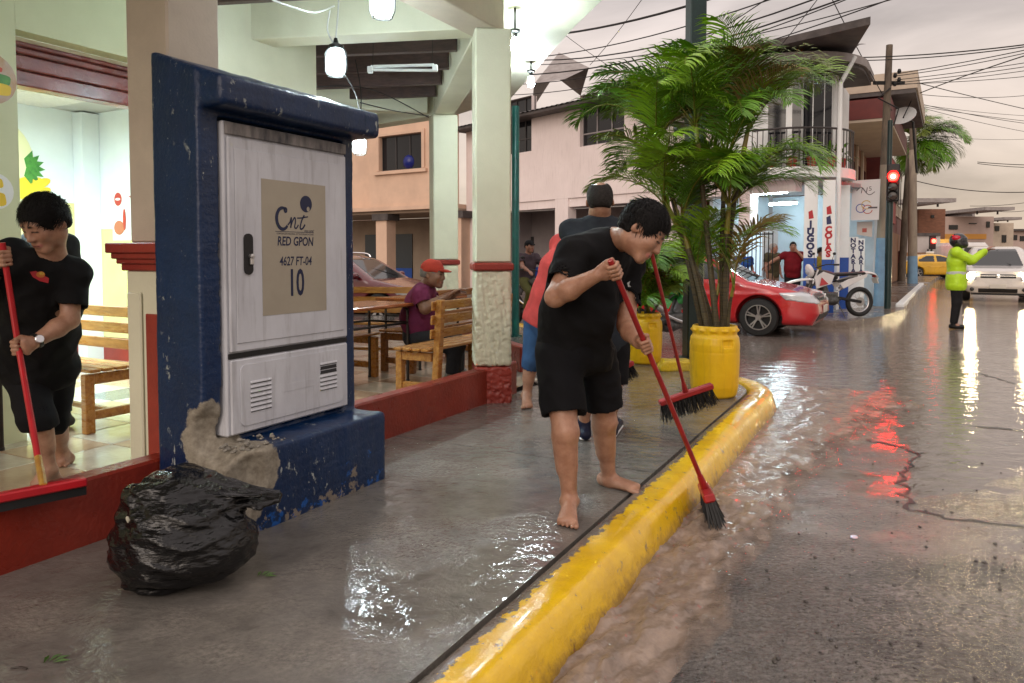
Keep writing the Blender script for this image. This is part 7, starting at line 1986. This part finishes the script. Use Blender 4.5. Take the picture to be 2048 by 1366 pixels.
    MB().box((-1.03, 0, .78), (.02, .18, .12), Matrix.Rotation(R(20), 3, 'Y')).build('number_plate', m_plate, t); MB().box((-1.0, 0, .88), (.04, .10, .06), bev=.01).build('tail_light', M('tail_lamp_red', (.25, .01, .01), rough=.15), t)
    MB().tube([(-.05, .12, .35), (-.15, .28, .01)], .012, 6).build('side_stand', m_trim, t)
    MB().lathe([(.05, -.03), (.05, .03)], 10, (-.05, 0, .32), (0, 1, 0)).build('sprocket', m_trim, t)
    return t
p = D(1722, 600, 15.0); p.z = .152
hd_ = Vector((-.985, -.17)); q = p.xy + hd_ * .66
motorbike('dirt_bike', 'white trail motorbike parked on the far pavement by the traffic light', (q.x, q.y, .152), hd_, (.66, .64, .64), (.45, .05, .06)).scale = (.94, .94, .94)
p = G(1338, 700, 0); motorbike('motorbike', 'green and white motorbike behind the far yellow drum', (p.x, p.y + .1, 0), (.80, .6), (.05, .36, .08), (.7, .68, .66), dirt=False)
p = D(1056, 560, 14.3); motorbike('motorbike', 'dark motorbike ridden by the man in the black cap', (p.x + .1, p.y, 0), (.55, -.83), (.02, .02, .022), (.3, .3, .1), dirt=False)
# ================================================================== people
def person(label, J, vox=.006, s=1.0, th=1.0, skin=SKIN_A, shirt=(.01, .01, .012), sleeve=.62, longs=False, pants=(.01, .01, .012), hem=.72, shoes=None, hair='short', haircol=(.004, .0035, .0035), hs=1.0, nose=1.0, belly=0.0,
           fat=0.0, cap=None, helmet=False, top=None, seed=1, wrk=.004, coat=0.0, clip=None, shirtname='shirt', loose=.0, wet=False, root=None):
    P = {k: (np.asarray(A(v), float) if isinstance(v, (Vector, tuple, list, np.ndarray)) and len(v) == 3 and not isinstance(v[0], (Vector, tuple, list, np.ndarray)) else v) for k, v in J.items()}
    off = Vector(root) if root is not None else Vector(((P['ankL'][0] + P['ankR'][0]) / 2, (P['ankL'][1] + P['ankR'][1]) / 2, min(P['toeL'][2], P['toeR'][2])))
    t = thing('person', label, 'person', off)
    S = SDF(vox); hv = max(vox * .9, .0045)
    fwd = P.get('fwd'); back = -nrm(fwd) if fwd is not None else None
    torso(S, P, 0.0, s, belly)
    for q in 'LR':
        leg(S, P['hip' + q], P['knee' + q], P['ank' + q], s, th, back)
        arm(S, P['sh' + q], P['el' + q], P['wr' + q], s, th)
        g = P.get('grip' + q)
        if g is not None: grip_hand(S, P['wr' + q], g[0], g[1], g[2], g[3] if len(g) > 3 else 1, s * 1.05, fr=max(.0088, vox * 1.15))
        else:
            d = P.get('hand' + q); d = nrm(P['wr' + q] - P['el' + q]) if d is None else nrm(d)
            open_hand(S, P['wr' + q], d, np.array([0, 0, -1.0]) if abs(d[2]) < .7 else (fwd if fwd is not None else np.array([0, -1.0, 0])), 1 if q == 'L' else -1, s, .7, fr=max(.0085, vox * 1.1))
        if shoes is None: bare_foot(S, P['ank' + q], P['toe' + q], s * 1.0, side=(1 if q == 'L' else -1))
        else: S.cone(P['ank' + q], (P['ank' + q] + P['toe' + q]) / 2, .036, .03, k=.02)
    hc, f, u = P['head'], P['face'], P['up']
    T, Ph, r, f, u = head_prims(S, hc, f, u, hs, nose, fat)
    S.cone(P['neck'], Ph(0, -.02, -.045), .056 * s, .054 * hs, k=.03)
    S.cone(P['neck'] * .6 + P['chest'] * .4, P['neck'], .07 * s, .058 * s, k=.04)
    me = S.mesh('body', off, T, skin, relax=1)
    link('body', me, skin_mat(), t)
    # shirt
    sm = cloth_mat('cloth_%s_%d' % (shirtname, seed), shirt, wet=wet) if top is None else top
    C = SDF(max(vox, .007)); g = .020 + loose
    torso(C, P, g, s, belly)
    ax = nrm(P['chest'] - P['pelvis'])
    cuts = []
    for q in 'LR':
        sh, el, wr = P['sh' + q], P['el' + q], P['wr' + q]
        if longs:
            C.cone(sh, el, .058 * s * th + .018 + loose * .6, .048 * s * th + .018 + loose * .6, k=.03); C.cone(el, el + (wr - el) * .93, .047 * s * th + .018 + loose * .5, .034 * s + .014 + loose * .4, k=.02)
        else:
            e_ = sh + (el - sh) * sleeve; C.cone(sh, e_ + (el - sh) * .12, .058 * s * th + .018, .050 * s * th + .022, k=.035); cuts.append((e_, nrm(el - sh), sh, el))
    if coat: 
        for q in 'LR': C.ecap(P['pelvis'], P['pelvis'] - ax * coat, P['hipL'] - P['hipR'], .168 * s + g, .122 * s + g, .178 * s + g, .13 * s + g, k=.03)
    C.disp(waves(seed, wrk, 28, (1, 1, .6))); C.disp(ridged(seed + 3, wrk * .9, 17, (1, 1, 1.3)))
    C.cone(P['neck'] + (Ph(0, -.02, -.045) - P['neck']) * .12, Ph(0, -.01, -.02), .060 * s, .075, k=.008, op='s')
    for e_, d, sh, el in cuts:
        C.plane(e_, d, e_ + d * .11, .125, k=.004); C.cone(e_ - d * .04, e_ + d * .05, .050 * s * th + .010, k=.004, op='s')
    hp_ = P['pelvis'] - ax * (.10 + coat)
    C.plane(hp_, -ax, hp_ - ax * .30, .42, k=.004)
    link(shirtname, C.mesh(shirtname, off, relax=1), sm, t)
    # trousers / shorts
    pm_ = cloth_mat('cloth_pants_%d' % seed, pants, wet=wet)
    C = SDF(max(vox, .007)); gp = .012
    hm_ = (P['hipL'] + P['hipR']) / 2; C.ecap(hm_ + (P['hipL'] - hm_) * .55, hm_ + (P['hipR'] - hm_) * .55, ax, .10 * s + gp, .112 * s + gp + belly * .4, .10 * s + gp, .112 * s + gp + belly * .4, k=.04)
    C.ecap(P['pelvis'], P['pelvis'] + ax * .07, P['hipL'] - P['hipR'], .162 * s + gp, .112 * s + gp + belly * .4, .155 * s + gp, .11 * s + gp + belly * .6, k=.04)
    for q in 'LR':
        hip, kn, an = P['hip' + q], P['knee' + q], P['ank' + q]
        if hem <= 1:
            e_ = hip + (kn - hip) * hem; d = nrm(kn - hip); C.cone(hip, e_ + d * .03, .096 * s * th + gp, .082 * s * th + .016, k=.035)
        else:
            C.cone(hip, kn, .094 * s * th + gp, .064 * s * th + .018, k=.035); e_ = kn + (an - kn) * (hem - 1); d = nrm(an - kn); C.cone(kn, e_ + d * .03, .062 * s * th + .016, .052 * s * th + .012 if hem > 1.6 else .058 * s * th + .02, k=.03)
        cuts.append((e_, d))
    C.disp(waves(seed + 5, wrk * .8, 26, (1, 1, .5))); C.disp(ridged(seed + 8, wrk * .8, 15, (1, 1, .9)))
    for q, (e_, d) in zip('LR', cuts[-2:]):
        C.plane(e_, d, e_ + d * .15, .16, k=.004)
        if hem < 1.8: C.cone(e_ - d * .05, e_ + d * .05, (.066 if hem <= 1 else .058) * s * th + .010, k=.004, op='s')
    link('trousers' if hem > 1.5 else 'shorts', C.mesh('trousers', off, relax=1), pm_, t)
    # shoes
    if shoes is not None:
        for q in 'LR':
            C = SDF(max(vox, .008)); an, to = P['ank' + q], P['toe' + q]; d = to - an; d[2] = 0; d = nrm(d); gz = to[2]; l = np.cross(d, V3(0, 0, 1)); hl_ = np.array([an[0], an[1], gz]) - d * .045
            C.ecap(hl_ + V3(0, 0, .04), to - d * .04 + V3(0, 0, .035), l, .038, .038, .045, .032, k=.02); C.cone(an + V3(0, 0, .02 if shoes[1] < .2 else shoes[1]), hl_ + d * .05 + V3(0, 0, .05), .046, .045, k=.03)
            C.plane((0, 0, gz + .003), (0, 0, -1), (an[0], an[1], gz - .3), .4, k=.003)
            link('shoe', C.mesh('shoe', off), cloth_mat('shoe_%d' % seed, shoes[0], rough=.5), t)
            if len(shoes) > 2:
                C = SDF(.008); C.ecap(hl_ + V3(0, 0, .014), to - d * .04 + V3(0, 0, .014), l, .042, .014, .048, .014, k=.01); C.plane((0, 0, gz + .002), (0, 0, -1), (an[0], an[1], gz - .3), .4, k=.003); link('shoe_sole', C.mesh('shoe_sole', off), M('white_sole', (.7, .7, .7), rough=.5), t)
    # hair and headwear
    hm = M('hair_%d_%d' % (int(haircol[0] * 1000), int(haircol[1] * 1000)), haircol, tuple(x * 2.2 for x in haircol), scale=60, rough=.55, bump=.5, bscale=200, spec=.18, stretch=(1, 1, 3))
    if hair:
        H = hair_mesh('hair', Ph, r, f, u, hs, hv, thick=.019 if hair == 'full' else .010, fringe=.028 if hair == 'full' else .045, nape=-.045 if hair == 'full' else (-.05 if hair == 'bald' else -.03), seed=seed, rough=.0045 if hair == 'full' else .002, bald=(hair == 'bald'))
        ho = link('hair', H.mesh('hair', off, relax=0), hm, t)
        if hair == 'full': strands(Ph, r, f, u, hs, 1700, seed, .062, flow=J.get('flow', (.7, 0, -.5)), up=.008).build('strands', hm, ho, off)
    if cap:
        C = SDF(max(vox, .006)); C.ell(Ph(0, -.012, .045), (r, f, u), (.088 * hs, .108 * hs, .092 * hs), k=.01); C.plane(Ph(0, 0, .045), -u, Ph(0, 0, -.2), .26, k=.004)
        co = link('cap', C.mesh('cap', off), cloth_mat('cap_%d' % seed, cap), t)
        C = SDF(max(vox, .006)); C.ecap(Ph(-.045, .085, .045), Ph(.045, .085, .045), u, .010, .05, .010, .05, k=.005); C.ecap(Ph(-.03, .13, .038), Ph(.03, .13, .038), u, .009, .045, .009, .045, k=.02)
        link('cap_visor', C.mesh('cap_visor', off), cloth_mat('cap_%d' % seed, cap), co)
    if helmet:
        C = SDF(.01); C.ell(Ph(0, -.005, .02), (r, f, u), (.125, .150, .145), k=.01); C.ell(Ph(0, .05, -.055), (r, f, u), (.105, .115, .085), k=.04); C.plane(Ph(0, 0, -.125), -u, Ph(0, 0, -.35), .26, k=.01)
        link('helmet', C.mesh('helmet', off), M('helmet_black', (.012, .012, .014), rough=.15, coat=.6), t)
        C = SDF(.01); C.ell(Ph(0, .0, .02), (r, f, u), (.128, .153, .148)); C.plane(Ph(0, .055, 0), -f, Ph(0, -.25, 0), .32, k=.004); C.plane(Ph(0, 0, -.035), -u, Ph(0, .1, -.25), .24, k=.004); C.plane(Ph(0, 0, .085), u, Ph(0, .1, .30), .24, k=.004); link('visor', C.mesh('visor', off), M('visor_dark', (.02, .02, .025), rough=.05, spec=.8), t)
        for sg_ in (-1, 1):
            C = SDF(.01); C.ell(Ph(sg_ * .10, -.04, .07), (r, f, u), (.035, .075, .05)); link('helmet_patch', C.mesh('helmet_patch', off), M('helmet_red', (.5, .01, .03), rough=.2), t)
    return t, off, P, Ph, sm

# ---------------------------------------------------------------- the sweeper in front
CR, CL_ = D(1229, 541, 3.17), D(1291, 690, 3.36); axp = (CR - CL_).normalized()
J = dict(pelvis=D(1150, 690, 3.64), hipR=D(1112, 712, 3.57), hipL=D(1190, 704, 3.73), kneeR=D(1131, 862, 3.44), ankR=D(1139, 1000, 3.47), toeR=G(1146, 1060, SW + .002), kneeL=D(1209, 842, 3.79), ankL=D(1217, 958, 3.90), toeL=G(1280, 990, SW + .002),
         chest=D(1174, 548, 3.58), neck=D(1226, 482, 3.54), shR=D(1154, 508, 3.42), shL=D(1256, 530, 3.72), elR=D(1110, 594, 3.30), wrR=D(1194, 550, 3.185), elL=D(1253, 652, 3.62), wrL=D(1277, 686, 3.43),
         head=D(1283, 464, 3.38), face=(.72, -.30, -.62), up=(.55, .0, .83), fwd=(.72, -.66, -.2), gripR=(CR, axp, (CR - D(1194, 550, 3.185)), 1), gripL=(CL_, axp, (CL_ - D(1277, 686, 3.43)), 1), flow=(.5, 0, -.6))
hero, hoff, HP, HPh, hsm = person('barefoot man in black shirt and shorts bending to sweep water off the kerb', J, vox=.0046, th=1.06, hs=1.04, hair='full', seed=11, belly=.03, hem=.72, sleeve=.66, shirt=(.0045, .0045, .0055), pants=(.0035, .0035, .005), fat=.002, wrk=.010, loose=.014)
m_dec = M('printed_silver', (.45, .47, .47), rough=.5)
from mathutils.bvhtree import BVHTree
def decal(garment, root, off, polys, name, lift=.0025):
    """thin print lying on a garment: each corner is dropped onto the cloth surface"""
    me = garment.data; bv = BVHTree.FromPolygons([v.co + off for v in me.vertices], [tuple(p.vertices) for p in me.polygons])
    for pts, mat in polys:
        V_ = []; o = Vector((0, 0, CAMZ)); c = (sum(p[0] for p in pts) / len(pts), sum(p[1] for p in pts) / len(pts))
        ring = []
        for k_ in (0.0, .5, 1.0):
            for (x, y) in (pts if k_ else pts[:1]):
                h, n_, _, _ = bv.ray_cast(o, ray(c[0] + (x - c[0]) * k_, c[1] + (y - c[1]) * k_).normalized())
                if h is None: return
                if n_.dot(o - h) < 0: n_ = -n_
                V_.append(h + n_ * lift)
        n = len(pts); F_ = [(0, 1 + i, 1 + (i + 1) % n) for i in range(n)] + [(1 + i, 1 + n + i, 1 + n + (i + 1) % n, 1 + (i + 1) % n) for i in range(n)]
        MB().add(V_, F_).build(name, mat, root, off, smooth=True, ang=180)
def ellpx(cx, cy, rx, ry, n=14): return [(cx + rx * math.cos(6.2832 * q / n), cy + ry * math.sin(6.2832 * q / n)) for q in range(n)]
def child(root, nm): return [c for c in kids(root) if c.name.split('.')[0] == nm][0]
decal(child(hero, 'shorts'), hero, hoff, [([(1078, 650), (1106, 640), (1096, 662), (1086, 676)], m_dec)], 'silver_print')
decal(child(hero, 'shirt'), hero, hoff, [([(1254, 566), (1260, 562), (1258, 570), (1262, 574), (1256, 574)], m_dec)], 'small_white_print')
def broom(label, top, bot, along, L=.40, pole_r=.0125, brist=.13, name='push_broom', sw=None):
    """pole from top to the block at bot; block lies along `along`, bristles hang below"""
    top, bot = Vector(top), Vector(bot); d = (bot - top).normalized(); al = Vector(along); al = (al - d * al.dot(d) * .0).normalized()
    t = thing(name, label, 'broom', bot, group='red push brooms'); mr_ = M('red_broom_paint', (.36, .018, .020), (.25, .014, .016), scale=12, rough=.3, rough2=.45)
    MB().tube([top, bot], pole_r, 10).build('handle', mr_, t, bot, smooth=True)
    dn = Vector((0, 0, -1)) if sw is None else Vector(sw).normalized()
    dn = (dn - al * dn.dot(al)).normalized(); sd = al.cross(dn); rot = Matrix((al, sd, dn)).transposed()
    MB().box(bot + dn * .018, (L, .058, .042), rot, .008).build('block', mr_, t, bot)
    MB().tube([bot - d * .10, bot - d * .02, bot + d * .0], [.015, .021, .024], 10).build('ferrule', mr_, t, bot, smooth=True)
    rg = random.Random(int(abs(bot.x) * 1000)); bm = MB()
    for i in range(300):
        a = rg.uniform(-L / 2 + .008, L / 2 - .008); b_ = rg.uniform(-.024, .024); p = bot + al * a + sd * b_ + dn * .036; l_ = brist * rg.uniform(.82, 1.08); e = p + dn * l_ + al * rg.gauss(0, .014) + al * a * .10 + sd * (b_ * .7 + rg.gauss(0, .01)); w = al * .0028
        bm.add([p - w, p + w, e + w * .6, e - w * .6], [(0, 1, 2, 3)]); w2 = sd * .0028; bm.add([p - w2, p + w2, e + w2 * .6, e - w2 * .6], [(0, 1, 2, 3)])
    bo = bm.build('bristles', M('black_bristle', (.006, .006, .007), rough=.5), t, bot); tag(bo, kind='stuff')
    return t
dP = (CL_ - CR).normalized()
botH = CL_ + dP * ((D(1404, 1000, 3.75) - CL_).length)
broom('red push broom in the hands of the barefoot sweeper, bristles over the gutter', CR - dP * .055, botH, (.16, .93, -.12), L=.36, brist=.13, sw=(.28, -.05, -1))

# ---------------------------------------------------------------- the young man behind the low wall
C1_, C2_ = D(9, 516, 3.36), D(37, 694, 3.42); axq = (C1_ - C2_).normalized()
J = dict(pelvis=D(76, 728, 3.86), hipR=D(44, 742, 3.83), hipL=D(108, 742, 3.93), kneeR=D(76, 838, 3.74), ankR=D(98, 940, 3.80), toeR=G(70, 985, PF + .002), kneeL=D(108, 838, 3.98), ankL=D(124, 908, 4.18), toeL=G(96, 938, PF + .002),
         chest=D(78, 585, 3.68), neck=D(104, 516, 3.60), shR=D(28, 512, 3.60), shL=D(142, 548, 3.66), elR=D(-48, 590, 3.46), wrR=D(-16, 530, 3.38), elL=D(140, 640, 3.60), wrL=D(66, 686, 3.45),
         head=D(92, 448, 3.50), face=(-.28, -.80, -.50), up=(-.10, -.45, .85), fwd=(-.2, -.95, -.1), gripR=(C1_, axq, (C1_ - D(-16, 530, 3.38)), 1), gripL=(C2_, axq, (C2_ - D(66, 686, 3.45)), 1), flow=(.8, .2, -.3))
yg, yoff, YP, YPh, ysm = person('young man in black polo shirt with a red squeegee behind the low wall', J, vox=.0055, th=.98, hs=1.01, hair='full', seed=23, hem=1.12, sleeve=.70, shirt=(.005, .005, .006), pants=(.006, .006, .008), skin=(.40, .225, .15), loose=.014, wrk=.010)
wr_ = Vector(YP['wrL']); dW = (Vector(YP['wrL']) - Vector(YP['elL'])).normalized(); wp = wr_ - dW * .02
wt_ = MB().tube([wp - dW * .008, wp + dW * .008], [.037, .037], 16).build('watch_strap', M('watch_black', (.01, .01, .01), rough=.4), yg, yoff, smooth=True)
tc_ = (Vector((0, 0, CAMZ)) - wp).normalized(); tc_ = (tc_ - dW * tc_.dot(dW)).normalized()
MB().lathe([(.020, .0), (.020, .010), (.017, .013)], 16, wp + tc_ * .031, tc_).build('watch_case', M('watch_steel', (.7, .7, .72), rough=.2, metal=.7), yg, yoff, smooth=True)
# polo collar and breast emblem
m_eor = M('emblem_orange', (.5, .16, .03), rough=.6); m_ere = M('emblem_red', (.42, .02, .03), rough=.6); m_eye = M('emblem_yellow', (.55, .38, .04), rough=.6)
decal(child(yg, 'shirt'), yg, yoff, [([(60, 544), (72, 542), (98, 556), (97, 566), (80, 562), (66, 554)], m_ere)], 'shirt_emblem')
decal(child(yg, 'shirt'), yg, yoff, [(ellpx(82, 549, 9, 6), m_eor), (ellpx(84, 547, 5, 3), m_eye)], 'emblem_detail', .004)
def cam_disc(c, pts, mat, nm, par, off, lift=0.0):
    n_ = (Vector((0, 0, CAMZ)) - c).normalized(); x = Vector((0, 0, 1)).cross(n_).normalized(); y = n_.cross(x)
    return MB().polyplate(c + n_ * lift, x, y, pts, .002).build(nm, mat, par, off)
# squeegee
qa, qb_ = G(-20, 999, .485), G(172, 962, .485)
mid = qa.lerp(qb_, .54); sq = thing('squeegee', 'long red floor squeegee resting on the low wall', 'squeegee', mid)
m_sq = M('red_squeegee', (.50, .014, .022), (.40, .012, .02), scale=9, rough=.3)
dq = (qb_ - qa).normalized()
MB().beam(qa, qb_, .045, .035, bev=.006).build('head', m_sq, sq, mid); MB().beam(qa - Z3 * .03, qb_ - Z3 * .03, .008, .05).build('rubber_blade', m_black, sq, mid)
pb_ = mid + Z3 * .01; MB().tube([C1_ + axq * .07, C2_, D(76, 915, 3.12)], .0135, 10).build('handle', m_sq, sq, mid, smooth=True)
MB().tube([D(76, 915, 3.12), pb_], .0145, 10).build('handle_end', M('bare_yellow_wood', (.5, .30, .05), (.35, .15, .03), scale=14, rough=.4), sq, mid, smooth=True)

# ---------------------------------------------------------------- the bald man seen from behind
B1, B2 = D(1300, 492, 4.50), D(1291, 455, 4.44); axb = (B2 - B1).normalized()
J = dict(pelvis=D(1200, 672, 4.86), hipL=D(1172, 690, 4.86), hipR=D(1228, 690, 4.86), kneeL=D(1172, 780, 4.84), ankL=D(1168, 850, 4.90), toeL=G(1158, 868, SW + .002), kneeR=D(1226, 775, 4.84), ankR=D(1222, 842, 4.95), toeR=G(1236, 852, SW + .002),
         chest=D(1198, 520, 4.86), neck=D(1199, 430, 4.86), shL=D(1143, 464, 4.88), shR=D(1252, 464, 4.82), elL=D(1208, 540, 4.52), wrL=D(1266, 470, 4.45), elR=D(1268, 540, 4.66), wrR=D(1280, 498, 4.53),
         head=D(1200, 405, 4.84), face=(.12, .98, -.18), up=(0, .15, 1), fwd=(.2, 1, 0), gripR=(B1, axb, (B1 - D(1280, 498, 4.53)), 1), gripL=(B2, axb, (B2 - D(1266, 470, 4.45)), 1))
person('balding man in a charcoal shirt seen from behind, sweeping beyond the front sweeper', J, vox=.007, hair='bald', seed=31, shirt=(.020, .025, .033), pants=(.004, .004, .006), hem=.85, wrk=.006, loose=.006, shoes=((.008, .010, .03), .0, 1), hs=1.02, skin=(.36, .20, .13), haircol=(.012, .010, .009))
dB = (D(1371, 782, 5.40) - B1).normalized()
broom('red push broom with wide bristles lifted beside the near yellow drum', B2 + axb * .05, D(1371, 784, 5.40), (.42, .22, .03) if False else D(1432, 772, 5.40) - D(1330, 806, 5.36), L=.42, brist=.13, sw=(.12, .1, -1))

# ---------------------------------------------------------------- the man in the coral shirt
J = dict(pelvis=D(1088, 628, 5.92), hipL=D(1074, 640, 6.0), hipR=D(1100, 645, 5.84), kneeL=D(1064, 722, 5.96), ankL=D(1053, 790, 6.0), toeL=G(1047, 819, SW + .002), kneeR=D(1108, 724, 5.82), ankR=D(1110, 795, 5.8), toeR=G(1122, 812, SW + .002),
         chest=D(1122, 540, 5.88), neck=D(1160, 478, 5.86), shL=D(1122, 490, 6.0), shR=D(1165, 510, 5.72), elL=D(1150, 580, 6.0), wrL=D(1190, 600, 5.9), elR=D(1180, 590, 5.7), wrR=D(1205, 630, 5.8),
         head=D(1196, 462, 5.84), face=(.85, .1, -.5), up=(.45, 0, .9), fwd=(.9, .1, -.3))
person('barefoot man in a coral red shirt and rolled jeans, mostly hidden behind the sweepers', J, vox=.009, seed=41, shirt=(.50, .06, .055), pants=(.035, .085, .19), hem=1.22, longs=True, hair='short', loose=.014)
broom('red push broom of the hidden man, its head showing beside the front sweeper', D(1196, 610, 5.86), D(1232, 738, 6.1), D(1252, 728, 6.1) - D(1215, 748, 6.0), L=.36, brist=.11)

# ---------------------------------------------------------------- the seated man in the red cap
J = dict(pelvis=D(838, 668, 7.25), hipL=D(842, 676, 7.36), hipR=D(842, 676, 7.12), kneeL=D(912, 684, 7.36), ankL=D(914, 745, 7.4), toeL=D(936, 754, 7.42), kneeR=D(912, 690, 7.1), ankR=D(906, 752, 7.12), toeR=D(930, 762, 7.1),
         chest=D(842, 604, 7.2), neck=D(852, 574, 7.18), shL=D(846, 588, 7.40), shR=D(840, 590, 7.0), elL=D(880, 606, 7.3), wrL=D(908, 590, 7.1), elR=D(850, 618, 6.93), wrR=D(896, 591, 6.95),
         head=D(866, 549, 7.12), face=(.93, -.34, -.08), up=(.05, 0, 1), fwd=(.95, -.25, 0))
for q in ('toeL', 'toeR'): J[q].z = PF + .002
person('heavy man in red cap and plum shirt sitting at the patio table', J, vox=.009, s=1.08, th=1.1, seed=51, shirt=(.17, .025, .075), pants=(.03, .03, .035), hem=1.9, shoes=((.3, .28, .25), .0), hs=1.1, skin=(.24, .125, .08), cap=(.48, .055, .035), haircol=(.12, .11, .10), belly=.07, fat=.012, sleeve=.6)

# ---------------------------------------------------------------- rider of the dark motorbike
def simple(label, x, y_head, Y, z0, fwd, pose=None, H=1.66, **kw):
    """standing figure: ground point from the head pixel, size H"""
    o = D(x, y_head, Y); o.z = z0; f = Vector((fwd[0], fwd[1], 0)).normalized(); l = Vector((-f.y, f.x, 0)); k = H / 1.74
    p = lambda a, b, c: o + f * a * k + l * b * k + Z3 * c * k
    J = dict(pelvis=p(0, 0, .95), hipL=p(0, .09, .90), hipR=p(0, -.09, .90), kneeL=p(.03, .10, .49), kneeR=p(.01, -.10, .49), ankL=p(-.02, .11, .085), ankR=p(-.03, -.11, .085), toeL=p(.17, .12, .002), toeR=p(.16, -.13, .002), chest=p(.0, 0, 1.26), neck=p(-.01, 0, 1.47), shL=p(-.01, .19, 1.42), shR=p(-.01, -.19, 1.42),
             elL=p(-.03, .25, 1.14), elR=p(-.03, -.25, 1.14), wrL=p(.05, .25, .90), wrR=p(.05, -.25, .90), head=p(.02, 0, 1.62), face=tuple(f), up=(0, 0, 1), fwd=tuple(f))
    if pose:
        for q, v in pose.items(): J[q] = p(*v) if len(v) == 3 and q not in ('face', 'up', 'fwd') else v
    return person(label, J, s=k, hs=kw.pop('hs', k), root=o, **kw)
simple('motorbike rider in black cap and dusty plum shirt', 1060, 520, 14.3, .0, (.55, -.83), dict(pelvis=(-.10, 0, .95), hipL=(-.08, .1, .92), hipR=(-.08, -.1, .92), kneeL=(.32, .22, .72), kneeR=(.32, -.22, .72), ankL=(.12, .2, .34), ankR=(.12, -.2, .34), toeL=(.3, .22, .28), toeR=(.3, -.22, .28), chest=(-.1, 0, 1.25), neck=(-.06, 0, 1.45), shL=(-.08, .19, 1.40), shR=(-.08, -.19, 1.40), elL=(.14, .27, 1.2), elR=(.14, -.27, 1.2), wrL=(.36, .3, 1.14), wrR=(.36, -.3, 1.14), head=(-.02, 0, 1.60)),
       H=1.70, vox=.014, seed=61, shirt=(.07, .05, .06), pants=(.10, .10, .03), hem=1.85, shoes=((.05, .05, .05), .0), cap=(.01, .01, .012), skin=(.30, .15, .10))
# ---------------------------------------------------------------- two men at the shop
simple('older man in an olive shirt standing by the corner shop', 1546, 500, 16.9, .15, (.5, -.85), dict(elL=(-.02, .26, 1.14), wrL=(.12, .16, .95), face=(.8, -.5, 0)), H=1.52, vox=.014, seed=71, shirt=(.09, .08, .045), pants=(.34, .22, .15), hem=1.9, shoes=((.05, .04, .04), .0), hair='bald', haircol=(.2, .19, .18), skin=(.38, .20, .14))
simple('man in a dark red shirt with a hand raised to his face at the shop', 1586, 500, 16.5, .15, (-.3, -.95), dict(elL=(.12, .32, 1.26), wrL=(.17, .10, 1.50), elR=(.05, -.42, 1.30), wrR=(.10, -.62, 1.16)), H=1.54, vox=.014, seed=72, shirt=(.16, .006, .012), pants=(.015, .015, .018), hem=1.9, shoes=((.02, .02, .02), .0), hair='short', skin=(.36, .19, .13), belly=.03, loose=.01)
simple('person in a mustard top behind the JUGOS pillar', 1641, 500, 18.0, .15, (.3, -.9), None, H=1.42, vox=.018, seed=73, shirt=(.34, .24, .03), pants=(.03, .03, .04), hem=1.9, shoes=((.02, .02, .02), .0), hair='full', skin=(.3, .16, .11))
simple('person in a blue top behind the iron gate of the shop', 1487, 500, 17.2, .15, (-.2, -.9), None, H=1.42, vox=.018, seed=74, shirt=(.03, .10, .35), pants=(.03, .03, .06), hem=1.9, shoes=((.02, .02, .02), .0), hair='short', skin=(.3, .16, .11))
simple('pedestrian in a maroon shirt walking away near the far taxis', 1793, 500, 36, .15, (.5, .85), None, H=1.7, vox=.03, seed=75, shirt=(.12, .02, .03), pants=(.02, .02, .03), hem=1.9, shoes=((.02, .02, .02), .0), hair='short', skin=(.3, .16, .11))
simple('person in black with an orange collar standing behind the young man', 92, 500, 5.1, PF, (-.3, -.95), None, H=1.56, vox=.012, seed=76, shirt=(.012, .012, .012), pants=(.02, .02, .025), hem=1.9, shoes=((.02, .02, .02), .0), hair='short', skin=(.3, .16, .11))
# ---------------------------------------------------------------- traffic officer
hv = M('hi_vis_yellow', (.46, .72, .02), (.38, .62, .015), scale=10, rough=.45, bump=.15, bscale=200)
of = simple('traffic officer in a yellow green jacket and black helmet with one arm raised', 1914, 500, 14.1, .0, (.86, -.48), dict(elR=(.24, -.20, 1.28), wrR=(.44, -.08, 1.45), elL=(.22, .20, 1.26), wrL=(.44, .08, 1.42), chest=(.0, 0, 1.26)), H=1.78, vox=.011, seed=81, top=hv, longs=True, coat=.14, loose=.022, pants=(.012, .012, .013), hem=1.95, shoes=((.01, .01, .01), .14), hair=None, helmet=True, shirtname='jacket', skin=(.34, .18, .12))
ot, oo, OP, _, _ = of
S = SDF(.010); torso(S, OP, .020 + .022 + .006, 1.78 / 1.74, 0.0); ax_ = nrm(OP['chest'] - OP['pelvis']); cz = OP['pelvis'] + ax_ * .05
S.plane(cz + ax_ * .03, ax_, cz + ax_ * .5, .47, k=.002); S.plane(cz - ax_ * .03, -ax_, cz - ax_ * .5, .47, k=.002)
for q in 'LR': S.ball(OP['el' + q], .2, k=.001, op='s')
link('reflective_band', S.mesh('reflective_band', oo), M('reflective_silver', (.5, .52, .5), rough=.35), ot)
